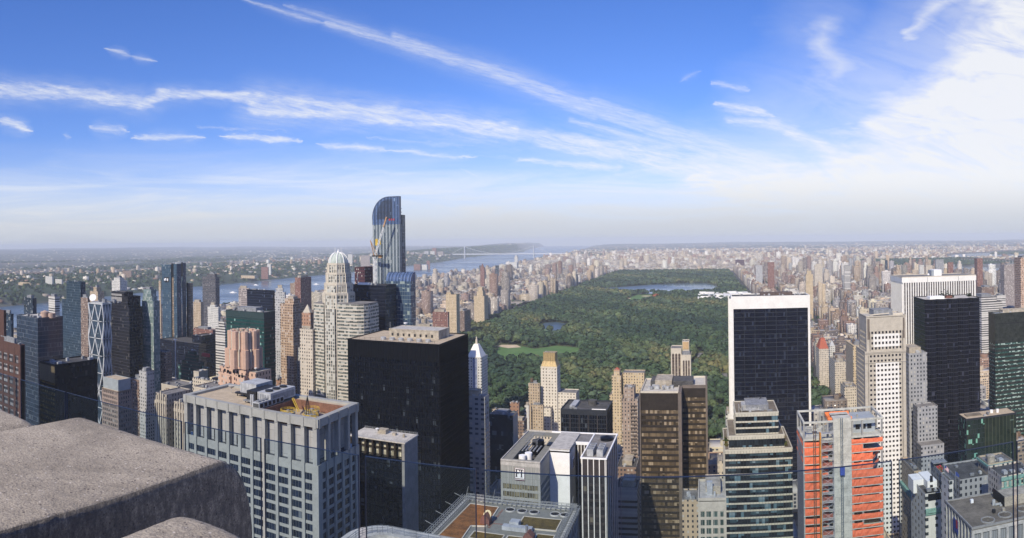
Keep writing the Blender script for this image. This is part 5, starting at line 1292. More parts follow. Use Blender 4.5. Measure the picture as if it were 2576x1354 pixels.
q = MB(); q.cyl(a[0]+3.2, a[2]+4, 2.2, a[5], a[5]+3.8, 16); q.cyl(a[0]+3.2, a[2]+4, 2.4, a[5]+3.8, a[5]+4.3, 16, r2=1.6); q.build('water_tank', MATS['mech_tan'], t)
t, T = simple('low_building', 'low dark roof with green vents below the copper trimmed stone building', 2415, 1212, 2560, 2400, 'm_grey', 'roof_dark', D=345, depth=26, cl=9, seed=13, mech=False)
t, T = simple('hotel_building', 'mansard roofed building with green copper dormers at the right-hand edge', 2520, 1205, 2600, 2512, 'm_cream', 'roof_dark', D=315, depth=16, cl=6, seed=14, mech=False)
a = T[0]; q = MB(); q.box(a[0]-.5, a[1]+.5, a[2]-.7, a[2]-.1, a[5]-1, a[5]+.6); q.box(a[0]-.5, a[1]+.5, a[2]-.7, a[2]-.1, a[5]-5, a[5]-4.2)
for k in range(10): q.box(a[0]+1+k*2.6, a[0]+2.2+k*2.6, a[2]-.9, a[2]-.1, a[5]-4.2, a[5]-1.6)
q.build('copper_trim', MATS['copper_green'], t)
t, T = simple('terrace_building', 'roof terrace crowded with red planting in the shade of the zigzag tower', 2380, 1205, 2408, 2372, 'm_grey', 'roof_dark', D=372, depth=26, cl=0, mech=False)
a = T[0]; q = MB(); rq = random.Random(4)
for k in range(240):
    c = Vector((rq.uniform(a[0]+.5, a[1]-.5), rq.uniform(a[2]+.5, a[3]-8), a[5]+.3+rq.random())); s_ = rq.uniform(.2, .5); q.quad([c+Vector((-s_, -s_, 0)), c+Vector((s_, -s_, .1)), c+Vector((s_, s_, .3)), c+Vector((-s_, s_, .2))], rq.choice((0, 0, 1)))
q.build('terrace_plants', [MATS['flag_red'], MATS['terrace_green']], t)['kind'] = 'stuff'
MB().box(a[0]-1, a[1]+1, a[3]-8, a[3]-2, a[5]+2.6, a[5]+3.0).build('awning', MATS['mech_grey'], t)
# stepped tower, its shade put into the grey wall colour, between the gridded and the zigzag tower
x0, x1, y0, y1, H = foot(2286, 893, 2332, 2284, D=560)
plain('office_tower', 'slim pale stepped tower in shade, left of the zigzag tower', [(x0-1, x1+2, y0-34, y0-22, 0, H-68), (x0, x1+1, y0-22, y0-10, 0, H-40), (x0, x1, y0, y0+26, 0, H)], 'm_grey', 'roof_grey', cl=4, seed=2)
x0, x1, y0, y1, H = foot(2330, 1185, 2352, 2328, D=430)
# tan blank-walled slab and its neighbours on the avenue
x0, x1, y0, y1, H = foot(2146, 872, 2162, 2106, D=880); 
t = plain('apartment_building', 'tall tan slab with a blank sunlit wall, left of the gridded tower', [(x0, x1+8, y0, y0+46, 0, H)], 'm_yellow', 'gravel_tan', cat='apartment building', cl=2, seed=7, wt=1)
MB().box(x0-.12, x0-.02, y0, y0+46, 0, H-2).build('blank_wall', MATS['gravel_tan'], t)
simple('apartment_building', 'squat cream block with a planted roof below the tan blank-walled slab', 2124, 976, 2156, 2118, 'm_cream', 'roof_grey', D=800, depth=24, cl=3, seed=9)
simple('apartment_building', 'cream block with rows of small windows on the avenue beside the park corner', 2100, 912, 2130, 2075, 'm_cream', 'roof_grey', D=980, depth=40, cl=3, seed=19, wt=1)
# hotel with the steep red roof and the slim tower beside it
def chateau():
    x0, x1, y0, y1, H = foot(2060, 880, 2085, 2048, D=1080); y1 = y0+30
    t = plain('hotel_building', 'cream hotel with a steep red tiled roof on the avenue beyond the park corner', [(x0, x1, y0, y1, 0, H)], 'm_cream', cat='hotel', cl=0, mech=False)
    mx = (x0+x1)/2; MB().prism([(x0, y0), (x1, y0), (x1, y1), (x0, y1)], H, H+14, top=[(mx-3, y0+10, H+17), (mx+3, y0+10, H+17), (mx+3, y1-10, H+17), (mx-3, y1-10, H+17)]).build('steep_roof', MATS['red_tile'], t)
    x0, x1, y0, y1, H = foot(2087, 872, 2101, 2080, D=1120); y1 = y0+10
    t = plain('stone_tower', 'slim pale tower with a pointed cap beside the red roofed hotel', [(x0, x1, y0, y1, 0, H)], 'm_offwhite', cat='tower', cl=0, mech=False)
    mx = (x0+x1)/2; MB().prism([(x0, y0), (x1, y0), (x1, y1), (x0, y1)], H, H+9, top=[(mx-.2, y0+5, H+10), (mx+.2, y0+5, H+10), (mx+.2, y0+5.4, H+10), (mx-.2, y0+5.4, H+10)]).build('pointed_cap', MATS['mech_light'], t)
chateau()
# white banded block and far right towers
simple('office_building', 'broad white block of banded windows behind the zigzag tower', 2469, 763, 2521, 2466, 'm_white_band' if mz('m_white_band', (.62,.60,.55), bay=60, flr=3.9, ww=1.0, wh=.45, win=(.05,.05,.055)) else '', 'roof_grey', D=1150, depth=60, cl=4, seed=15, tiers=[(.05,.8,.1,.9,9)])
simple('apartment_tower', 'slender tan tower cut by the right-hand edge of the view', 2567, 650, 2590, 2564, 'm_pinktan' if mz('m_pinktan', (.55,.38,.27), bay=3, flr=3.2, ww=.5, wh=.5) else '', D=1150, depth=24, cl=1)
simple('apartment_tower', 'slender red brown tower rising above the white ribbed slab, to its right', 2458, 651, 2472, 2456, 'm_red', D=2300, depth=24, cl=1)
simple('apartment_tower', 'broad tan brick tower at the right beyond the white banded block', 2526, 667, 2556, 2524, 'm_pink', D=1900, depth=26, cl=1)
simple('apartment_tower', 'blue white striped tower with balconies beyond the white ribbed slab', 2508, 745, 2530, 2498, 'm_white_band', D=1500, depth=22, cl=1)
simple('apartment_building', 'dark grey slab below the tan brick tower at the right', 2540, 778, 2564, 2520, 'm_grey', D=1250, depth=30, cl=2)
simple('apartment_building', 'red brown slab beside the white banded block', 2470, 724, 2500, 2456, 'm_brown', D=1500, depth=30, cl=2)
# ---- 17. centre: park-front buildings
def gilded():
    x0, x1, y0, y1, H = foot(1401, 926, 1360, 1408, D=775); sw = (x1-x0)
    y1 = y0+18
    t = plain('apartment_tower', 'slim cream tower with a gilded stepped crown on the edge of the park', [(x0-1, x1+22, y0+2, y1+4, 0, H-30), (x0, x1-6, y0-9, y0+1, 0, H-46), (x0, x1, y0, y1, 0, H)], 'm_creamy' if mz('m_creamy', (.70,.64,.53), bay=3.6, flr=3.6, ww=.34, wh=.42, win=(.08,.065,.05)) else '', cat='apartment building', cl=0, mech=False)
    mx, my = (x0+x1)/2, (y0+y1)/2; c = MB()
    c.prism([(x0, y0), (x1, y0), (x1, y1), (x0, y1)], H, H+7, top=[(x0+2.2, y0+2.2, H+7), (x1-2.2, y0+2.2, H+7), (x1-2.2, y1-2.2, H+7), (x0+2.2, y1-2.2, H+7)])
    c.box(x0+2.6, x1-2.6, y0+2.6, y1-2.6, H+7, H+17)
    cr = c.build('gilded_crown', MATS['gold_leaf'], t)
    f = MB()
    for k in range(6):
        x = x0+1+k*(x1-x0-2)/5; f.prism([(x-.35, y0-.3), (x+.35, y0-.3), (x+.35, y0+1), (x-.35, y0+1)], H-1, H+7, top=[(x*.75+mx*.25-.3, y0+1.6, H+7.4), (x*.75+mx*.25+.3, y0+1.6, H+7.4), (x*.75+mx*.25+.3, y0+2.6, H+7.4), (x*.75+mx*.25-.3, y0+2.6, H+7.4)])
        f.box(x*.75+mx*.25-.3, x*.75+mx*.25+.3, y0+2.0, y0+2.6, H+7, H+18.2)
    f.build('gilded_fin', MATS['gold_leaf'], cr)
    clutter(t, x0+3, x1-3, y0+3, y1-3, H+17, random.Random(1), 4, False, .5)
gilded()
simple('apartment_building', 'tan brick block with a stepped top, left of the gilded cream tower', 1357, 968, 1329, 1359, 'm_tan', D=770, depth=22, cl=3, seed=3, wt=1)
simple('apartment_building', 'low beige block below the tan brick block', 1366, 1022, 1336, 1368, 'm_tan', D=740, depth=20, cl=3, seed=4)
simple('apartment_building', 'small white block at the foot of the tan brick block', 1330, 1023, 1320, 1332, 'm_white', D=735, depth=16, cl=2, seed=5)
t, T = simple('apartment_building', 'small brick tower with a dark roof house, beside the dark wooded park corner', 1305, 1016, 1283, 1308, 'm_pinkbrick' if mz('m_pinkbrick', (.34,.20,.13), bay=4, flr=4, ww=.3, wh=.35) else '', D=720, depth=14, cl=2, seed=5, mech=False)
simple('low_building', 'low brown block with roof sheds below the small brick tower', 1318, 1062, 1290, 1326, 'm_brown', D=640, depth=20, cl=5, seed=6)
simple('low_building', 'low tan building with crowded roof plant left of the cream tower foot', 1392, 1098, 1315, 1400, 'm_cream', D=520, depth=24, cl=10, seed=7, mech=False)
t, T = simple('office_building', 'dark blue green glass building with a pale east wall', 1290, 1049, 1232, 1302, 'g_gdark2' if G('g_gdark2', (.012,.02,.025), (.03,.045,.055), 2, 3.8, .1, (.12,.15,.17), .1) else '', 'roof_grey', D=560, depth=30, cl=6, seed=8)
MB().box(T[0][1]+.13, T[0][1]+.3, T[0][2], T[0][3], 0, T[0][5]).build('east_wall', MATS['silver_clad'], t)
t, T = simple('low_building', 'cream roof pavilion with arched windows and a dark tank', 1258, 1034, 1238, 1262, 'm_yellow', D=620, depth=10, cl=1, mech=False)
x0, x1, y0, y1, H = foot(1219.5, 1003, 1150, 1230, D=480)
plain('hotel_building', 'grey banded tower beside the black slab, with a pale terrace roof', [(x0, x1, y0, y1, 0, H)], 'm_greypanel' if mz('m_greypanel', (.35,.36,.36), bay=4.6, flr=3.6, ww=.55, wh=.45, win=(.04,.055,.075)) else '', 'concrete_l', cat='hotel', cl=4, seed=2)
def copper_spire():
    x0, x1, y0, y1, H = foot(1211, 902, 1172, 1218, D=765); y1 = y0+22
    t = plain('apartment_tower', 'pale tower with a steep white pyramid roof, right of the black slab', [(x0, x1, y0, y1, 0, H)], 'm_offwhite', cat='apartment building', cl=0, mech=False)
    mx, my = (x0+x1)/2, (y0+y1)/2
    MB().prism([(x0+1, y0+1), (x1-1, y0+1), (x1-1, y1-1), (x0+1, y1-1)], H, H+16, top=[(mx-2.6, my-2.6, H+15), (mx+2.6, my-2.6, H+15), (mx+2.6, my+2.6, H+15), (mx-2.6, my+2.6, H+15)]).build('pyramid_roof', MATS['white_stone'], t)
    m = MB(); m.box(mx-1.1, mx+1.1, my-1.1, my+1.1, H+14, H+20); m.box(mx-.7, mx+.7, my-.7, my+.7, H+20, H+23); m.build('chimney', MATS['cream_stone'], t)
    b = MB().box(x0+(x1-x0)*.45, x0+(x1-x0)*.72, y0-.5, y0-.02, 10, H-1); b.build('scaffold_netting', flat('blue_net', (.26,.30,.42), .9, .25, .5), t)
copper_spire()
def red_capped():
    x0, x1, y0, y1, H = foot(1562, 948, 1539, 1566, D=760); y1 = y0+16
    t = plain('apartment_tower', 'yellow brick tower with a small red tiled cap, behind the black box building', [(x0-3, x1+1, y0+1, y1+6, 0, H-22), (x1+1.2, x1+26, y0+8, y0+26, 0, H+2), (x0, x1, y0, y1, 0, H), (x0+2, x1-2, y0+3, y0+13, H, H+6)], 'm_yellow', cat='apartment building', cl=2, seed=4, mech=False, sc=.6)
    mx = (x0+x1)/2; my = y0+8
    MB().prism([(x0+1.5, y0+2.5), (x1-1.5, y0+2.5), (x1-1.5, y0+13.5), (x0+1.5, y0+13.5)], H+6, H+9, top=[(mx-.3, my-.3, H+9.3), (mx+.3, my-.3, H+9.3), (mx+.3, my+.3, H+9.3), (mx-.3, my+.3, H+9.3)]).build('cap_roof', MATS['red_tile'], t)
red_capped()
t, T = simple('apartment_tower', 'brown brick tower with stacked balconies, left of the twin bronze tower', 1604, 1008, 1564, 1610, 'm_browntan' if mz('m_browntan', (.36,.28,.22), bay=2.6, flr=3.1, ww=.36, wh=.45) else '', D=560, depth=22, cl=3, seed=9, tiers=[(.1,.75,.2,.8,9)], mech=False)
a = T[0]; q = MB()
for k in range(int(a[5]/3.1)-1): q.box(a[0]+(a[1]-a[0])*.55, a[1]-1, a[2]-1.3, a[2]-.01, k*3.1+2, k*3.1+2.9)
q.build('balcony', MATS['bronze_stone'], t)
q = MB(); q.box(a[0]+(a[1]-a[0])*.2, a[0]+(a[1]-a[0])*.65, a[2]+2, a[2]+2.3, a[5]+7, a[5]+9.6)
def arched():
    x0, x1, y0, y1, H = foot(1687.5, 879, 1714, None, D=745); xb = atd(1738, 899, 745)[0]; y1 = y0+22
    t = plain('hotel_building', 'tall pale tower with dark arched window strips against the park', [(x0, x1, y0, y1, 0, H), (x1+.1, xb, y0-2.5, y1, 0, H-7), (x1+1, xb-2, y0+6, y1-2, H-7, H+7)], 'cream_stone', cat='hotel', cl=1, mech=False, sc=.5)
    q = MB(); cp = MB()
    for (a, b, yy, hh) in ((x0+.8, x1-.6, y0, H-6), (x1+1.1, xb-.8, y0-2.5, H-13)):
        n = 3; w_ = (b-a)/n
        for i in range(n):
            xa = a+i*w_+.5; xb2 = a+(i+1)*w_-.5; m = (xa+xb2)/2; rr_ = (xb2-xa)/2
            pts = [(xa, yy-.05, 0), (xb2, yy-.05, 0), (xb2, yy-.05, hh)]+[(m+rr_*math.cos(math.pi*k/6), yy-.05, hh+rr_*math.sin(math.pi*k/6)) for k in range(1, 6)]+[(xa, yy-.05, hh)]
            q.quad(pts)
    q.build('window_strip', G('g_arch', (.05,.035,.03), (.11,.085,.07), 1.5, 3.3, .2, (.25,.2,.17), .3, line=(.12,.09,.07), lw=.0, lh=.35), t)
    MB().box(x1+1.5, xb-2.5, y0+5.5, y0+5.9, H-1, H+7.2).build('crown_wall', flat('tan_crown', (.55,.38,.20), .8, .1, .5), t)
    MB().box(x1+1.2, xb-1, y0-2.2, y0+5, H-6.8, H-2.5).build('louvre', MATS['mech_grey'], t)
arched()
t, T = simple('apartment_building', 'stepped white apartment block between the bronze tower and the framed slab', 1782, 1072, 1822, 1778, 'm_cream', D=640, depth=20, cl=3, seed=5, tiers=[(.05,.75,.2,.9,9), (.2,.6,.3,.8,9)])
simple('apartment_building', 'narrow white block with its foot in trees beside the framed slab', 1826, 1044, 1836, 1822, 'm_white', D=640, depth=16, cl=2, seed=5)
simple('office_building', 'dark grey low block below the stepped white apartments', 1785, 1112, 1812, 1776, 'g_gdark2', 'roof_dark', D=520, depth=22, cl=5, seed=6)
t, T = simple('stone_tower', 'slim cream gothic tower beside the stepped glass tower', 1805, 1165, 1826, 1798, 'm_cream', D=420, depth=16, cl=0, mech=False)
a = T[0]; q = MB()
for k in range(5): x = a[0]+.5+k*(a[1]-a[0]-1)/4; q.prism([(x-.4, a[2]-.4), (x+.4, a[2]-.4), (x+.4, a[2]+.4), (x-.4, a[2]+.4)], a[5]-6, a[5]+3, top=[(x-.1, a[2]-.1, a[5]+4), (x+.1, a[2]-.1, a[5]+4), (x+.1, a[2]+.1, a[5]+4), (x-.1, a[2]+.1, a[5]+4)])
q.build('pinnacle', MATS['limestone'], t)
x0, x1, y0, y1, H = foot(1758.5, 1219, 1822, 1757, D=300)
t = tower('apartment_building', 'cream block with large square windows at the foot of the stepped glass tower', [(x0, x1, y0, y0+22, 0, H)], dict(wall='limestone', glass='g_win2' if G('g_win2', (.03,.05,.045), (.10,.14,.12), 1.3, 3.6, .2, (.3,.33,.28), .1, line=(.35,.33,.28), lw=.1, lh=.06) else '', bay=2.75, flr=3.6, pier=.8, span=1.15, dp=.3, ds=.29, top=4.5), 'concrete_l', cat='building', cl=2, seed=5, sc=.7)
q = MB(); q.box(x0+3.5, x0+6, y0+5, y0+7, H, H+6); q.build('chimney', MATS['mech_light'], t)
# low roofs in the street canyons
simple('low_building', 'low roof with skylights in the canyon beside the cream block', 1756, 1262, 1716, 1757, 'm_tan', D=400, depth=18, cl=7, seed=15, mech=False)
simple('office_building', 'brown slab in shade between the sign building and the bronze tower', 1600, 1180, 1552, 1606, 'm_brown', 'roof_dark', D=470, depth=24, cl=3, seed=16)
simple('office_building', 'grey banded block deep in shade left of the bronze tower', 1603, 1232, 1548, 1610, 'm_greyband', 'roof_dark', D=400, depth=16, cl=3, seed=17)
# ---- 18. domed octagonal tower
def domed_tower():
    # faces found by pixel at 633 m: octagon with setbacks
    cx, cy_, _ = atd(851.5, 700, 640)
    H0 = 245-(664-612)/FPX*633*1.0
    def oct_(r, c=.30):
        k = r*c*2*.5; a = r; b = r*.45
        return [(-b, -a), (b, -a), (a, -b), (a, b), (b, a), (-b, a), (-a, b), (-a, -b)]
    ang = math.atan2(-cx, cy_)*0
    def P_(r): return [(cx+x, cy_+y) for x, y in oct_(r)]
    root = thing('domed_tower', 'pale stone tower topped by a white ribbed green dome, standing behind the black slab', 'skyscraper', (cx, cy_, 0))
    G('g_city', (.05,.06,.06), (.20,.21,.19), 2.35, 3.05, .55, (.50,.51,.46), .12, line=(.52,.48,.39), lw=.30, lh=.16)
    G('g_city2', (.04,.05,.05), (.15,.17,.15), 1.9, 3.2, .45, (.42,.43,.38), .12, line=(.48,.44,.35), lw=.05, lh=.40)
    tiers = [(14.0, 0, H0-28), (12.3, H0-28, H0-19), (10.9, H0-19, H0-9), (9.6, H0-9, H0)]
    b = MB(); w = MB()
    for r, z0, z1 in tiers:
        b.prism(P_(r), z0, z1)
        q = P_(r+.25)
        w.prism(q, z1-1.2, z1+.8)
        for i in range(8):
            w.bar((*P_(r+.1)[i], z0), (*P_(r+.1)[i], z1), .55)
            a_, c_ = Vector(P_(r)[i]), Vector(P_(r)[(i+1) % 8]); n = 3 if (c_-a_).length > 7 else 2
            for k in range(1, n):
                p = a_+(c_-a_)*k/n; w.bar((p[0], p[1], z0), (p[0], p[1], z1+.8), .38)
    b.build('glazing', MATS['g_city'], root); w.build('stone_pier', MATS['cream_stone'], root)
    # projecting centre bay and buttress steps
    s_ = MB(); s_.box(cx-5.2, cx+5.2, cy_-16.4, cy_-13.9, 0, H0-42); s_.box(cx-4.6, cx+4.6, cy_-13.9, cy_-12, 0, H0-22)
    s_.build('centre_bay', MATS['g_city'], root)
    # wings
    hw = 245-(767-612)/FPX*625
    d_ = ray(790, 767); xl0 = (cy_-10)*d_.x/d_.y; xr1 = atd(921, 767, 612)[0]
    wg = MB(); wg.prism([(xl0, cy_-10), (cx-9, cy_-13), (cx-9, cy_+13), (xl0, cy_+13)], 0, hw)
    wg.prism([(cx+8, cy_-16), (xr1-7, cy_-15), (xr1-2, cy_-12), (xr1, cy_-7), (xr1, cy_+13), (cx+8, cy_+13)], 0, hw+1); wg.build('wing', MATS['g_city2'], root)
    bd = MB()
    for k in range(int(hw/3.2)):
        z = k*3.2
        bd.prism([(xl0-.2, cy_-10.2), (cx-9, cy_-13.25), (cx-9, cy_+13), (xl0-.2, cy_+13.2)], z, z+1.15)
        bd.prism([(cx+8, cy_-16.25), (xr1-7, cy_-15.25), (xr1-1.8, cy_-12.2), (xr1+.25, cy_-7), (xr1+.25, cy_+13.2), (cx+8, cy_+13.2)], z, z+1.15)
    bd.build('floor_band', MATS['cream_stone'], root)
    rt = MB(); rt.prism([(xl0, cy_-10), (cx-9, cy_-13), (cx-9, cy_+13), (xl0, cy_+13)], hw, hw+.9); rt.prism([(cx+8, cy_-16), (xr1-7, cy_-15), (xr1-2, cy_-12), (xr1, cy_-7), (xr1, cy_+13), (cx+8, cy_+13)], hw+1, hw+1.9); rt.build('roof', MATS['roof_grey'], root)
    # dome
    R0 = 9.1; prof = []; Hd = 10.8
    for k in range(9): t = k/8*math.pi/2; prof.append((max(.3, R0*math.cos(t)**.8), H0+Hd*math.sin(t)))
    d = MB(); d.lathe(cx, cy_, prof, 24); dm = d.build('dome', flat('dome_green', (.46,.52,.46), .7, .1, .4), root, smooth=False)
    rb = MB()
    for i in range(8):
        a = 2*math.pi*(i+.5)/8
        for k in range(8):
            p0, p1 = prof[k], prof[k+1]; rb.bar((cx+(p0[0]+.3)*math.cos(a), cy_+(p0[0]+.3)*math.sin(a), p0[1]+.1), (cx+(p1[0]+.3)*math.cos(a), cy_+(p1[0]+.3)*math.sin(a), p1[1]+.3), .5)
    for i in range(8):
        a = 2*math.pi*i/8
        for k in range(8):
            p0, p1 = prof[k], prof[k+1]; rb.bar((cx+(p0[0]+.12)*math.cos(a), cy_+(p0[0]+.12)*math.sin(a), p0[1]), (cx+(p1[0]+.12)*math.cos(a), cy_+(p1[0]+.12)*math.sin(a), p1[1]+.1), .16)
    rb.build('dome_rib', MATS['white_paint'], dm)
    f = MB(); f.cyl(cx, cy_, 1.1, H0+Hd-.3, H0+Hd+1.2, 8); f.cyl(cx, cy_, .8, H0+Hd+1.2, H0+Hd+3.6, 8, r2=.05)
    for a in (-4, -3, 3, 4): f.bar((cx+a, cy_, H0+Hd-2), (cx+a, cy_, H0+Hd+6+abs(a)*-.4), .1)
    f.build('finial', MATS['white_paint'], root)
    occ(xl0, xr1, cy_-17, cy_+15, H0)
domed_tower()
# ---- 19. tall blue curved tower and its lower wing
def curved_tower():
    root = None
    D = 700
    x0, y0, _ = atd(939.5, 600, 706); x1 = atd(1005, 600, 690)[0]; y0 = atd(1005, 600, 690)[1]
    H = atd(1000, 495, 695)[2]; W = x1-x0; y1 = y0+5; ys = y0+13
    root = thing('glass_tower', 'tallest blue glass tower with striped sides and a curved sloping top', 'skyscraper', (x0, y0, 0))
    occ(x0, x1+7, y0, y1, H)
    G('g_c_stripe', (.05,.07,.09), (.10,.13,.15), 1.5, 3.6, .10, (.24,.27,.28), .07, stripes=(3.9, .42, (.30,.335,.345)), line=(.12,.15,.18), lw=.05, lh=.06, wav=.03)
    G('g_c_blue', (.02,.045,.10), (.045,.08,.17), 1.5, 3.6, .05, (.2,.3,.45), .08, stripes=(3.9, .42, (.11,.17,.31)), line=(.03,.05,.10), lw=.07, lh=.08)
    G('g_c_dark', (.02,.035,.055), (.05,.08,.11), 1.5, 3.6, .1, (.2,.25,.3), .08, line=(.09,.12,.16), lw=.1, lh=.1)
    # main shaft: south front curves back at the top in a quarter ellipse
    zs = H-27; prof = [(0, zs)]; N = 10       # y offset, z
    def cv(k):
        t = k/N*math.pi/2; return (34*(1-math.cos(t))*.75, zs+62*math.sin(t)*.90)
    # the west end starts curving lower than the east
    def shaft(mb, za, zb): mb.box(x0, x1, y0, y1, za, zb)
    m = MB(); m.box(x0, x1, y0, y1, 0, zs-2); m.build('glazing', MATS['g_c_stripe'], root)
    # crown: outline seen from the south rises from west (low) to east (high) along an arc
    c = MB(); NN = 12; zc0 = atd(940, 553, 706)[2]; top = []
    for k in range(NN+1):
        t = k/NN; xx = x0+W*(1-math.cos(t*math.pi/2))*.62 if True else 0
        zz = zc0+(H-zc0)*math.sin(t*math.pi/2)**.9
        top.append((xx, zz))
    top = [(x0, zs-2)]+top+[(x1, H)]
    pts = top+[(x1, zs-2)]
    n = len(pts); b0 = len(c.v)
    for yy in (y0, y1-.5):
        c.v += [(p[0], yy, p[1]) for p in pts]
    c.f.append(tuple(b0+i for i in range(n))[::-1]); c.f.append(tuple(b0+n+i for i in range(n))); c.m += [0, 0]
    for i in range(n): j = (i+1) % n; c.f.append((b0+i, b0+j, b0+n+j, b0+n+i)); c.m.append(0)
    cr = c.build('crown', MATS['g_c_blue'], root)
    rb = MB()
    for k in range(13):
        yy = y0-.25+k*(y1-.5-y0+.5)/12
        for i in range(1, len(top)-1): rb.bar((top[i][0]-.2, yy, top[i][1]+.2), (top[i+1][0]-.2, yy, top[i+1][1]+.2), .28)
    for i in range(1, len(top), 2): rb.bar((top[i][0]-.2, y0, top[i][1]+.3), (top[i][0]-.2, y1-.6, top[i][1]+.3), .3)
    for k in range(9):
        f = k/8; xx = x0+W*f; zt = np.interp(xx, [p[0] for p in top[1:]], [p[1] for p in top[1:]]); rb.bar((xx, y0-.2, zs-2), (xx, y0-.2, zt), .2)
    rb.build('crown_rib', flat('crown_steel', (.16,.20,.30), .4, .1), cr)
    # louvred opening of the crown: dark mechanical screen high on the south side
    l = MB(); l.prism([(x0+W*.50, y0-.15), (x1-.8, y0-.15), (x1-.8, y0), (x0+W*.50, y0)], H-30, H-30.1+.1, top=None) if False else None
    l = MB()
    for k in range(16):
        z = H-23+k*1.3; xa = np.interp(z, [p[1] for p in top[1:]], [p[0] for p in top[1:]])
        l.box(xa+5.0, x1-8, y0-.35, y0-.2, z, z+.6)
    l.build('louvre', MATS['dark_line'], cr)
    fl = MB()
    for k in range(3): fl.box(x0+W*(.62+.08*k), x0+W*(.66+.08*k), y0-.5, y0-.36, H-25, H-23)
    fl.build('red_panel', MATS['flag_red'], cr)
    yp = MB(); yp.box(x0+W*.10, x0+W*.19, y0-.3, y0-.02, H-51, H-44); yp.box(x0+W*.26, x0+W*.30, y0-.3, y0-.02, H-50, H-44); yp.build('yellow_panel', MATS['yellow_paint'], root)
    # unclad strip on the east side with the hoist
    xe = atd(1021, 600, 715)[0]; he = atd(1016, 520, 705)[2]
    e = MB(); e.box(x1+.02, xe-1.5, y0+6, y0+14, 0, he-9); e.build('open_bay', MATS['g_c_dark'], root)
    s_ = MB()
    for (a, b) in ((xe-1.5, y0+7), (xe, y0+7), (xe-1.5, y0+9), (xe, y0+9)): s_.bar((a, b, 0), (a, b, he), .22)
    z = 60
    while z < he-2: s_.box(x1, xe, y0+5.6, y0+6.3, z, z+.5); s_.bar((xe-1.5, y0+7, z), (xe, y0+7, z+3.8), .12); z += 3.8
    s_.build('hoist_mast', MATS['dark_line'], root)
    # lower wing with a rolled top
    hw = atd(1000, 686, 672)[2]; xa, ya, _ = atd(965, 700, 676); xb, yb, _ = atd(1033.5, 700, 668); ya = yb
    w = MB(); w.box(xa, xb, ya, ya+11, 0, hw-9)
    w.build('lower_wing', G('g_c_low', (.02,.04,.075), (.06,.10,.16), 2.6, 3.9, .22, (.30,.36,.33), .07, line=(.16,.20,.22), lw=.07, lh=.09), root)
    occ(xa, xb, ya, ya+26, hw)
    r_ = MB(); N = 8
    pr = [(0, hw-9)]+[(9*(1-math.cos(k/N*math.pi/2)), hw-9+9*math.sin(k/N*math.pi/2)) for k in range(1, N+1)]+[(11, hw), (11, hw-9)]
    b0 = 0
    for xx in (xa, xb): r_.v += [(xx, ya+p[0], p[1]) for p in pr]
    n = len(pr); r_.f.append(tuple(range(n))); r_.f.append(tuple(range(2*n-1, n-1, -1))); r_.m += [0, 0]
    for i in range(n): j = (i+1) % n; r_.f.append((i, n+i, n+j, j)); r_.m.append(0)
    wt = r_.build('rolled_roof', MATS['g_c_blue'], root)
    q = MB()
    for k in range(12):
        x = xa+(xb-xa)*k/11
        for i in range(N+1): q.bar((x, ya+pr[i][0]-.15, pr[i][1]+.15), (x, ya+pr[i+1][0]-.15, pr[i+1][1]+.15), .16)
    q.build('roof_rib', MATS['crown_steel'], wt)
    # crane beside it
    cr_ = thing('tower_crane', 'white and orange luffing crane leaning against the blue curved tower', 'crane', (x0-2, y0-8, 0))
    mx, my = atd(943.5, 700, 690)[:2]; zt = atd(943, 646, 690)[2]; s_ = MB()
    for (a, b) in ((-1.3, -1.3), (1.3, -1.3), (-1.3, 1.3), (1.3, 1.3)): s_.bar((mx+a, my+b, 60), (mx+a, my+b, zt), .28)
    z = 60; fl_ = 1
    while z < zt-1.5:
        for yy in (-1.3, 1.3): s_.bar((mx-1.3*fl_, my+yy, z), (mx+1.3*fl_, my+yy, z+3.0), .18)
        z += 3.0; fl_ = -fl_
    s_.build('mast', MATS['white_paint'], cr_)
    MB().box(mx-3, mx+9, my-1.4, my+1.4, zt, zt+1.4).build('slewing_platform', MATS['black_metal'], cr_)
    MB().box(mx+5, mx+8.5, my-1.4, my+1.4, zt-1.4, zt+1.6).build('counterweight', flat('crane_orange', (.45,.27,.14), .7, .1), cr_)
    MB().box(mx-5, mx-2, my-1, my+1, zt+.5, zt+3.4).build('cab', MATS['mech_light'], cr_)
    a = MB(); a.bar((mx-1, my, zt+1), (mx-5, my, zt+17), .5); a.bar((mx+3, my, zt+1), (mx-5, my, zt+17), .4); a.build('gantry', MATS['crane_orange'], cr_)
    tipx, tipy, tipz = atd(970, 546, 680); j = MB(); A = Vector((mx, my, zt+1)); B = Vector((tipx, my-1, tipz)); u = (B-A)
    L = u.length; u.normalize(); px_ = Vector((0, 1, 0)); pz_ = u.cross(px_).normalized()
    for (p, q2) in ((-.8, -.8), (.8, -.8), (0, 1.0)): j.bar(A+px_*p+pz_*q2, B+px_*p*.6+pz_*q2*.6, .2)
    k = 0; s2 = 1
    while k < L-2.4: j.bar(A+u*k+px_*-.8*s2+pz_*-.8, A+u*(k+2.4)+px_*.8*s2+pz_*-.8, .12); j.bar(A+u*k+px_*.8*s2-pz_*.8, A+u*(k+2.4)+pz_*1.0, .12); k += 2.4; s2 = -s2
    jb = j.build('jib', MATS['white_paint'], cr_)
    tp = MB(); tp.bar(A+u*(L-11), B, 1.0); tp.build('jib_tip', MATS['crane_orange'], jb)
    cb = MB(); cb.bar((mx-5, my, zt+17), B, .07); cb.bar(B, B+Vector((0, 0, -16)), .06); cb.build('cable', MATS['black_metal'], cr_)
curved_tower()
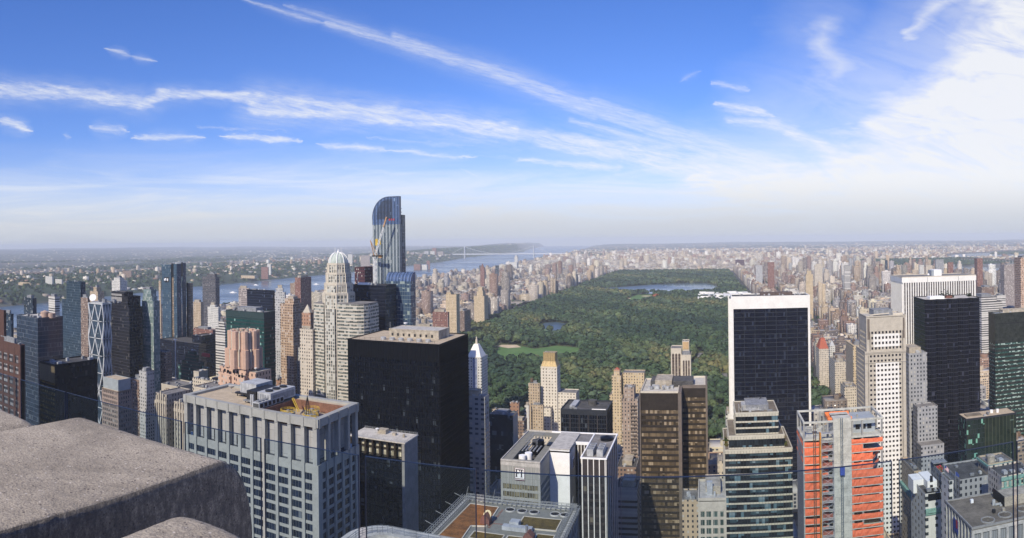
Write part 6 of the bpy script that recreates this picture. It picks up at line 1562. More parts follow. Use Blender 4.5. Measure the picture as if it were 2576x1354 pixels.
# ---- 20. black tower behind the dome and the red brown one
x0, x1, y0, y1, H = foot(969, 721, 880, 975, D=650)
t = plain('office_tower', 'black wedge tower between the dome and the blue curved tower', [(x0, x1, y0, y0+24, 0, H)], 'g_black' if G('g_black', (.003,.004,.010), (.008,.012,.026), 1.6, 3.5, .07, (.07,.09,.13), .1, line=(.010,.014,.03), lw=.1, lh=.12) else '', 'roof_dark', cat='skyscraper', cl=4, seed=3, mech=False)
MB().box(x0+(x1-x0)*.22, x0+(x1-x0)*.52, y0+1, y0+6, H, H+3).build('roof_box', MATS['white_paint'], t)
MB().bar((x0+(x1-x0)*.2, y0+2, H), (x0+(x1-x0)*.2, y0+2, H+13), .35).build('antenna', MATS['mech_light'], t)
x0, x1, y0, y1, H = foot(917, 675, 892, 920, D=745)
t = plain('office_tower', 'slim dark red brick tower directly right of the domed tower', [(x0, x1, y0, y0+28, 0, H)], 'm_dkred' if mz('m_dkred', (.085,.035,.045), bay=2.2, flr=3.7, ww=.5, wh=.4, win=(.02,.02,.03)) else '', 'roof_dark', cat='skyscraper', cl=0, mech=False)
for z in (H-18, H-30, H-44): MB().box(x0-.15, x1+.15, y0-.15, y0+28.1, z, z+.9).build('band', MATS['pinkish'], t)
# ---- 21. leaning diagrid tower
def diagrid():
    x0, x1, y0, y1, H = foot(257, 766, 227, 279, D=700)
    root = thing('glass_tower', 'glass tower wrapped in a white steel lattice of big triangles', 'skyscraper', (x0, y0, 0)); occ(x0, x1, y0, y1, H)
    x0 -= 3; W = x1-x0; D_ = y1-y0; nr = 5; fh = H/10.0
    m = MB(); gl = []
    def ring(k):
        z = H-k*fh; c = (k % 2); i = 4.2 if c else 1.2    # corners bite in on alternate levels
        return [(x0+i, y0), (x1-i, y0), (x1, y0+i), (x1, y1-i), (x1-i, y1), (x0+i, y1), (x0, y1-i), (x0, y0+i)], z
    for k in range(10):
        a, za = ring(k+1); b, zb = ring(k); m.prism(a, za, zb, 0, [(p[0], p[1], zb) for p in b], cap=(k == 0))
    m.build('glazing', G('g_hearst', (.02,.035,.055), (.055,.085,.12), 2.0, 3.9, .08, (.2,.25,.28), .06, line=(.03,.045,.06), lw=.08, lh=.1), root)
    s_ = MB(); th = .75
    def pt(side, f, z):
        if side == 'S': return (x0+W*f, y0-.35, z)
        if side == 'E': return (x1+.35, y0+D_*f, z)
        if side == 'W': return (x0-.35, y0+D_*f, z)
        return (x0+W*f, y1+.35, z)
    for side, n in (('S', 2), ('E', 3), ('W', 3), ('N', 2)):
        for k in range(10):
            z1, z0 = H-k*fh, H-(k+1)*fh
            s_.bar(pt(side, 0.02, z0), pt(side, .98, z0), th*.55)
            for j in range(n):
                if k % 2 == 0: s_.bar(pt(side, j/n, z1), pt(side, (j+.5)/n, z0), th); s_.bar(pt(side, (j+1)/n, z1), pt(side, (j+.5)/n, z0), th)
                else: s_.bar(pt(side, (j+.5)/n, z1), pt(side, j/n, z0), th); s_.bar(pt(side, (j+.5)/n, z1), pt(side, (j+1)/n, z0), th)
        s_.bar(pt(side, 0, H), pt(side, 1, H), th*.7)
    s_.build('steel_lattice', flat('lattice_white', (.62,.64,.64), .45, .08), root)
    MB().box(x0+2, x1-2, y0+2, y1-2, H, H+1.5).build('roof', MATS['mech_light'], root)
    d = MB(); c = Vector((x0+3, y0+4, H+5.5)); q = Vector((.5, -.75, .35)).to_track_quat('Z', 'Y'); n = 18
    for r_, h_ in ((.3, 0), (2.4, .4), (3.9, 1.3)):
        for i in range(n): t = 2*math.pi*i/n; d.v.append(tuple(c+q@Vector((r_*math.cos(t), r_*math.sin(t), h_))))
    for j in range(2):
        for i in range(n): d.f.append((j*n+i, j*n+(i+1) % n, (j+1)*n+(i+1) % n, (j+1)*n+i)); d.m.append(0)
    d.f.append(tuple(2*n+i for i in range(n))); d.m.append(0); d.bar((c.x, c.y+1, H), (c.x, c.y+.5, c.z-1), .5)
    d.build('satellite_dish', MATS['white_paint'], root)
    bx = MB()
    for k in range(9): bx.box(x0+9+k*3.2, x0+11+k*3.2, y0+6+(k % 3)*3, y0+9+(k % 3)*3, H+1.5, H+3+(k % 2)*2)
    bx.build('roof_box', MATS['mech_grey'], root)
diagrid()
# ---- 22. twin towers at the circle
def twins():
    x0, y0, H = atd(407, 665.5, 1060); xb = atd(438, 664, 1050)[0]
    X0, X1 = x0, xb; root = thing('glass_tower', 'tallest left-hand blue glass twin tower with a bright dish opening near its top', 'skyscraper', (X0, y0, 0))
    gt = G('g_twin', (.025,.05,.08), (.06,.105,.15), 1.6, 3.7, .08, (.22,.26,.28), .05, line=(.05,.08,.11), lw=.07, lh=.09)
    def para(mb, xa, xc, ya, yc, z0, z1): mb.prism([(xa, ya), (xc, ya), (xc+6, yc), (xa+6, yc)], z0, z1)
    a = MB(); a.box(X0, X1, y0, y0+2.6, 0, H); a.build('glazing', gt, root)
    g2 = G('g_twin2', (.16,.12,.08), (.34,.26,.17), 3.2, 3.7, .15, (.4,.33,.25), .15, line=(.10,.08,.07), lw=.10, lh=.22)  # golden copy of the glass: sunlight on the facets put into its colour
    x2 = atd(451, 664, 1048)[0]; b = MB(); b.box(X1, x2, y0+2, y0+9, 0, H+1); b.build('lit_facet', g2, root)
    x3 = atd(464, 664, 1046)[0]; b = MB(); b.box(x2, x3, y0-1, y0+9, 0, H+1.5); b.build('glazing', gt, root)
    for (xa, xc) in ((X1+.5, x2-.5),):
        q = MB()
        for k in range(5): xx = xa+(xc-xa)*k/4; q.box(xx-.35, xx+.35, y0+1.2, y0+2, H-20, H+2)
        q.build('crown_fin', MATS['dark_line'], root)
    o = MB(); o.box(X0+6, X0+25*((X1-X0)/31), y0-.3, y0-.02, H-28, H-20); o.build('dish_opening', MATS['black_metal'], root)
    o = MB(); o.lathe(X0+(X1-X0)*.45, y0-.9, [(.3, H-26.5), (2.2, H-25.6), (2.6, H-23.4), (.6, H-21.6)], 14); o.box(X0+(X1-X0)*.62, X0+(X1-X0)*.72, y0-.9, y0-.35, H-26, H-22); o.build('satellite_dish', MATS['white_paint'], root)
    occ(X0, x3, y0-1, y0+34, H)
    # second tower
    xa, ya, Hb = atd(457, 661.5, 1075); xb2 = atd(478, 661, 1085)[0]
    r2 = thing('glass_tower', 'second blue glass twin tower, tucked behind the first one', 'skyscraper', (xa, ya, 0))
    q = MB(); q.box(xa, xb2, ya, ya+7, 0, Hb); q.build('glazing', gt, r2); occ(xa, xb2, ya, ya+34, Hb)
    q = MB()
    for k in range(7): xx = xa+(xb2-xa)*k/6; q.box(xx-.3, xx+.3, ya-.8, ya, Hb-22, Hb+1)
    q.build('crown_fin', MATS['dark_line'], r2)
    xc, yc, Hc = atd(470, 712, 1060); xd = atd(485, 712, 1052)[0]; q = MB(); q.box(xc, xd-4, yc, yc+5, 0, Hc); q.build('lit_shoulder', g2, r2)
    q = MB(); q.box(xc-.5, xc+2.5, yc-.6, yc+3, 0, Hc); q.build('dark_edge', MATS['black_clad'], r2)
    x0, x1, y0_, y1, H_ = foot(500, 868, 402, 540, D=960)
    plain('podium_building', 'black glass podium building at the foot of the twin towers', [(x0, x1, y0_, y0_+46, 0, H_), (x0+60, x1-5, y0_+10, y0_+40, H_, H_+10)], 'g_black', 'roof_dark', cl=3, seed=5, mech=False)
twins()
# ---- 23. peach brick tower with fluted crown
def fluted():
    x0, x1, y0, y1, H = foot(638, 936, 543, 676, D=555)
    H1 = H; W = x1-x0; root = thing('apartment_tower', 'peach brick tower with a fluted octagonal crown and stepped shoulders', 'building', (x0, y0, 0)); occ(x0, x1, y0, y1, H)
    y1 = y0+24
    mz('m_peach', (.60,.40,.29), bay=4.2, flr=4.6, ww=.36, wh=.5, win=(.07,.05,.05))
    b = MB(); b.box(x0, x0+W*.18, y0+3, y1, 0, H1-5); b.box(x0+W*.0, x0+W*.22, y0+5, y1, H1-5, H1); b.box(x0+W*.18, x0+W*.80, y0, y1-.01, 0, H1+1); b.box(x0+W*.80, x1, y0+3, y1, 0, H1-1); b.box(x0+W*.60, x0+W*.82, y0-3, y0, 0, H1-4)
    b.box(x0+W*.30, x0+W*.42, y0-1.6, y0, 0, H1-6)
    b.build('wall', MATS['m_peach'], root)
    cx, cy_ = x0+W*.54, y0+11
    def flute(r, z0, z1, n=12, d=.10):
        pts = []
        for k in range(n*2): a = math.pi*k/n+math.pi/(2*n); rr_ = r*(1 if k % 2 == 0 else 1); pts.append((cx+rr_*math.cos(a), cy_+rr_*math.sin(a)))
        return pts
    f = MB(); f.prism(flute(13.6, 0, 0, 4), H1+1, H1+15.5); f.prism(flute(11.6, 0, 0, 4), H1+15.5, H1+31)
    for r_, z0, z1 in ((13.6, H1+1, H1+17), (11.6, H1+15, H1+32.5)):
        for k in range(8):
            a = math.pi*k/4+math.pi/8*0+.0; xx, yy = cx+r_*.97*math.cos(a), cy_+r_*.97*math.sin(a)
            f.cyl(xx, yy, r_*.25, z0, z1, 8)
    f.build('fluted_crown', MATS['peach_brick'], root)
    s_ = MB()
    for r_, z0, z1 in ((13.6, H1+3, H1+17.5), (11.6, H1+16, H1+33)):
        for k in range(8): a = math.pi*k/4+math.pi/8; xx, yy = cx+r_*.98*math.cos(a), cy_+r_*.98*math.sin(a); s_.box(xx-.55, xx+.55, yy-.55, yy+.55, z0, z1)
    s_.build('pale_strip', MATS['limestone'], root)
    c = MB()
    for k in range(3): c.cyl(cx-5+k*4.4, cy_-2+k, 1.7, H1+31, H1+33.4, 12)
    c.build('roof_drum', MATS['mech_tan'], root)
    w = MB()
    for (fx, yy) in ((.22, y0), (.34, y0-1.6), (.46, y0), (.56, y0), (.66, y0-3), (.74, y0-3)):
        for z in (H1-3.6,): w.box(x0+W*fx, x0+W*fx+2.3, yy-.08, yy-.02, z-2 if yy < y0-2 else z, z+2.6 if yy >= y0-2 else z+.2)
    w.build('window', MATS['black_clad'], root)
    for (a, b_) in ((.1, 3), (.92, 3)): d = MB(); d.lathe(x0+W*a, y0+7, [(.2, H1+.5), (1.0, H1+1), (1.3, H1+2)], 12); d.build('satellite_dish', MATS['white_paint'], root)
fluted()
# ---- 24. the rest of the left bank of towers
def quick(name, label, xc, yc, xs, xd, mat, D, depth=None, roofm='roof_grey', cat='skyscraper', cl=4, seed=1, mech=True, tiers=None, wt=0, par=1.1, sc=1.0, group=None):
    return simple(name, label, xc, yc, xs, xd, mat, roofm, D=D, depth=depth, cat=cat, cl=cl, seed=seed, mech=mech, tiers=tiers, wt=wt, par=par, sc=sc, group=group)
G('g_greenslab', (.008,.035,.035), (.022,.075,.068), 1.7, 3.9, .07, (.25,.42,.36), .08, band=(.012,.028,.028), bandh=.34)
t, T = quick('office_tower', 'green glass slab with dark bands behind the peach brick tower', 664, 789, 568.5, 692, 'g_greenslab', 700, seed=3, cl=6)
a = T[0]; MB().box(a[0]-.15, a[1]+.15, a[2]-.2, a[3]+.1, a[5]-6, a[5]-.2).build('top_band', flat('green_band', (.03,.055,.055), .5, .1), t)
quick('office_tower', 'dark navy slab behind the green banded one', 686, 733, 621, 691, 'g_black', 860, depth=30, cl=8, seed=4, mech=False)
quick('apartment_tower', 'tan tower with a red brick neighbour left of the navy slab', 626, 727, 600, 629, 'm_pink', 1250, depth=24, cl=2, seed=2, cat='apartment building')
quick('apartment_tower', 'pale grey apartment slab right of the navy slab', 716, 738, 691, 719, 'm_palegrey', 830, depth=20, cl=2, seed=5, cat='apartment building', tiers=[(.1,.8,.2,.8,5)])
mz('m_balc', (.50,.36,.25), bay=2.3, flr=3.1, ww=.55, wh=.60, win=(.09,.065,.05))
quick('apartment_tower', 'tan ribbed tower with a flat cap, left of the pyramid topped one', 737, 768, 705, 764, 'm_balc', 790, depth=26, cl=2, seed=6, cat='apartment building', tiers=[(.2,.9,.2,.8,6)])
t, T = quick('apartment_tower', 'brick tower with a small stone pyramid roof, left of the domed tower', 781, 790, 759, 789, 'm_redcream' if mz('m_redcream', (.42,.25,.17), bay=3.2, flr=3.8, ww=.4, wh=.5, win=(.12,.09,.07)) else '', 700, depth=18, cl=0, mech=False, cat='building')
a = T[0]; mx, my = (a[0]+a[1])/2, (a[2]+a[3])/2; MB().prism([(a[0]+.3, a[2]+.3), (a[1]-.3, a[2]+.3), (a[1]-.3, a[3]-.3), (a[0]+.3, a[3]-.3)], a[5], a[5]+9, top=[(mx-.2, my-.2, a[5]+9.5), (mx+.2, my-.2, a[5]+9.5), (mx+.2, my+.2, a[5]+9.5), (mx-.2, my+.2, a[5]+9.5)]).build('pyramid_roof', MATS['limestone'], t)
quick('apartment_building', 'beige stepped block below the pyramid topped tower', 786, 832, 754, 792, 'm_cream', 640, depth=22, cl=3, seed=6, cat='apartment building')
quick('hotel_building', 'wide pale stone hotel with a stepped top above the street trees', 764, 895, 697, 770, 'm_palegrey', 790, depth=30, cl=4, seed=6, cat='hotel', tiers=[(.12,.88,.1,.9,8), (.3,.7,.3,.8,6)])
quick('apartment_building', 'rust coloured block with a pointed roof tower near the street trees', 722, 978, 692, 728, 'm_pinkbrick', 640, depth=22, cl=6, seed=7, cat='building', tiers=[(.05,.4,.2,.6,7)])
quick('apartment_tower', 'glass and red brick tower rising against the river, left of the domed tower', 756, 700, 742, 783, 'm_red', 1450, depth=30, cl=2, seed=2, cat='apartment building')
quick('apartment_tower', 'dark banded tower standing right of the twin towers, before the river', 542, 698, 509, 552, 'g_banded' if G('g_banded', (.03,.035,.045), (.07,.08,.10), 1.8, 3.4, .2, (.25,.25,.26), .15, band=(.11,.10,.10), bandh=.45) else '', 1500, depth=40, cl=2, seed=3, tiers=[(.3,.9,.2,.8,6)])
quick('apartment_building', 'small white gridded slab in front of the dark banded tower', 549, 775, 522, 555, 'm_offwhite', 1230, depth=26, cl=2, seed=2, cat='apartment building', tiers=[(.2,.7,.2,.8,4)])
quick('apartment_building', 'brown brick slab between the twin towers and the white gridded slab', 505, 762, 486, 512, 'm_tan', 1300, depth=26, cl=2, seed=2, cat='apartment building')
quick('apartment_building', 'white banded block at the left end of the green glass slab', 566, 826, 542, 571, 'm_white_band', 960, depth=24, cl=2, seed=8, cat='building', tiers=[(.3,.9,.2,.8,8)])
quick('apartment_building', 'dark red brick block right of the podium', 535, 832, 486, 548, 'm_red', 1000, depth=30, cl=4, seed=8, cat='building', group=None)
quick('glass_tower', 'pale green glass tower with a stepped crown beside the black stepped tower', 386, 760, 357, 402, 'g_pgreen' if G('g_pgreen', (.10,.15,.15), (.22,.29,.28), 1.8, 3.7, .25, (.42,.46,.42), .1, line=(.20,.24,.24), lw=.1, lh=.16) else '', 760, cl=2, seed=8, tiers=[(.02,.85,.1,.9,5), (.08,.75,.1,.9,8)])
t, T = quick('office_tower', 'black tower with a stepped roofline beside the white lattice tower', 325, 776, 279, 358, 'g_blackbrown' if G('g_blackbrown', (.006,.007,.011), (.022,.021,.025), 1.9, 3.6, .08, (.09,.085,.08), .12, line=(.02,.02,.025), lw=.1, lh=.16) else '', 750, seed=4, cl=2, mech=False, tiers=[(.02,.92,.02,.98,12), (.02,.72,.03,.7,5)])
a = T[2]; MB().box(a[0]-.1, a[1]-4, a[2]-.3, a[2]-.05, a[4]-5, a[5]-1.5).build('sign_band', MATS['grey_stone'], t)
# small granite tower with plain crown
x0, x1, y0, y1, H = foot(297, 959, 257, 331, D=560)
t = tower('office_tower', 'small pinkish granite tower with square windows and a plain grey top', [(x0, x1, y0, y1, 0, H-9)], dict(wall='pinkish', glass='g_plain', bay=2.6, flr=3.9, pier=1.15, span=1.6, dp=.3, ds=.28, top=1), 'gravel_tan', cl=0, mech=False, par=0)
x = MB(); x.box(x0+.6, x1-.6, y0+.6, y1-.6, H-9, H); parapet(x, x0+.6, x1-.6, y0+.6, y1-.6, H, .6, .4, .05); x.build('top_block', MATS['silver_clad'], t)
MB().box(x0+1.5, x1-1.5, y0+1.5, y1-1.5, H, H+.4).build('top_roof', MATS['gravel_tan'], t)
quick('office_building', 'grey gridded block in shade right of the small granite tower', 368, 938, 350, 388, 'm_palegrey', 600, depth=24, cl=2, seed=4, cat='building')
quick('apartment_tower', 'brown brick tower with balconies and roof boxes, left of the flagpole mast', 415, 888, 361, 432, 'm_brownl' if mz('m_brownl', (.26,.19,.15), bay=2.4, flr=3.0, ww=.42, wh=.5, win=(.05,.05,.055)) else '', 770, cl=3, seed=3, cat='apartment building', tiers=[(.0,.35,.2,.7,10), (.0,.3,.2,.7,8)])
t, T = quick('office_building', 'low green glass terraced building with roof boxes', 512, 930, 449, 525, 'g_greenslab', 800, cl=4, seed=3, cat='building', mech=False, tiers=[(.12,.85,.1,.9,6), (.25,.65,.15,.85,8), (.35,.6,.2,.7,5)])
a = T[-1]; MB().box(a[0]+14, a[0]+26, a[2]+10, a[2]+12, a[4]-1, a[4]+3).build('red_frame', MATS['flag_red'], t)
quick('office_building', 'tan windowless block below the low green terraces', 500, 938, 487, 523, 'limestone', 700, depth=16, cl=1, seed=2, cat='building', mech=False)
quick('office_building', 'long tan low rise left of the peach brick tower', 536, 962, 484, 545, 'm_cream', 640, cl=8, seed=12, cat='building', mech=False)
quick('office_building', 'pale low roof with plant behind the grey columned tower', 540, 985, 486, 600, 'm_cream', 560, depth=20, cl=10, seed=13, cat='building', mech=False)
m_ = thing('mast', 'tall thin white mast standing alone before the black podium', 'mast', atd(442, 940, 820)[:2]+(0,)); X, Y, Z = atd(441, 855, 820)
MB().bar((X, Y, 60), (X, Y, Z), .55, 8).build('pole', MATS['white_paint'], m_)
MB().box(X-2.6, X+2.6, Y-.5, Y+.5, Z-.4, Z+.9).build('lamp_head', MATS['white_paint'], m_)
# number block
def number_block():
    x0, x1, y0, y1, H = foot(447.5, 976, 406, 483, D=677); y1 = y0+28
    t = plain('office_building', 'beige block with a raised number high on its south wall', [(x0-10, x1+3, y0-3, y1+4, 0, H-18), (x0, x1, y0, y1, 0, H)], 'limestone', 'roof_grey', cat='building', cl=7, seed=5, mech=False)
    w = MB()
    W = x1-x0
    for k in range(7): w.box(x0+W*.17+k*W*.105, x0+W*.17+k*W*.105+1.35, y0-.06, y0-.02, H-13.5, H-9.5)
    for k in range(6): w.box(x1+.02, x1+.06, y0+8+k*2.3, y0+9.6+k*2.3, H-11.5, H-6.5)
    w.build('window', MATS['g_slate'], t)
    w = MB()
    for k in range(12): w.box(x0-10+.8+k*2.6, x0-10+2.0+k*2.6, y0-3.1, y0-3.02, H-34, H-20)
    w.build('window_strip', MATS['black_clad'], t)
    text_mesh('number', '\u00b71740\u00b7', 6.6, MATS['brick_brown'], t, ((x0+x1)/2, y0-.25, H-5.2), (math.pi/2, 0, 0), .25)
number_block()
def deco_wings():
    x0, x1, y0, y1, H = foot(470, 1010, 388, 486, D=520); y1 = y0+30
    W = x1-x0; t = plain('office_building', 'grey deco building with two winged piers below the number block', [(x0, x0+W*.34, y0+2, y1, 0, H), (x0+W*.34+.1, x0+W*.62, y0+10, y1, 0, H-8), (x0+W*.62+.1, x1, y0, y1, 0, H-3)], 'm_deco' if mz('m_deco', (.38,.34,.28), bay=3.2, flr=3.9, ww=.34, wh=.5) else '', 'roof_grey', cat='building', cl=5, seed=5, mech=False)
    q = MB()
    for (a, b, yy, hh) in ((x0, x0+W*.34, y0+2, H), (x0+W*.62, x1, y0, H-3)):
        L = b-a
        for k in range(5):
            f = (k+.5)/5; hgt = hh+3.5-abs(k-2)*2.2; q.box(a+L*f-.55, a+L*f+.55, yy-.9, yy-.02, 0, hgt)
        q.box(a, b, yy-.5, yy-.03, hh-7, hh-4.5)
    q.build('winged_pier', MATS['limestone'], t)
deco_wings()
# deep left
x0, x1, y0, y1, H = foot(51.5, 872, -20, 57, D=470)
t = tower('office_tower', 'rose granite tower with pale window bands at the left-hand edge of the view', [(x0, x1, y0, y0+3, 0, H)], dict(wall='rose_granite', glass='g_rose' if G('g_rose', (.03,.025,.03), (.42,.40,.38), 1.8, 4.0, .0, (.3,.3,.3), .15, band=(.03,.03,.035), bandh=.5) else '', bay=9, flr=8.0, pier=2.4, span=2.2, dp=.5, ds=.4, top=7), 'roof_dark', cl=3)
d_ = ray(8, 785); x2 = y0*d_.x/d_.y
u = MB(); u.box(x0, x2, y0+.5, y0+2.5, H, atd(14, 785, 480)[2]); u.build('upper_block', MATS['rose_granite'], t); occ(x0, x2, y0, y0+3, H+30)
x0, x1, y0, y1, H = foot(95, 803, 42, 158, D=600)
G('g_l2', (.010,.017,.030), (.03,.05,.075), 1.6, 3.9, .08, (.10,.12,.14), .08, line=(.075,.09,.115), lw=.12, lh=.12)
t = plain('office_tower', 'broad dark glass block with fine pale mullions and a pink tank on its roof', [(x0, x1, y0, y1, 0, H)], 'g_l2', 'gravel_pale', cat='skyscraper', cl=6, seed=3, mech=False)
q = MB(); q.cyl(x0+(x1-x0)*.75, y0+(y1-y0)*.5, 4, H, H+5, 16); q.cyl(x0+(x1-x0)*.75+9, y0+(y1-y0)*.5+2, 3.4, H, H+4.4, 16); q.cyl(x0+(x1-x0)*.75, y0+(y1-y0)*.5, 4, H+5, H+6.4, 16, r2=.4); q.build('water_tank', flat('tank_pink', (.48,.34,.26), .8, .1), t)
x0, x1, y0, y1, H = foot(138.5, 921.5, 101, 244, D=500)
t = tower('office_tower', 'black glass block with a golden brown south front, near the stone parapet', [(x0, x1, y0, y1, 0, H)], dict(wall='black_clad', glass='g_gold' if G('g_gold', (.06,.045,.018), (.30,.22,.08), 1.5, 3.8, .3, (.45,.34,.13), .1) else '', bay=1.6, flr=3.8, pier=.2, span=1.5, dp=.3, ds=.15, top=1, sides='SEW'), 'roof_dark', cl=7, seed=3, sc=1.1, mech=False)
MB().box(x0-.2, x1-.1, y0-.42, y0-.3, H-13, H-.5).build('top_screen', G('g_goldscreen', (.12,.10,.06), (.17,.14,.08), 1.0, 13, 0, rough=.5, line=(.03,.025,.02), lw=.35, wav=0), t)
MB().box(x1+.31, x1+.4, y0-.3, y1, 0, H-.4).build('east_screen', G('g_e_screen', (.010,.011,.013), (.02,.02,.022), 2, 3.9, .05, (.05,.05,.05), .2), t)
quick('apartment_tower', 'blue glass slab with a narrower slab on top, left of the lattice tower', 203, 760, 156, 226, 'g_slimblue' if G('g_slimblue', (.012,.026,.042), (.04,.07,.10), 1.7, 3.6, .08, (.15,.19,.22), .07, line=(.035,.055,.075), lw=.1, lh=.14) else '', 930, cl=3, seed=3, mech=False, tiers=[(.24,.99,.02,.55,27)])
quick('apartment_tower', 'slim dark glass tower with white bands near the river at the left', 138, 748, 122, 150, 'm_white_band', 1100, depth=24, cl=1, seed=3)
quick('apartment_tower', 'dark blue slab by the river at the left', 82, 752, 60, 92, 'g_slate', 1000, depth=24, cl=1, seed=3)
quick('apartment_tower', 'dark slab cut off by the rose granite tower near the river', 28, 792, 10, 34, 'g_slate', 800, depth=24, cl=1, seed=3)
quick('apartment_tower', 'mottled brown tower right of the blue glass slab', 221, 752, 203, 226, 'm_brownl', 820, depth=30, cl=2, seed=3)
quick('apartment_building', 'white terraced block with a square top, above the black stepped tower', 302, 708, 281, 320, 'm_offwhite', 1400, depth=30, cl=2, seed=3, cat='apartment building', tiers=[(.1,.8,.2,.8,6)])
quick('apartment_building', 'tan tower with a cross shaped crown behind the lattice tower', 246, 735, 226, 262, 'm_tan', 1300, depth=30, cl=2, seed=3, cat='apartment building', tiers=[(.3,.7,.2,.8,8)])
quick('apartment_building', 'narrow tan slab peeping out beside the green stepped tower', 404, 708, 399, 406, 'm_tan', 1500, depth=26, cl=1, seed=3, cat='apartment building')
quick('apartment_tower', 'dark red slab behind the green stepped tower near the river', 376, 727, 360, 384, 'm_dkred', 1700, depth=26, cl=1, seed=3, cat='apartment building')
quick('office_building', 'dark block deep in shade below the black stepped tower', 352, 960, 330, 372, 'm_brown', 640, depth=24, cl=3, seed=3, cat='building')
# ================================================================== THE REST OF THE CITY
masonry('city_wall')
m_far, _, _ = attr_mat('far_wall', nsc=.02, amt=.12)
def far_tower(label, xl, xr, yt, D, mat, name='apartment_tower', cat='apartment building', depth=9, tiers=None):
    X0, Y0, Z = atd(xl, yt, D); X1 = X0+ (xr-xl)/FPX*D/max(.5, math.cos(abs((xl-1775)/FPX))); b = float(height(np.array([X0]), np.array([Y0]))[0])
    T = [(X0, X1, Y0, Y0+depth, min(b, Z-20), Z)]
    for (fa, fb, dh) in (tiers or []): T.append((X0+(X1-X0)*fa, X0+(X1-X0)*fb, Y0+2, Y0+depth-2, T[-1][5], T[-1][5]+dh))
    return plain(name, label, T, mat, cat=cat, cl=0, mech=False, par=0)
far_tower('tan slab tower on the far river bank behind the broad dark glass block', 46, 76, 711, 3700, 'm_yellow', tiers=[(.1,.9,4)])
far_tower('left one of two tall cream and white towers on the far river bank', 114, 131, 695, 3600, 'm_offwhite')
far_tower('right one of two tall cream and white towers on the far river bank', 139, 155, 702, 3650, 'm_offwhite')
far_tower('small pale tower beside the pair of cream towers on the far bank', 164, 169, 707, 3900, 'm_pink')
far_tower('lone dark brown slab tower in the far woods above the lattice tower', 308, 330, 681, 4200, 'm_brown')
far_tower('pink brown tower just left of the twin glass towers on the far side', 395, 405, 672, 5200, 'm_pink')
far_tower('red brown tower on the far bank above the tan ribbed tower', 657, 674, 672, 4800, 'm_red')
far_tower('thin white tower on the far bank beside the red brown one', 672, 681, 664, 5000, 'm_white')
far_tower('broad pale slab on the far bank above the dome', 907, 930, 643, 5600, 'm_pink')
far_tower('small tower on the far ridge left of the dome', 769, 773, 656, 6200, 'm_red')
far_tower('low broad tan block on the far bank behind the domed tower', 606, 640, 693, 4700, 'm_yellow', depth=40)
far_tower('pale tower at the far bank right of the domed tower', 875, 886, 640, 6500, 'm_offwhite')
far_tower('pink brown block at the water right of the blue curved tower', 1041, 1057, 665, 6300, 'm_red', depth=30)
far_tower('white low block at the water right of the blue curved tower', 1058, 1074, 666, 6300, 'm_white', depth=30)
far_tower('single red tower at the water right of the blue curved tower', 1073, 1081, 656, 6400, 'm_red')
for xl, xr, yt, mt, lb in ((1033,1042,635,'m_pink','first'), (1049,1063,638,'m_pink','second'), (1066,1078,632,'m_palegrey','third'), (1082,1093,632,'m_offwhite','fourth'), (1087,1097,624,'m_red','tallest pink'), (1101,1115,633,'m_pink','last')):
    far_tower(lb+' tower of the far ridge cluster right of the blue curved tower', xl, xr, yt, 9300, mt, depth=30)
far_tower('slender stone church tower above the roofs before the bridge', 1294, 1302, 646, 5600, 'm_offwhite', name='church_tower', cat='church tower', depth=20, tiers=[(.2,.8,12)])
far_tower('broad white base block of the church tower', 1282, 1300, 660, 5580, 'm_white', name='church_building', cat='church', depth=30)
far_tower('dark glass tower thin against the river', 1246, 1254, 668, 4000, 'g_slate')
far_tower('pointed brown tower against the river', 1208, 1218, 672, 3300, 'm_red', tiers=[(.2,.8,8),(.4,.6,8)])
far_tower('dark slab against the river among the west side roofs', 1205, 1213, 668, 5000, 'g_slate')
far_tower('cream framed tower block far beyond the reservoir', 1654, 1671, 655, 6200, 'm_cream', depth=30)
far_tower('dark square tower beyond the right end of the reservoir', 1850, 1872, 654, 5300, 'm_dkred', depth=30)
far_tower('left one of the slim grey slabs on the eastern skyline', 1979, 1986, 647, 5600, 'm_palegrey')
far_tower('second of the slim grey slabs on the eastern skyline', 1995, 2003, 646, 5600, 'm_palegrey')
far_tower('third of the slim grey slabs on the eastern skyline', 2022, 2031, 646, 5600, 'm_palegrey')
far_tower('tall cream stepped tower in the middle of the east side', 2049, 2069, 668, 2600, 'm_cream', tiers=[(.2,.8,7)])
far_tower('banded white tower beside the cream stepped one', 2124, 2139, 668, 2600, 'm_white_band')
far_tower('two toned tan and grey tower above the framed slab', 1901, 1918, 668, 2900, 'm_palegrey')
far_tower('dark red brown tower right of the two toned one', 1931, 1948, 660, 2900, 'm_red')
far_tower('golden tan tower beside the framed slab top', 2027, 2045, 690, 2000, 'm_yellow', tiers=[(.2,.8,10)])
far_tower('red topped glass tower thin on the eastern skyline', 2227, 2233, 655, 3300, 'g_slate')
far_tower('pinkish tower on the eastern skyline beside the ribbed slab', 2168, 2180, 655, 3600, 'm_pink')
far_tower('brown tower left of the ribbed slab roof', 2212, 2220, 664, 3300, 'm_red')
far_tower('dark windowed slab rising behind the ribbed slab roof', 2354, 2374, 653, 2700, 'm_grey')
far_tower('pink brown tower behind the ribbed slab roof', 2385, 2398, 660, 2500, 'm_red')
far_tower('striped pale tower on the left behind the ribbed slab roof', 2313, 2325, 667, 2500, 'm_offwhite')
far_tower('cream pair tower behind the ribbed slab roof', 2329, 2346, 668, 2500, 'm_cream')
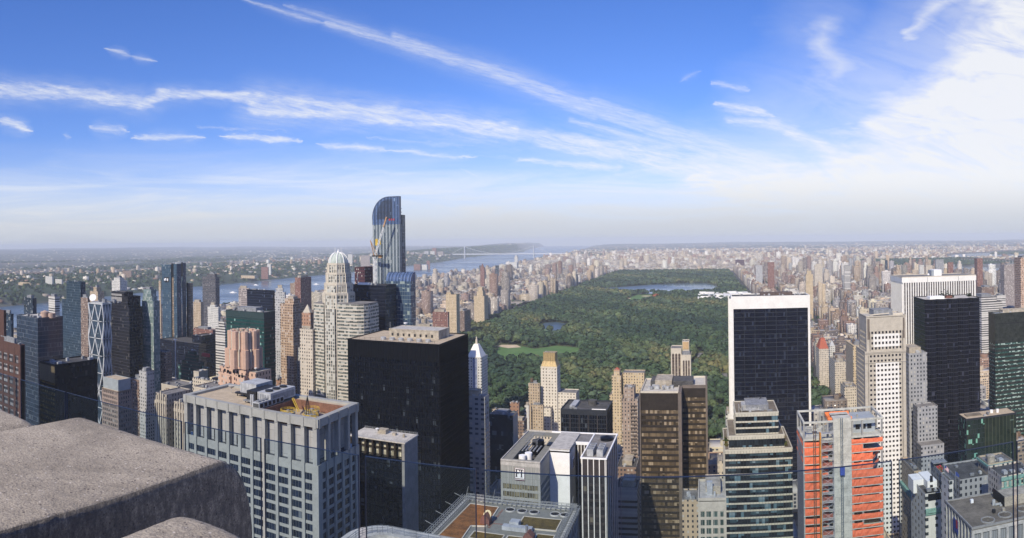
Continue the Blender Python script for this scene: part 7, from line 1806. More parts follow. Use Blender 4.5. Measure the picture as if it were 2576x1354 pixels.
# apartment houses facing the park, surveyed
quick('apartment_tower', 'left tower of the twin topped tan house facing the park', 1340, 748, 1315, 1362, 'm_tan', 2900, depth=60, cl=3, seed=2, cat='apartment building', tiers=[(.3,.6,.2,.5,14)])
quick('apartment_building', 'broad tan slab block at the park side edge above the small lake', 1310, 772, 1248, 1340, 'm_tan', 2500, depth=30, cl=3, seed=2, cat='apartment building')
quick('apartment_tower', 'stepped tan tower house with a square crown facing the park', 1218, 746, 1192, 1228, 'm_yellow', 1900, depth=34, cl=0, seed=2, mech=False, cat='apartment building', tiers=[(.2,.8,.2,.8,14),(.3,.7,.3,.7,10)])
quick('apartment_tower', 'tall golden tan tower facing the park, left of the stepped one', 1148, 742, 1121, 1156, 'm_yellow', 1450, depth=26, cl=0, seed=2, cat='apartment building', tiers=[(.05,.45,.1,.9,4),(.0,.0,.0,.0,0)][:1])
quick('apartment_building', 'dark red brick block facing the park, right of the blue curved tower', 1127, 787, 1088, 1130, 'm_red', 1250, depth=34, cl=3, seed=2, cat='apartment building')
quick('apartment_building', 'dark brick block in shadow facing the park', 1168, 784, 1140, 1184, 'm_brown', 1650, depth=50, cl=3, seed=2, cat='apartment building')
quick('apartment_building', 'low cream block with a ribbed top behind the black slab roof', 1092, 826, 1046, 1098, 'm_cream', 1020, depth=34, cl=5, seed=2, cat='apartment building')
# sign frame in capitals seen from behind
sg = thing('roof_sign', 'rooftop frame sign of dark letters seen from behind above the black slab roof', 'roof sign', atd(1062, 835, 760))
X, Y, Z = atd(1075, 827, 760)
fr = MB()
for k in range(7): fr.bar((X-18+k*6, Y, Z-6), (X-18+k*6, Y, Z+1), .2)
fr.bar((X-19, Y, Z-5.5), (X+19, Y, Z-5.5), .25); fr.bar((X-19, Y, Z-10), (X-19, Y, Z), .3); fr.bar((X+19, Y, Z-10), (X+19, Y, Z), .3); fr.build('sign_frame', MATS['black_metal'], sg)
sg['org'] = list(sg.location)
text_mesh('letters', 'ESSEX', 8.2, MATS['black_metal'], sg, (X, Y-.4, Z-1.5), (math.pi/2, 0, math.pi), .3, 1.25)
# museum in the park
def museum():
    X0, Y0 = atz(1755, 762, 0); X1 = 176; Y1 = Y0+260
    t = thing('museum_building', 'long low white museum at the park edge left of the framed slab', 'museum', (X0, Y0, 0)); occ(X0, X1, Y0, Y1, 26); rg = random.Random(3)
    b = MB(); b.box(X0, X1, Y0, Y1, 0, 20)
    for k in range(16): x = rg.uniform(X0, X1-30); y = Y0+5+rg.random()*200; b.box(x, x+rg.uniform(14, 40), y, y+rg.uniform(10, 26), 20, 20+rg.uniform(3, 8))
    b.build('wall', MATS['white_stone'], t)
    r_ = MB()
    for k in range(7): x = X0+8+k*(X1-X0-20)/7; r_.box(x, x+8, Y0-.3, Y0-.02, 3, 15)
    r_.box(X0+20, X0+70, Y0+30, Y0+60, 28.2, 29); r_.build('glass_roof', MATS['g_slate'], t)
museum()
# ---- suspension bridge over the river
def bridge():
    A = Vector((-2560, 9750, 0)); B = Vector((-3700, 9750-60, 0)); root = thing('suspension_bridge', 'pale steel suspension bridge crossing the wide river beyond the west side', 'bridge', tuple(A))
    dz = 50; st = flat('bridge_steel', (.55,.57,.60), .6, .05, .05)
    u = (B-A).normalized(); n = Vector((-u.y, u.x, 0))
    for P_ in (A+u*20, B-u*20):
        t = MB()
        for s_ in (-16, 16):
            c = P_+n*s_; t.prism([(c.x-7, c.y-7), (c.x+7, c.y-7), (c.x+7, c.y+7), (c.x-7, c.y+7)], -16, 172, top=[(c.x-4.5, c.y-5, 172), (c.x+4.5, c.y-5, 172), (c.x+4.5, c.y+5, 172), (c.x-4.5, c.y+5, 172)])
        for z in (30, 60, 160): a = P_-n*16; b = P_+n*16; t.bar((a.x, a.y, z), (b.x, b.y, z), 5)
        for z0, z1 in ((65, 105), (105, 155)):
            for q in (-1, 1): a = P_-n*16*q; b = P_+n*16*q; t.bar((a.x, a.y, z0), (b.x, b.y, z1), 2.2)
        t.build('bridge_tower', st, root)
    d = MB(); a = A-u*450; b = B+u*300
    for s_ in (-14, 14): d.bar((a.x+n.x*s_, a.y+n.y*s_, dz-4), (b.x+n.x*s_, b.y+n.y*s_, dz-4), 4.5)
    d.bar((a.x, a.y, dz), (b.x, b.y, dz), 11); d.build('deck', st, root)
    c = MB(); tw = (A+u*20, B-u*20); L = (tw[1]-tw[0]).length
    for s_ in (-16, 16):
        pr = None
        for k in range(25):
            f = k/24; p = tw[0]+(tw[1]-tw[0])*f+n*s_; z = 172-(1-(2*f-1)**2)*112; q = Vector((p.x, p.y, z))
            if pr is not None: c.bar(pr, q, 1.5)
            if 0 < k < 24: c.bar(q, (p.x, p.y, dz), .5)
            pr = q
        for P_, dr in ((tw[0], -1), (tw[1], 1)):
            e = P_+u*dr*240+n*s_; c.bar((P_.x+n.x*s_, P_.y+n.y*s_, 172), (e.x, e.y, dz), 1.5)
    c.build('cable', st, root)
bridge()
def viaduct():
    X0, Y0, _ = atd(2420, 665, 6500); X1, Y1, _ = atd(2600, 668, 5600); root = thing('rail_viaduct', 'long brown rail viaduct on piers near the eastern bay', 'bridge', (X0, Y0, 0))
    d = MB(); a = Vector((X0, Y0, 30)); b = Vector((X1, Y1, 30)); d.bar(a, b, 5); d.build('deck', MATS['brick_brown'], root)
    p = MB()
    for k in range(24): q = a+(b-a)*k/23; p.box(q.x-4, q.x+4, q.y-6, q.y+6, -16, 27)
    p.build('pier', MATS['concrete'], root)
viaduct()
# ---- boats
def boat(px, py, L, label, wake=0, flip=1):
    X, Y = atz(px, py, -15.5); b = MB(); W = L*.16
    pts = [(X-L/2, Y-W), (X+L*.3, Y-W), (X+L/2, Y), (X+L*.3, Y+W), (X-L/2, Y+W)]
    root = thing('river_boat', label, 'boat', (X, Y, -15.5)); b.prism([(x*.97+X*.03, y) for x, y in pts], -15.9, -13.4, top=[(x, y, -13) for x, y in pts]); b.build('hull', MATS['white_paint'], root)
    c = MB(); c.box(X-L*.35, X+L*.12, Y-W*.7, Y+W*.7, -13.2, -10.2); c.box(X-L*.2, X+L*.03, Y-W*.5, Y+W*.5, -10.2, -8.2); c.build('cabin', MATS['white_paint'], root)
boat(588, 737, 46, 'white ferry on the river right of the dark banded tower'); boat(645, 718, 38, 'small white boat near the far bank of the river'); boat(49, 799, 22, 'small white motor boat trailing foam at the left'); boat(797, 716, 40, 'white boat close to the domed tower on the river')
X, Y = atz(62, 797, -15.45)
mb = MB(); mb.quad([(X-150, Y+90, -15.4), (X-149, Y+93, -15.4), (X+3, Y+6, -15.4), (X+2, Y, -15.4)]); tag(mb.build('boat_wake', MATS['white_paint']), 'white foam streak behind the small motor boat', None, kind='stuff')
# ---- generic blocks
rg = random.Random(21)
PAL = [(.35,.27,.18),(.41,.33,.23),(.26,.19,.13),(.21,.13,.095),(.24,.21,.175),(.46,.40,.29),(.50,.45,.36),(.58,.55,.48),(.26,.255,.25),(.15,.12,.10),(.38,.33,.26),(.23,.155,.12)]
PNAME = ['tan brick','light tan','brown brick','red brick','dull brown','cream','pale cream','white','grey','dark brown','beige','reddish brown']
BL = []      # generic buildings: x0,x1,y0,y1,z0,h,colour index,tiers,zone
def occupied(x0, x1, y0, y1, m=4):
    for o in OCC:
        if x0 < o[1]+m and x1 > o[0]-m and y0 < o[3]+m and y1 > o[2]-m: return True
    return False
def lots(zx0, zx1, zy0, zy1, zone, fh, avg=(18, 40), depth=(24, 34), skip=.06, pal=None, avenues=None):
    y = math.ceil((zy0-10)/80.5)*80.5-10
    while y < zy1:
        for row in (0, 1):
            ya = y+10 + row*36; x = zx0
            while x < zx1:
                w_ = rg.uniform(*avg); d_ = min(33, rg.uniform(*depth)); hit = False
                if avenues:
                    for av in avenues:
                        if x < av+12 and x+w_ > av-12: x = av+12.5; hit = True; break
                if hit: continue
                if rg.random() > skip:
                    x0, x1, y0 = x+.2, x+w_-.2, ya+(0 if row == 0 else 33-d_); y1 = y0+d_; xm = (x0+x1)/2
                    if x1 < zx1+8 and not occupied(x0, x1, y0, y1):
                        h = fh(xm, (y0+y1)/2, w_)
                        if h > 0: BL.append([x0, x1, y0, y1, 0.0, h, rg.randrange(len(PAL)) if pal is None else rg.choice(pal), zone])
                x += w_
        y += 80.5
def near(x, avs, w=30): return min(abs(x-a) for a in avs) < w
WAV = [-665, -900, -1150, -1290, -1440, -1700]
def h_west(x, y, w):
    shore = float(interp(np.array(y), MH))
    if x < shore+90: return 0
    if x > -700: return rg.choice((52, 58, 62, 70, 66, 48, 82)) * rg.uniform(.9, 1.1)
    base = rg.uniform(15, 24)
    if near(x, WAV, 28): base = rg.choice((22, 30, 42, 46, 50, 40, 54))*rg.uniform(.9, 1.1)
    if near(x, (-1290, -1150, -900), 50) and rg.random() < .06: base = rg.uniform(75, 112)
    if x < -1600 and y < 3000: base = min(base, 22)
    if y < 1500 and x < -1400: base = min(base, 20)
    return base
lots(-1800, -652, 1000, 4950, 'west', h_west, avenues=WAV)
lots(-1560, -652, 560, 1000, 'west', lambda x, y, w: rg.uniform(18, 60) if x > -1200 else rg.uniform(8, 22), avg=(18, 40), avenues=WAV)
EAV = [196, 330, 465, 600, 750, 960, 1160, 1350]
def h_east(x, y, w):
    if x < 250: return rg.choice((46, 50, 52, 55, 58, 40))*rg.uniform(.93, 1.08)
    b = rg.uniform(15, 24)
    if near(x, (465,), 42): b = rg.uniform(44, 58)
    elif near(x, EAV, 26): b = rg.choice((22, 26, 36, 44, 52, 30))*rg.uniform(.9, 1.1)
    if x > 560 and rg.random() < .045: b = rg.uniform(65, 120)
    elif rg.random() < .03: b = rg.uniform(60, 100)
    if x > 1500 and y > 2500: return 0
    if y < 1500 and x < 560: b = max(b, rg.uniform(20, 60))
    return b
lots(207, 1560, 780, 4950, 'east', h_east, avenues=EAV)
def roof_cap(x, y):
    d = Vector((x, y)); px = 1288+math.atan2(x*RT.x+y*RT.y, x*FW.x+y*FW.y)*FPX
    yl = np.interp(px, [0,300,540,700,880,1180,1232,1300,1340,1560,1700,1835,1840,2100,2290,2330,2470,2576], [905,905,930,960,985,1010,1090,1075,1110,1130,1130,1110,1040,1000,1020,1110,1010,1000])
    return CAMZ-(yl+4-(621-28*px/2576))/FPX*math.hypot(x, y)
def h_mid(x, y, w):
    h = h_mid0(x, y, w); return max(8, min(h, roof_cap(x, y)))
def h_mid0(x, y, w): return rg.uniform(16, 46) if y < 480 else rg.uniform(24, 78) if rg.random() < .6 else rg.uniform(14, 30)
lots(-1300, -130, 260, 770, 'mid', lambda x, y, w: h_mid(x, y, w)*(1.0 if x > -650 else .6), avg=(16, 34))
lots(-130, 1400, 260, 770, 'mid', h_mid, avg=(16, 34), avenues=[-118, 196])
def h_harlem(x, y, w):
    shore = float(interp(np.array(y), MH))
    if x < shore+110: return 0
    b = rg.uniform(14, 20)
    if rg.random() < .05: b = rg.uniform(30, 50)
    if rg.random() < .008: b = rg.uniform(60, 90)
    return b
lots(-2100, 1500, 4960, 7600, 'north', h_harlem, avg=(24, 60), depth=(26, 34), skip=.12, pal=[0,1,2,4,5,6,6,7,10,11,7])
lots(-900, 900, -1300, -70, 'mid', lambda x, y, w: min(rg.uniform(30, 190), (abs(y)+120)*.8), avg=(26, 55))
# farther districts: looser, bigger boxes
FAR = []
def scatter(n, x0, x1, y0, y1, hf, dens=None, pal=(0,1,2,3,5,6,7,5,10,4,11)):
    xs = rng.uniform(x0, x1, n); ys = rng.uniform(y0, y1, n); l = landness(xs, ys); zz = height(xs, ys)
    for x, y, ll, z in zip(xs, ys, l, zz):
        if ll < 70 or inpoly(x, y, ISL): continue
        if dens and rg.random() > dens(x, y): continue
        if PX0-20 < x < PX1+20 and y < PY1: continue
        if 1600 < x < 2800 and 5350 < y < 6750: continue
        h = hf(x, y); s_ = 1+math.hypot(x, y)/14000; w_ = rg.uniform(12, 30)*s_*(.8 if x < -2900 else 1); d_ = rg.uniform(12, 26)*s_*(.8 if x < -2900 else 1)
        if h > 32: w_ *= .9
        FAR.append([x, x+w_, y, y+d_, z-4, z+h, rg.choice(pal)])
clump = lambda x, y: .25+.75*(math.sin(x/620+1)*math.cos(y/800)+.3*math.sin(x/170+y/240) > -.1)
hf_lo = lambda x, y: rg.uniform(5, 9) if rg.random() < .965 else rg.uniform(16, 36)
hf_br = lambda x, y: rg.uniform(9, 17) if rg.random() < .92 else (rg.uniform(26, 45) if rg.random() < .88 else rg.uniform(50, 80))
scatter(2600, -2700, 1400, 7600, 10400, hf_br); scatter(5200, -3000, 6500, 8600, 15000, hf_br, clump); scatter(4200, 1500, 7500, 4800, 9500, hf_br, clump)
scatter(1800, -5500, 12500, 15000, 24000, hf_lo, clump)
scatter(4600, -6500, -2300, 400, 9500, hf_lo, lambda x, y: .8*clump(x, y) if x > -5200 else .4*clump(x, y), pal=(3,5,8,1,2,4,11,9,8,7)); scatter(1700, -17000, -6500, 500, 16000, hf_lo, clump, pal=(5,6,7,4,8,8)); scatter(300, -4300, -3140, 1500, 9000, lambda x, y: rg.uniform(10, 20) if rg.random() < .9 else rg.uniform(25, 50))
scatter(900, -22000, -4800, 12000, 27000, hf_lo, clump, pal=(5,6,7,4,8,8)); scatter(900, 3000, 12000, 9000, 20000, hf_lo, clump)
for k in range(60):    # pale sheds at the water
    Y = rg.uniform(1500, 7500); X = float(interp(np.array(Y), NJ))-rg.uniform(30, 110); w_ = rg.uniform(30, 110); FAR.append([X-w_, X, Y, Y+rg.uniform(20, 60), -16, -15+rg.uniform(10, 22), rg.choice((5, 6, 7, 0))])
# ---- forest and park trees
TR = []     # x, y, z, crown radius, tree height, colour index
TPAL = [(.034,.064,.030),(.048,.082,.036),(.080,.110,.044),(.115,.130,.055),(.028,.055,.034),(.165,.155,.062),(.066,.100,.056),(.30,.09,.05)]
NOT = [RESV, LAKE, MEADOW, GLAWN, SAND1, SAND2, CLEAR, CLEAR2]
def park_trees():
    pts = []
    y = PY0+5
    while y < PY1-6:
        sp = 12.6 if y < 2000 else (13.2 if y < 3200 else 14); x = PX0+5
        while x < PX1-5:
            pts.append((x+rg.uniform(-.42, .42)*sp, y+rg.uniform(-.42, .42)*sp, sp)); x += sp
        y += sp
    A = np.array(pts); X, Y = A[:, 0], A[:, 1]; keep = np.ones(len(A), bool)
    for P_ in NOT: keep &= ~inpoly(X, Y, P_)
    for P_ in (RESV, LAKE, MEADOW, GLAWN, SAND1, SAND2): keep &= seg_d(X, Y, P_) > (16 if P_ is RESV else 7)
    # small glades
    g = np.sin(X/61+1.3)*np.cos(Y/83)+.6*np.sin(X/23-Y/37); keep &= ~((g > 1.30) & (rng.random(len(A)) < .8))
    for dr, wd in ((DRIVE, 12), (DRIVE2, 11)):
        for a, b in zip(dr[:-1], dr[1:]): keep &= seg_d(X, Y, [a, b]) > wd
    keep &= ~((X < PX1) & (X > 90) & (Y > atz(1755, 762, 0)[1]-10) & (Y < atz(1755, 762, 0)[1]+265) & (X > atz(1755, 762, 0)[0]-8))
    for (x, y, sp) in A[keep]:
        k = math.sin(x/140+2)*math.cos(y/190)+.7*math.sin(x/47+y/61)+rg.gauss(0, .38)
        ci = 4 if k < -1.0 else 0 if k < -.35 else 1 if k < .3 else 6 if k < .6 else 2 if k < 1.2 else 3 if k < 1.7 else 5
        if rg.random() < .0009: ci = 7
        h = rg.uniform(9, 23); TR.append((x, y, .3, sp*rg.choice((.45,.52,.60,.66,.74,.95)), h, ci))
park_trees()
NPARK = len(TR)
def wood(n, x0, x1, y0, y1, cond, r=(7, 12)):
    xs = rng.uniform(x0, x1, n); ys = rng.uniform(y0, y1, n); l = landness(xs, ys); zz = height(xs, ys)
    for x, y, ll, z in zip(xs, ys, l, zz):
        if ll < 12 or not cond(x, y): continue
        TR.append((x, y, z-1, rg.uniform(*r), rg.uniform(10, 17), rg.choice((0, 1, 4, 6, 2))))
wood(2600, -2100, -1560, 1500, 7500, lambda x, y: x < float(interp(np.array(y), MH))+125, (6, 9))
wood(5600, -4200, -2300, 500, 9500, lambda x, y: True, (8, 13)); wood(2400, 1550, 2850, 5300, 6800, lambda x, y: True, (8, 13)); wood(900, 3850, 4650, 8300, 8800, lambda x, y: True, (9, 14))
wood(3500, -5000, -3900, 9500, 16000, lambda x, y: True, (12, 22)); wood(3500, -3300, -1500, 9500, 15000, lambda x, y: math.sin(x/300)*math.cos(y/400) > .1, (10, 16))
wood(5000, -9000, -4000, 2000, 12000, lambda x, y: not clump(x, y) > .5, (12, 22)); wood(1600, -1750, 1500, 4950, 9500, lambda x, y: math.sin(x/210+2)*math.cos(y/260) > .45, (7, 11)); wood(700, 210, 1500, 800, 4900, lambda x, y: True, (3.5, 5)); wood(900, -1800, -660, 800, 4900, lambda x, y: True, (3.5, 5))
# ================================================================== WHICH ONES SHOW LARGEST
def boxes_bvh():
    V, F, own = [], [], []
    def add(x0, x1, y0, y1, z0, z1, o):
        b = len(V); V.extend(((x0,y0,z0),(x1,y0,z0),(x1,y1,z0),(x0,y1,z0),(x0,y0,z1),(x1,y0,z1),(x1,y1,z1),(x0,y1,z1)))
        F.extend(((b+4,b+5,b+6,b+7),(b,b+1,b+5,b+4),(b+1,b+2,b+6,b+5),(b+2,b+3,b+7,b+6),(b+3,b,b+4,b+7))); own.extend([o]*5)
    for o in OCC: add(o[0], o[1], o[2], o[3], 0, o[4], ('h', 0))
    add(-3, -.8, -1, 1.4, CAMZ-3, CAMZ-.7, ('h', 0))
    for i, b in enumerate(BL): add(*b[:6], ('b', i))
    for i, b in enumerate(FAR): add(*b[:6], ('f', i))
    for i, t in enumerate(TR):
        if i >= NPARK and t[1] > 5000: continue
        x, y, z, r, h, c = t; r = r*.85; add(x-r, x+r, y-r, y+r, z+h-1.7*r, z+h-.15*r, ('t', i))
    b = len(V); V.extend(((-31000,-500,-1),(31000,-500,-1),(31000,31000,-1),(-31000,31000,-1))); F.append((b,b+1,b+2,b+3)); own.append(('g', 0))
    return BVHTree.FromPolygons(V, F), own
bv, own = boxes_bvh()
hits = {}
org = Vector((0, 0, CAMZ))
for py in range(612, 1354, 4):
    for px in range(2, 2576, 4):
        r_ = bv.ray_cast(org, ray(px, py).normalized(), 40000)
        if r_[2] is not None:
            o = own[r_[2]]; hits[o] = hits.get(o, 0)+1
cand = sorted([(n, o) for o, n in hits.items() if o[0] in 'bf'], key=lambda q: (-q[0], q[1]))
BIGB = [o for n, o in cand[:300]]
BIGT = [o for n, o in sorted([(n, o) for o, n in hits.items() if o[0] == 't'], key=lambda q: (-q[0], q[1]))[:300]]
print('shown generic buildings', len(cand), 'smallest individual', cand[min(299, len(cand)-1)][0], 'trees shown', sum(1 for o in hits if o[0] == 't'))
del bv
# ------------------------------------------------------------------ buildings
def shape(b, seed, far=False):
    """boxes of one city building: body, setbacks, roof house"""
    q = random.Random(seed); x0, x1, y0, y1, z0, z1 = b[:6]; W, D, h = x1-x0, y1-y0, z1-max(z0, -16)
    body = []
    if not far and h > 34 and q.random() < .45 and W > 13:
        f = q.uniform(.72, .88); zt = z0+(z1-z0)*f; i1, i2 = q.uniform(.08, .2)*W, q.uniform(.08, .22)*D
        body.append((x0, x1, y0, y1, z0, zt)); body.append((x0+i1, x1-i1*q.uniform(.3, 1), y0+i2, y1-i2*.5, zt, z1))
    elif not far and h > 28 and q.random() < .25 and W > 20:
        s = q.uniform(.4, .6); body.append((x0, x0+W*s, y0, y1, z0, z1)); body.append((x0+W*s, x1, y0+q.uniform(0, D*.3), y1, z0, z1-q.uniform(3, 9)))
    else: body.append((x0, x1, y0, y1, z0, z1))
    t = body[0] if len(body) > 1 and body[1][5] < z1 else body[-1]; tw, td = t[1]-t[0], t[3]-t[2]
    extra = []
    if h > 13:
        a = q.uniform(.15, .5); ww = q.uniform(.18, .38); hh = q.uniform(2.4, 4.2)+(2 if h > 40 else 0)
        extra.append((t[0]+tw*a, t[0]+tw*(a+ww), t[2]+td*q.uniform(.2, .45), t[2]+td*q.uniform(.6, .85), t[5], t[5]+hh))
    wt = h > 32 and q.random() < .45
    return body, extra, (t[0]+tw*q.uniform(.68, .82), t[2]+td*.4, t[5]) if wt and tw > 9 else None
def box_arrays(bx):
    A = np.array(bx, np.float64); x0, x1, y0, y1, z0, z1 = A[:, :6].T
    v = np.stack([np.stack(p, -1) for p in ((x0,y0,z0),(x1,y0,z0),(x1,y1,z0),(x0,y1,z0),(x0,y0,z1),(x1,y0,z1),(x1,y1,z1),(x0,y1,z1))], 1)
    f = np.array([(4,5,6,7),(0,1,5,4),(1,2,6,5),(2,3,7,6),(3,0,4,7)]); n = len(A)
    return v.reshape(-1, 3), (f[None]+np.arange(n)[:, None, None]*8).reshape(-1, 4)
def bcol(ci, q):
    c = PAL[ci]; k = q.uniform(.82, 1.18); return (min(c[0]*k*q.uniform(.96, 1.04), .8), min(c[1]*k, .8), min(c[2]*k*q.uniform(.96, 1.04), .8), q.random())
def mass(name, label, rows, mat, far, keyed):
    bx, cs = [], []
    for i, b, ci in rows:
        q = random.Random(i*7+5); body, ex, wt = shape(b, i, far); c = bcol(ci, q)
        for t in body+ex: bx.append(t); cs.append(c)
        if wt: x, y, z = wt; bx.append((x-1.7, x+1.7, y-1.7, y+1.7, z+2, z+6)); cs.append((.16, .11, .08, 0))
    v, f = box_arrays(bx); col = np.repeat(np.array(cs), 8, axis=0)
    o = link(name, np_mesh(name, v, f, mat, col)); tag(o, label, None, kind='stuff'); return o
sb, sf = set(o[1] for o in BIGB if o[0] == 'b'), set(o[1] for o in BIGB if o[0] == 'f')
mass('city_blocks', 'dense mass of small masonry buildings filling the city blocks', [(i, b[:6], b[6]) for i, b in enumerate(BL) if i not in sb], MATS['city_wall'], False, 1)
mass('distant_city', 'distant small buildings spread over the far districts and across the river', [(100000+i, b[:6], b[6]) for i, b in enumerate(FAR) if i not in sf], m_far, True, 1)
ZN = {'west': 'west of the park', 'east': 'east of the park', 'mid': 'south of the park', 'north': 'north of the park', 'far': 'in the far districts'}
def inv(x, y, z):
    d = Vector((x, y, z-CAMZ)); return 1288+math.atan2(d.dot(RT), d.dot(FW))*FPX
items = []
for o in BIGB:
    b = BL[o[1]] if o[0] == 'b' else FAR[o[1]]+['far']
    h = b[5]-max(b[4], -16); cls = 'low house' if h < 27 else ('mid-rise block' if h < 66 else 'tall tower')
    items.append((b[7], PNAME[b[6]], cls, inv((b[0]+b[1])/2, b[2], b[5]), o, b))
items.sort(key=lambda t: (t[0], t[1], t[2], t[3]))
ORD = lambda n: str(n)+('th' if 10 <= n % 100 <= 20 else {1: 'st', 2: 'nd', 3: 'rd'}.get(n % 10, 'th'))
prev, cnt = None, 0
from collections import Counter
tot = Counter((t[0], t[1], t[2]) for t in items)
tankm = MB(); tank(0, 0, 0, rg, None) if False else None
for zn, pn, cls, px, o, b in items:
    k = (zn, pn, cls); cnt = cnt+1 if k == prev else 1; prev = k
    i = o[1] if o[0] == 'b' else 100000+o[1]; q = random.Random(i*7+5); body, ex, wt = shape(b[:6], i, o[0] == 'f'); c = bcol(b[6], q)
    ox, oy = body[0][0], body[0][2]
    def mk(name, bx, mat, parent=None, col=c):
        loc = [(t[0]-ox, t[1]-ox, t[2]-oy, t[3]-oy, t[4], t[5]) for t in bx]; v, f = box_arrays(loc)
        ob = link(name, np_mesh(name, v, f, mat, np.tile(np.array([col]), (len(v), 1))), parent); return ob
    nm = {'low house': 'town_house', 'mid-rise block': 'apartment_building', 'tall tower': 'apartment_tower'}[cls]
    adj = pn+' '+cls
    lab = '%s %s, %s such from the left' % (adj, ZN[zn], ORD(cnt)) if tot[k] > 1 else '%s %s, the only such one' % (adj, ZN[zn])
    ob = thing(nm, lab, 'apartment building' if cls != 'low house' else 'house', (ox, oy, 0), 'buildings '+ZN[zn])
    mk('wall', body, MATS['city_wall'] if o[0] == 'b' else m_far, ob)
    pr = []
    t = body[-1]
    for t in body:
        if o[0] == 'b': pr += [(t[0]-.12, t[1]+.12, t[2]-.12, t[2]+.35, t[5]-.5, t[5]+.9), (t[0]-.12, t[1]+.12, t[3]-.35, t[3]+.12, t[5]-.5, t[5]+.9), (t[0]-.12, t[0]+.35, t[2]+.35, t[3]-.35, t[5]-.5, t[5]+.896), (t[1]-.35, t[1]+.12, t[2]+.35, t[3]-.35, t[5]-.5, t[5]+.896)]
    if pr: mk('roof_parapet', pr, m_far, ob, (min(c[0]*1.25, .7), min(c[1]*1.25, .7), min(c[2]*1.25, .7), 1))
    if ex: mk('roof_house', ex, m_far, ob)
    if wt:
        x, y, z = wt; m = MB(); n = 10
        for a_ in (-1, 1):
            for b_ in (-1, 1): m.bar((x+a_*1.2-ox, y+b_*1.2-oy, z), (x+a_*1.2-ox, y+b_*1.2-oy, z+2.3), .14)
        m.cyl(x-ox, y-oy, 1.9, z+2.3, z+5.6, n); m.cyl(x-ox, y-oy, 2.0, z+5.6, z+6.9, n, r2=.1)
        w_ = bpy.data.objects.new('water_tank', m.mesh('water_tank', MATS['tank_wood'])); COL.objects.link(w_); w_.parent = ob
# ------------------------------------------------------------------ trees
mt, nt, b = pbsdf('foliage')
at = nt.nodes.new('ShaderNodeAttribute'); at.attribute_name = 'col'
nt.links.new(at.outputs['Color'], b.inputs['Base Color']); b.inputs['Roughness'].default_value = .8; b.inputs['Specular IOR Level'].default_value = .2
FOL = mt
flat('bark', (.07,.055,.04), .95, .2, 2.0)
def leaf_template(n, hs, seed):
    """n leaf clumps spread through a lumpy crown of unit radius, crown centre at the origin"""
    g = np.random.default_rng(seed); d = g.normal(size=(n, 3)); d[:, 2] = np.abs(d[:, 2])*1.0-.25*g.random(n); d /= np.linalg.norm(d, axis=1)[:, None]
    lob = g.normal(size=(5, 3)); lob[:, 2] = abs(lob[:, 2]); lob /= np.linalg.norm(lob, axis=1)[:, None]
    lump = (d@lob.T).max(1); rad = .66+.30*lump**3+g.uniform(-.14, .08, n); p = d*rad[:, None]; p[:, 2] *= .85
    nrm = d+g.normal(size=(n, 3))*.30; nrm /= np.linalg.norm(nrm, axis=1)[:, None]
    a = np.cross(nrm, g.normal(size=(n, 3))); a /= np.linalg.norm(a, axis=1)[:, None]; c = np.cross(nrm, a)
    s = hs*g.uniform(.7, 1.3, (n, 1)); t = hs*g.uniform(.7, 1.3, (n, 1))
    v = np.stack([p-a*s-c*t, p+a*s-c*t*.8, p+a*s*.9+c*t, p-a*s*.8+c*t*.9], 1)
    return v, g.uniform(.72, 1.25, n)
LOD = {0: [leaf_template(120, .19, 100+k) for k in range(8)], 1: [leaf_template(60, .27, 200+k) for k in range(8)], 2: [leaf_template(30, .36, 300+k) for k in range(8)], 3: [leaf_template(12, .55, 400+k) for k in range(6)]}
def grow(rows, lod, seed):
    """one mesh array pair for many trees"""
    g = np.random.default_rng(seed); T = LOD[lod]; V, C = [], []
    A = np.array([r[:5] for r in rows]); ci = np.array([r[5] for r in rows]); pick = g.integers(0, len(T), len(rows)); pal = np.array(TPAL)
    for k, (tv, tc_) in enumerate(T):
        s = pick == k
        if not s.any(): continue
        B = A[s]; m = len(B); a = g.uniform(0, 6.28, m); ca, sa = np.cos(a), np.sin(a)
        v = tv[None]; x = v[..., 0]*ca[:, None, None]-v[..., 1]*sa[:, None, None]; y = v[..., 0]*sa[:, None, None]+v[..., 1]*ca[:, None, None]; z = np.broadcast_to(v[..., 2], x.shape)
        r = B[:, 3][:, None, None]; hz = (B[:, 2]+B[:, 4]-B[:, 3]*.85)[:, None, None]
        o = np.stack([x*r*1.15+B[:, 0][:, None, None], y*r*1.15+B[:, 1][:, None, None], z*r*1.15+hz], -1)
        V.append(o.reshape(-1, 3)); cc = pal[ci[s]]*g.uniform(.8, 1.22, (m, 1)); c = cc[:, None, :]*tc_[None, :, None]; c = np.repeat(c[:, :, None, :], 4, 2); C.append(c.reshape(-1, 3))
    V = np.concatenate(V); C = np.concatenate(C); return V, np.concatenate([C, np.ones((len(C), 1))], 1)
big = set(o[1] for o in BIGT)
groups = {1: [], 2: [], 3: []}; woods = []
for i, t in enumerate(TR):
    if i in big: continue
    d = math.hypot(t[0], t[1])
    if i < NPARK: groups[1 if d < 1500 else 2 if d < 2700 else 3].append(t)
    else: woods.append(t)
def tree_mass(name, label, parts):
    Vs, Cs = [], []
    for k, (rows, lod) in enumerate(parts):
        if rows: a, c = grow(rows, lod, 50+k); Vs.append(a); Cs.append(c)
    V = np.concatenate(Vs); F = np.arange(len(V), dtype=np.int32).reshape(-1, 4)
    tag(link(name, np_mesh(name, V, F, FOL, np.concatenate(Cs))), label, None, kind='stuff')
tree_mass('park_woods', 'dense green woods of the park, thousands of tree crowns', [(groups[1], 1), (groups[2], 2), (groups[3], 3)])
tree_mass('distant_woods', 'dark woods along the river banks and on the far hills', [(woods, 3)])
TN = ['dark green', 'deep green', 'olive green', 'yellowish olive', 'very dark green', 'ochre', 'mid green', 'rust red']
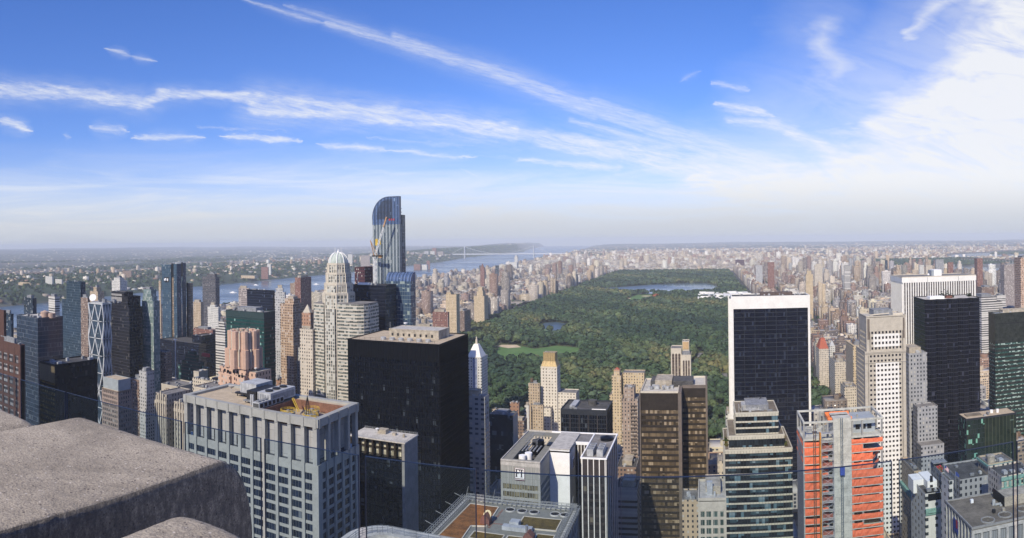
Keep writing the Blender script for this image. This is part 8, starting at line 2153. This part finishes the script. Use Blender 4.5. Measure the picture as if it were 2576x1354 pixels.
def crown_mesh(ci, k):
    V, C = grow([(0, 0, 0, 1.0, 1.0, ci)], 0, 900+ci*10+k); tv, tc_ = LOD[0][k]
    v = tv.reshape(-1, 3)*1.15; c = np.repeat(np.array(TPAL[ci])[None]*tc_[:, None], 4, 0); c = np.concatenate([c, np.ones((len(c), 1))], 1)
    return np_mesh('crown', v, np.arange(len(v), dtype=np.int32).reshape(-1, 4), FOL, c)
CM = {}
tb = MB(); tb.cyl(0, 0, .035, 0, .7, 7, r2=.02)
for k in range(4):
    a = k*1.6; tb.bar((0, 0, .42), (.22*math.cos(a), .22*math.sin(a), .78), .013)
TRUNK = tb.mesh('trunk', MATS['bark'])
TC = Counter(); TREES = sorted(BIGT, key=lambda o: inv(*TR[o[1]][:3]))
for o in TREES:
    x, y, z, r, h, ci = TR[o[1]]; q = random.Random(o[1]); k = q.randrange(8)
    if (ci, k) not in CM: CM[(ci, k)] = crown_mesh(ci, k)
    inpk = o[1] < NPARK; wh = 'by the near edge of the park' if inpk and y < 1100 else 'in the middle of the park' if inpk else 'outside the park'
    TC[(ci, wh)] += 1
    t = thing('park_tree' if inpk else 'street_tree', '%s tree %s, %s such from the left' % (TN[ci], wh, ORD(TC[(ci, wh)])), 'tree', (x, y, z), 'trees '+wh)
    c = bpy.data.objects.new('crown', CM[(ci, k)]); COL.objects.link(c); c.parent = t; c.location = (0, 0, h-r*.85); s = r; c.scale = (s, s, s); c.rotation_euler = (0, 0, q.uniform(0, 6.28))
    c = bpy.data.objects.new('trunk', TRUNK); COL.objects.link(c); c.parent = t; c.scale = (h*.8, h*.8, h)
# ================================================================== THE ROOF THE CAMERA STANDS ON
Z = CAMZ
flat('own_stone', (.44,.41,.36), .9, .1, .2)
hq = thing('observation_tower', 'stone skyscraper of the viewpoint, its lower setback roof with railed walkway at the bottom', 'skyscraper', (-50, -28, 0))
m = MB(); m.box(-50, 50, -28, 7.6, 0, Z-4.6); m.box(-59, 24, -24, 100, 0, Z-52.5); m.build('wall', MATS['own_stone'], hq)
zr = Z-50.0; XW, YN = atz(910, 1309, zr); XW = -59.3; YN = 103.6
p = MB(); r_ = 6.0
def rounded(x0, y1, x1, y0, rr, z0, z1, mb):
    pts = [(x0, y0)]; pts = [(x1, y0), (x1, y1)]+[(x0+rr-rr*math.sin(t), y1-rr+rr*math.cos(t)) for t in [k/8*math.pi/2 for k in range(9)]]+[(x0, y0)]
    return pts
outer = rounded(XW, YN, 25, -24, 6.0, 0, 0, None); inner = rounded(XW+3.2, YN-3.2, 24, -23, 4.0, 0, 0, None)
n = len(outer); b0 = len(p.v)
p.v += [(x, y, zr) for x, y in outer]+[(x, y, zr) for x, y in inner]
for i in range(n-1): p.f.append((i, i+1, n+i+1, n+i)); p.m.append(0)
b0 = len(p.v); p.v += [(x, y, zr-2.4) for x, y in outer]
for i in range(n-1): p.f.append((i+1, i, b0+i, b0+i+1)); p.m.append(0)
b1 = len(p.v); p.v += [(x, y, zr-3.5) for x, y in inner]
for i in range(n-1): p.f.append((n+i, n+i+1, b1+i+1, b1+i)); p.m.append(0)
p.build('setback_coping', MATS['concrete_l'], hq)
rl = MB(); mid = rounded(XW+2.4, YN-2.4, 24, -23, 4.6, 0, 0, None)
for i in range(1, len(mid)-1):
    a, b = mid[i], mid[i+1]; L = math.hypot(b[0]-a[0], b[1]-a[1]); k = max(1, int(L/2.2))
    for zz in (.45, .85, 1.25): rl.bar((*a, zr+zz), (*b, zr+zz), .05)
    for j in range(k): t = j/k; rl.bar((a[0]+(b[0]-a[0])*t, a[1]+(b[1]-a[1])*t, zr), (a[0]+(b[0]-a[0])*t, a[1]+(b[1]-a[1])*t, zr+1.25), .05)
rl.build('railing', MATS['mech_grey'], hq)
MB().box(XW+3.2, 24, -20, YN-3.2, zr-3.9, zr-3.5).build('setback_roof', MATS['roof_dark'], hq)
for k in range(3): fan(hq, XW+9+k*8.5, YN-7.5, zr-3.5, 2.8, ring='mech_grey')
q = MB()
for k in range(9): q.bar((XW+5+k*5, YN-3.3, zr-1.0), (XW+9+k*5, YN-9, zr-3.2), .22)
q.bar((XW+4, YN-4.2, zr-1.4), (22, YN-4.2, zr-1.4), .25); q.build('pipe', MATS['mech_light'], hq)
MB().box(XW+30, XW+31, YN-1.8, YN-1.2, zr, zr+1.4).build('lamp', MATS['white_paint'], hq)
# ------------------------------------------------------------------ stone parapet blocks
def stone_mat():
    m, nt, b = pbsdf('parapet_stone'); tc = nt.nodes.new('ShaderNodeTexCoord'); o = tc.outputs['Object']
    big_ = noise(nt, o, 2.6, 5, .62, .5); mid_ = noise(nt, o, 22, 6, .75); fin = noise(nt, o, 130, 5, .8)
    v = nt.nodes.new('ShaderNodeTexVoronoi'); v.inputs['Scale'].default_value = 150; nt.links.new(o, v.inputs['Vector']); vd = S(nt, v.outputs['Distance'])
    v2 = nt.nodes.new('ShaderNodeTexVoronoi'); v2.inputs['Scale'].default_value = 95; nt.links.new(o, v2.inputs['Vector']); vc = sxyz(nt, v2.outputs['Color'])[0]; vd2 = S(nt, v2.outputs['Distance'])
    c = cmix(nt, (big_*.6+mid_*.4).ramp(.32, .68), (.26,.225,.175), (.52,.45,.35))
    c = cmix(nt, fin.ramp(.44, .60)*.75, c, (.16,.14,.125))
    c = cmix(nt, mid_.ramp(.60, .72)*.6, c, (.15,.13,.115))
    c = cmix(nt, (vc.gt(.94)*vd2.lt(.38)), c, (.12,.10,.09)); c = cmix(nt, (vc.lt(.035)*vd2.lt(.36)), c, (.55,.49,.42))
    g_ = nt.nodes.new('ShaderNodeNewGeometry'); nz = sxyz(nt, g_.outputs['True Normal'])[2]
    side_shade = noise(nt, vmath(nt, 'MULTIPLY', o, (5, 9, 4)).outputs[0], 4, 7, .78)      # shade of the upright faces put into the stone colour, in streaks
    c = cmix(nt, nz.abs().lt(.45)*side_shade.ramp(.25, .6)*.8, c, (.085,.078,.072))
    nt.links.new(c, b.inputs['Base Color']); b.inputs['Roughness'].default_value = .95; b.inputs['Specular IOR Level'].default_value = .15
    h = mid_*1.1+fin*.45+vd*.2-(vc.gt(.90)*vd2.lt(.38))*.3
    bn = nt.nodes.new('ShaderNodeBump'); bn.inputs['Strength'].default_value = 1.0; bn.inputs['Distance'].default_value = .006
    nt.links.new(h.k, bn.inputs['Height']); nt.links.new(bn.outputs[0], b.inputs['Normal'])
    return m
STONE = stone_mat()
from mathutils import noise as mnoise
def stone(label, x0, x1, y0, y1, zt, rx=.012, ry=.16, drop=.9, step=.0125, amp=.004, crown=0.0, corner=.05, ex=2.0):
    """a coping block: rounded at its far end (y1), worn edges"""
    s = 1.0; mb = MB(); xs = np.arange(x0, x1+1e-6, step*1.4)
    prof = []     # (y, z) from the near edge over the top and down the far end
    y = y0
    while y < y1-ry: prof.append((y, zt)); y += step*1.4
    for k in range(15): t = k/14*math.pi/2; prof.append((y1-ry+ry*math.sin(t)**(2/ex), zt-ry*1.5*(1-math.cos(t)**(2/ex))))
    z = zt-ry*1.5
    while z > zt-drop: z -= step*2.5; prof.append((y1, z))
    def disp(p, f=1.0):
        q = Vector(p); a = mnoise.fractal(q*3, 1.0, 2.0, 3)*amp*.5+mnoise.fractal(q*38, .7, 2.0, 4)*amp*.42; return a*f
    nx = len(xs); nP = len(prof); V = []
    for (py_, pz) in prof:
        for i, x in enumerate(xs):
            e = min(x-x0, x1-x); rnd_ = max(0, corner-e)/corner; dz = -corner*(1-math.sqrt(max(0, 1-rnd_**2)))*.6 if pz > zt-ry else 0
            d = disp((x, py_, pz)); V.append((x, py_+(d if pz < zt-ry*.3 else 0), pz+dz+d+crown*math.sin((x-x0)/(x1-x0)*math.pi)))
    F = []
    for j in range(nP-1):
        for i in range(nx-1): a = j*nx+i; F.append((a, a+1, a+nx+1, a+nx))
    # end walls (x0 and x1)
    for side, ix, sg_ in ((x0, 0, -1), (x1, nx-1, 1)):
        rows = []; nz = int(drop/(step*2.2)); top = [(k, V[k*nx+ix]) for k in range(nP) if prof[k][0] <= y1 and (k < nP) and prof[k][1] > zt-ry*1.5-1e-6]
        base = len(V); m = len(top)
        for r_ in range(1, nz+1):
            for (k, p) in top:
                f = r_/nz; zz = p[2]+( (zt-drop)-p[2])*f; d = disp((p[0]*1.1+3, p[1], zz), 1.4); V.append((p[0]+sg_*d*.8+sg_*.004, p[1], zz))
        for r_ in range(nz):
            for c in range(m-1):
                a = (top[c][0]*nx+ix) if r_ == 0 else base+(r_-1)*m+c; b = (top[c+1][0]*nx+ix) if r_ == 0 else base+(r_-1)*m+c+1
                c2 = base+r_*m+c; d2 = c2+1; F.append((a, b, d2, c2) if sg_ < 0 else (a, c2, d2, b))
    mb.v = V; mb.f = F; mb.m = [0]*len(F)
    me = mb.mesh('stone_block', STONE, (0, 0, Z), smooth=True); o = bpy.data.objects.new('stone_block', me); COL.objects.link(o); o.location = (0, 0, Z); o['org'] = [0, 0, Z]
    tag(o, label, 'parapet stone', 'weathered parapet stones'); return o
Q = 1.6        # size of the block: top 0.8 m below the lens
ax, ay = atz(178, 1050, Z-.5*Q); bx_, by_ = atz(568, 1158, Z-.5*Q)
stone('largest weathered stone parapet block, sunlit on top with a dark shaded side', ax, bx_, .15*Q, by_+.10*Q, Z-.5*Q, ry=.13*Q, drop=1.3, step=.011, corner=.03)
cx1, cy1 = atz(104, 1064, Z-.56*Q)
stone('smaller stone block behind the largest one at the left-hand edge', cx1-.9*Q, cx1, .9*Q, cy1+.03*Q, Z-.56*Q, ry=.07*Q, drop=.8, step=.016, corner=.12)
dx1, dy1 = atz(445, 1300, Z-.72)
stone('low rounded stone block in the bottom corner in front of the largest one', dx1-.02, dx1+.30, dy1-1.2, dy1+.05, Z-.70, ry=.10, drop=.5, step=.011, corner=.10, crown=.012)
# ------------------------------------------------------------------ glass screen with blue polished edges
mg, nt, b = pbsdf('screen_glass'); nt.nodes.remove(b); o_ = nt.nodes['Material Output']
tr = nt.nodes.new('ShaderNodeBsdfTransparent'); tr.inputs[0].default_value = (.86,.915,.95,1); gl = nt.nodes.new('ShaderNodeBsdfGlossy'); gl.inputs['Roughness'].default_value = .02; gl.inputs[0].default_value = (.8,.9,1,1)
mx = nt.nodes.new('ShaderNodeMixShader'); mx.inputs[0].default_value = .012; nt.links.new(tr.outputs[0], mx.inputs[1]); nt.links.new(gl.outputs[0], mx.inputs[2]); nt.links.new(mx.outputs[0], o_.inputs[0])
edge = flat('glass_edge', (.014,.024,.052), .4, .1, 2, spec=.2)
D0 = 7.0; TH = R(-3.2); zt = Z-.3585*D0
# wall line: perpendicular at bearing TH, distance D0
nrm = Vector((math.sin(TH), math.cos(TH))); tang = Vector((nrm.y, -nrm.x))
def along(px, py):
    d = ray(px, py); d2 = Vector((d.x, d.y)); k = D0/d2.dot(nrm); return (d2*k).dot(tang)
PAN = [(-120, 41), (54, 165), (170, 300), (303, 456), (467, 657), (666, 901), (919, 1196), (1217.5, 1539), (1560, 2001), (2004, 2243), (2261, 2549), (2558, 2700)]
PAN = [(-140, 44), (54, 166), (170, 458), (466, 657), (666, 902), (919, 1197), (1217.5, 1539.5), (1560, 2243), (2261, 2549), (2558, 2720)]
lab = ['glass screen panel at the left-hand edge', 'narrow glass panel over the rose granite tower', 'glass panel in front of the golden brown block and the number block', 'glass panel over the deco wings', 'glass panel in front of the grey columned tower', 'glass panel in front of the black slab',
       'glass panel in front of the letter sign building', 'widest glass panel, in front of the bronze and orange towers', 'glass panel in front of the white stepped building', 'glass panel at the right-hand edge']
for (a, b_), lb in zip(PAN, lab):
    sa, sb_ = along(a, 1150), along(b_, 1150); cl_ = tang*((sa+sb_)/2)+nrm*D0; w_ = (sb_-sa)/2; h_ = 2.1
    root = thing('glass_screen', lb, 'glass screen', (cl_.x, cl_.y, zt-h_), 'glass screen panels'); root.rotation_euler = (0, 0, -TH)
    def part(nm, mat, x0, x1, y0, y1, z0, z1):
        m_ = MB().box(x0, x1, y0, y1, z0, z1).mesh(nm, mat); o = bpy.data.objects.new(nm, m_); COL.objects.link(o); o.parent = root
    part('pane', mg, -w_+.012, w_-.012, -.009, .009, 0, h_-.012)
    part('top_edge', edge, -w_, w_, -.011, .011, h_-.007, h_)
    part('side_edge', edge, -w_, -w_+.006, -.011, .011, 0, h_-.0075); part('side_edge', edge, w_-.008, w_, -.011, .011, 0, h_-.0075)
# ------------------------------------------------------------------ haze
m, nt, b = pbsdf('haze'); nt.nodes.remove(b)
pv = nt.nodes.new('ShaderNodeVolumePrincipled'); pv.inputs['Color'].default_value = (.87,.935,1.0,1); pv.inputs['Density'].default_value = 5.4e-5; pv.inputs['Anisotropy'].default_value = -.1
nt.links.new(pv.outputs[0], nt.nodes['Material Output'].inputs['Volume'])
hz = MB().box(-32500, 32500, -7000, 32500, -30, 330); o = hz.build('haze', m); tag(o, 'thin blue summer haze over the whole city', None, kind='stuff')
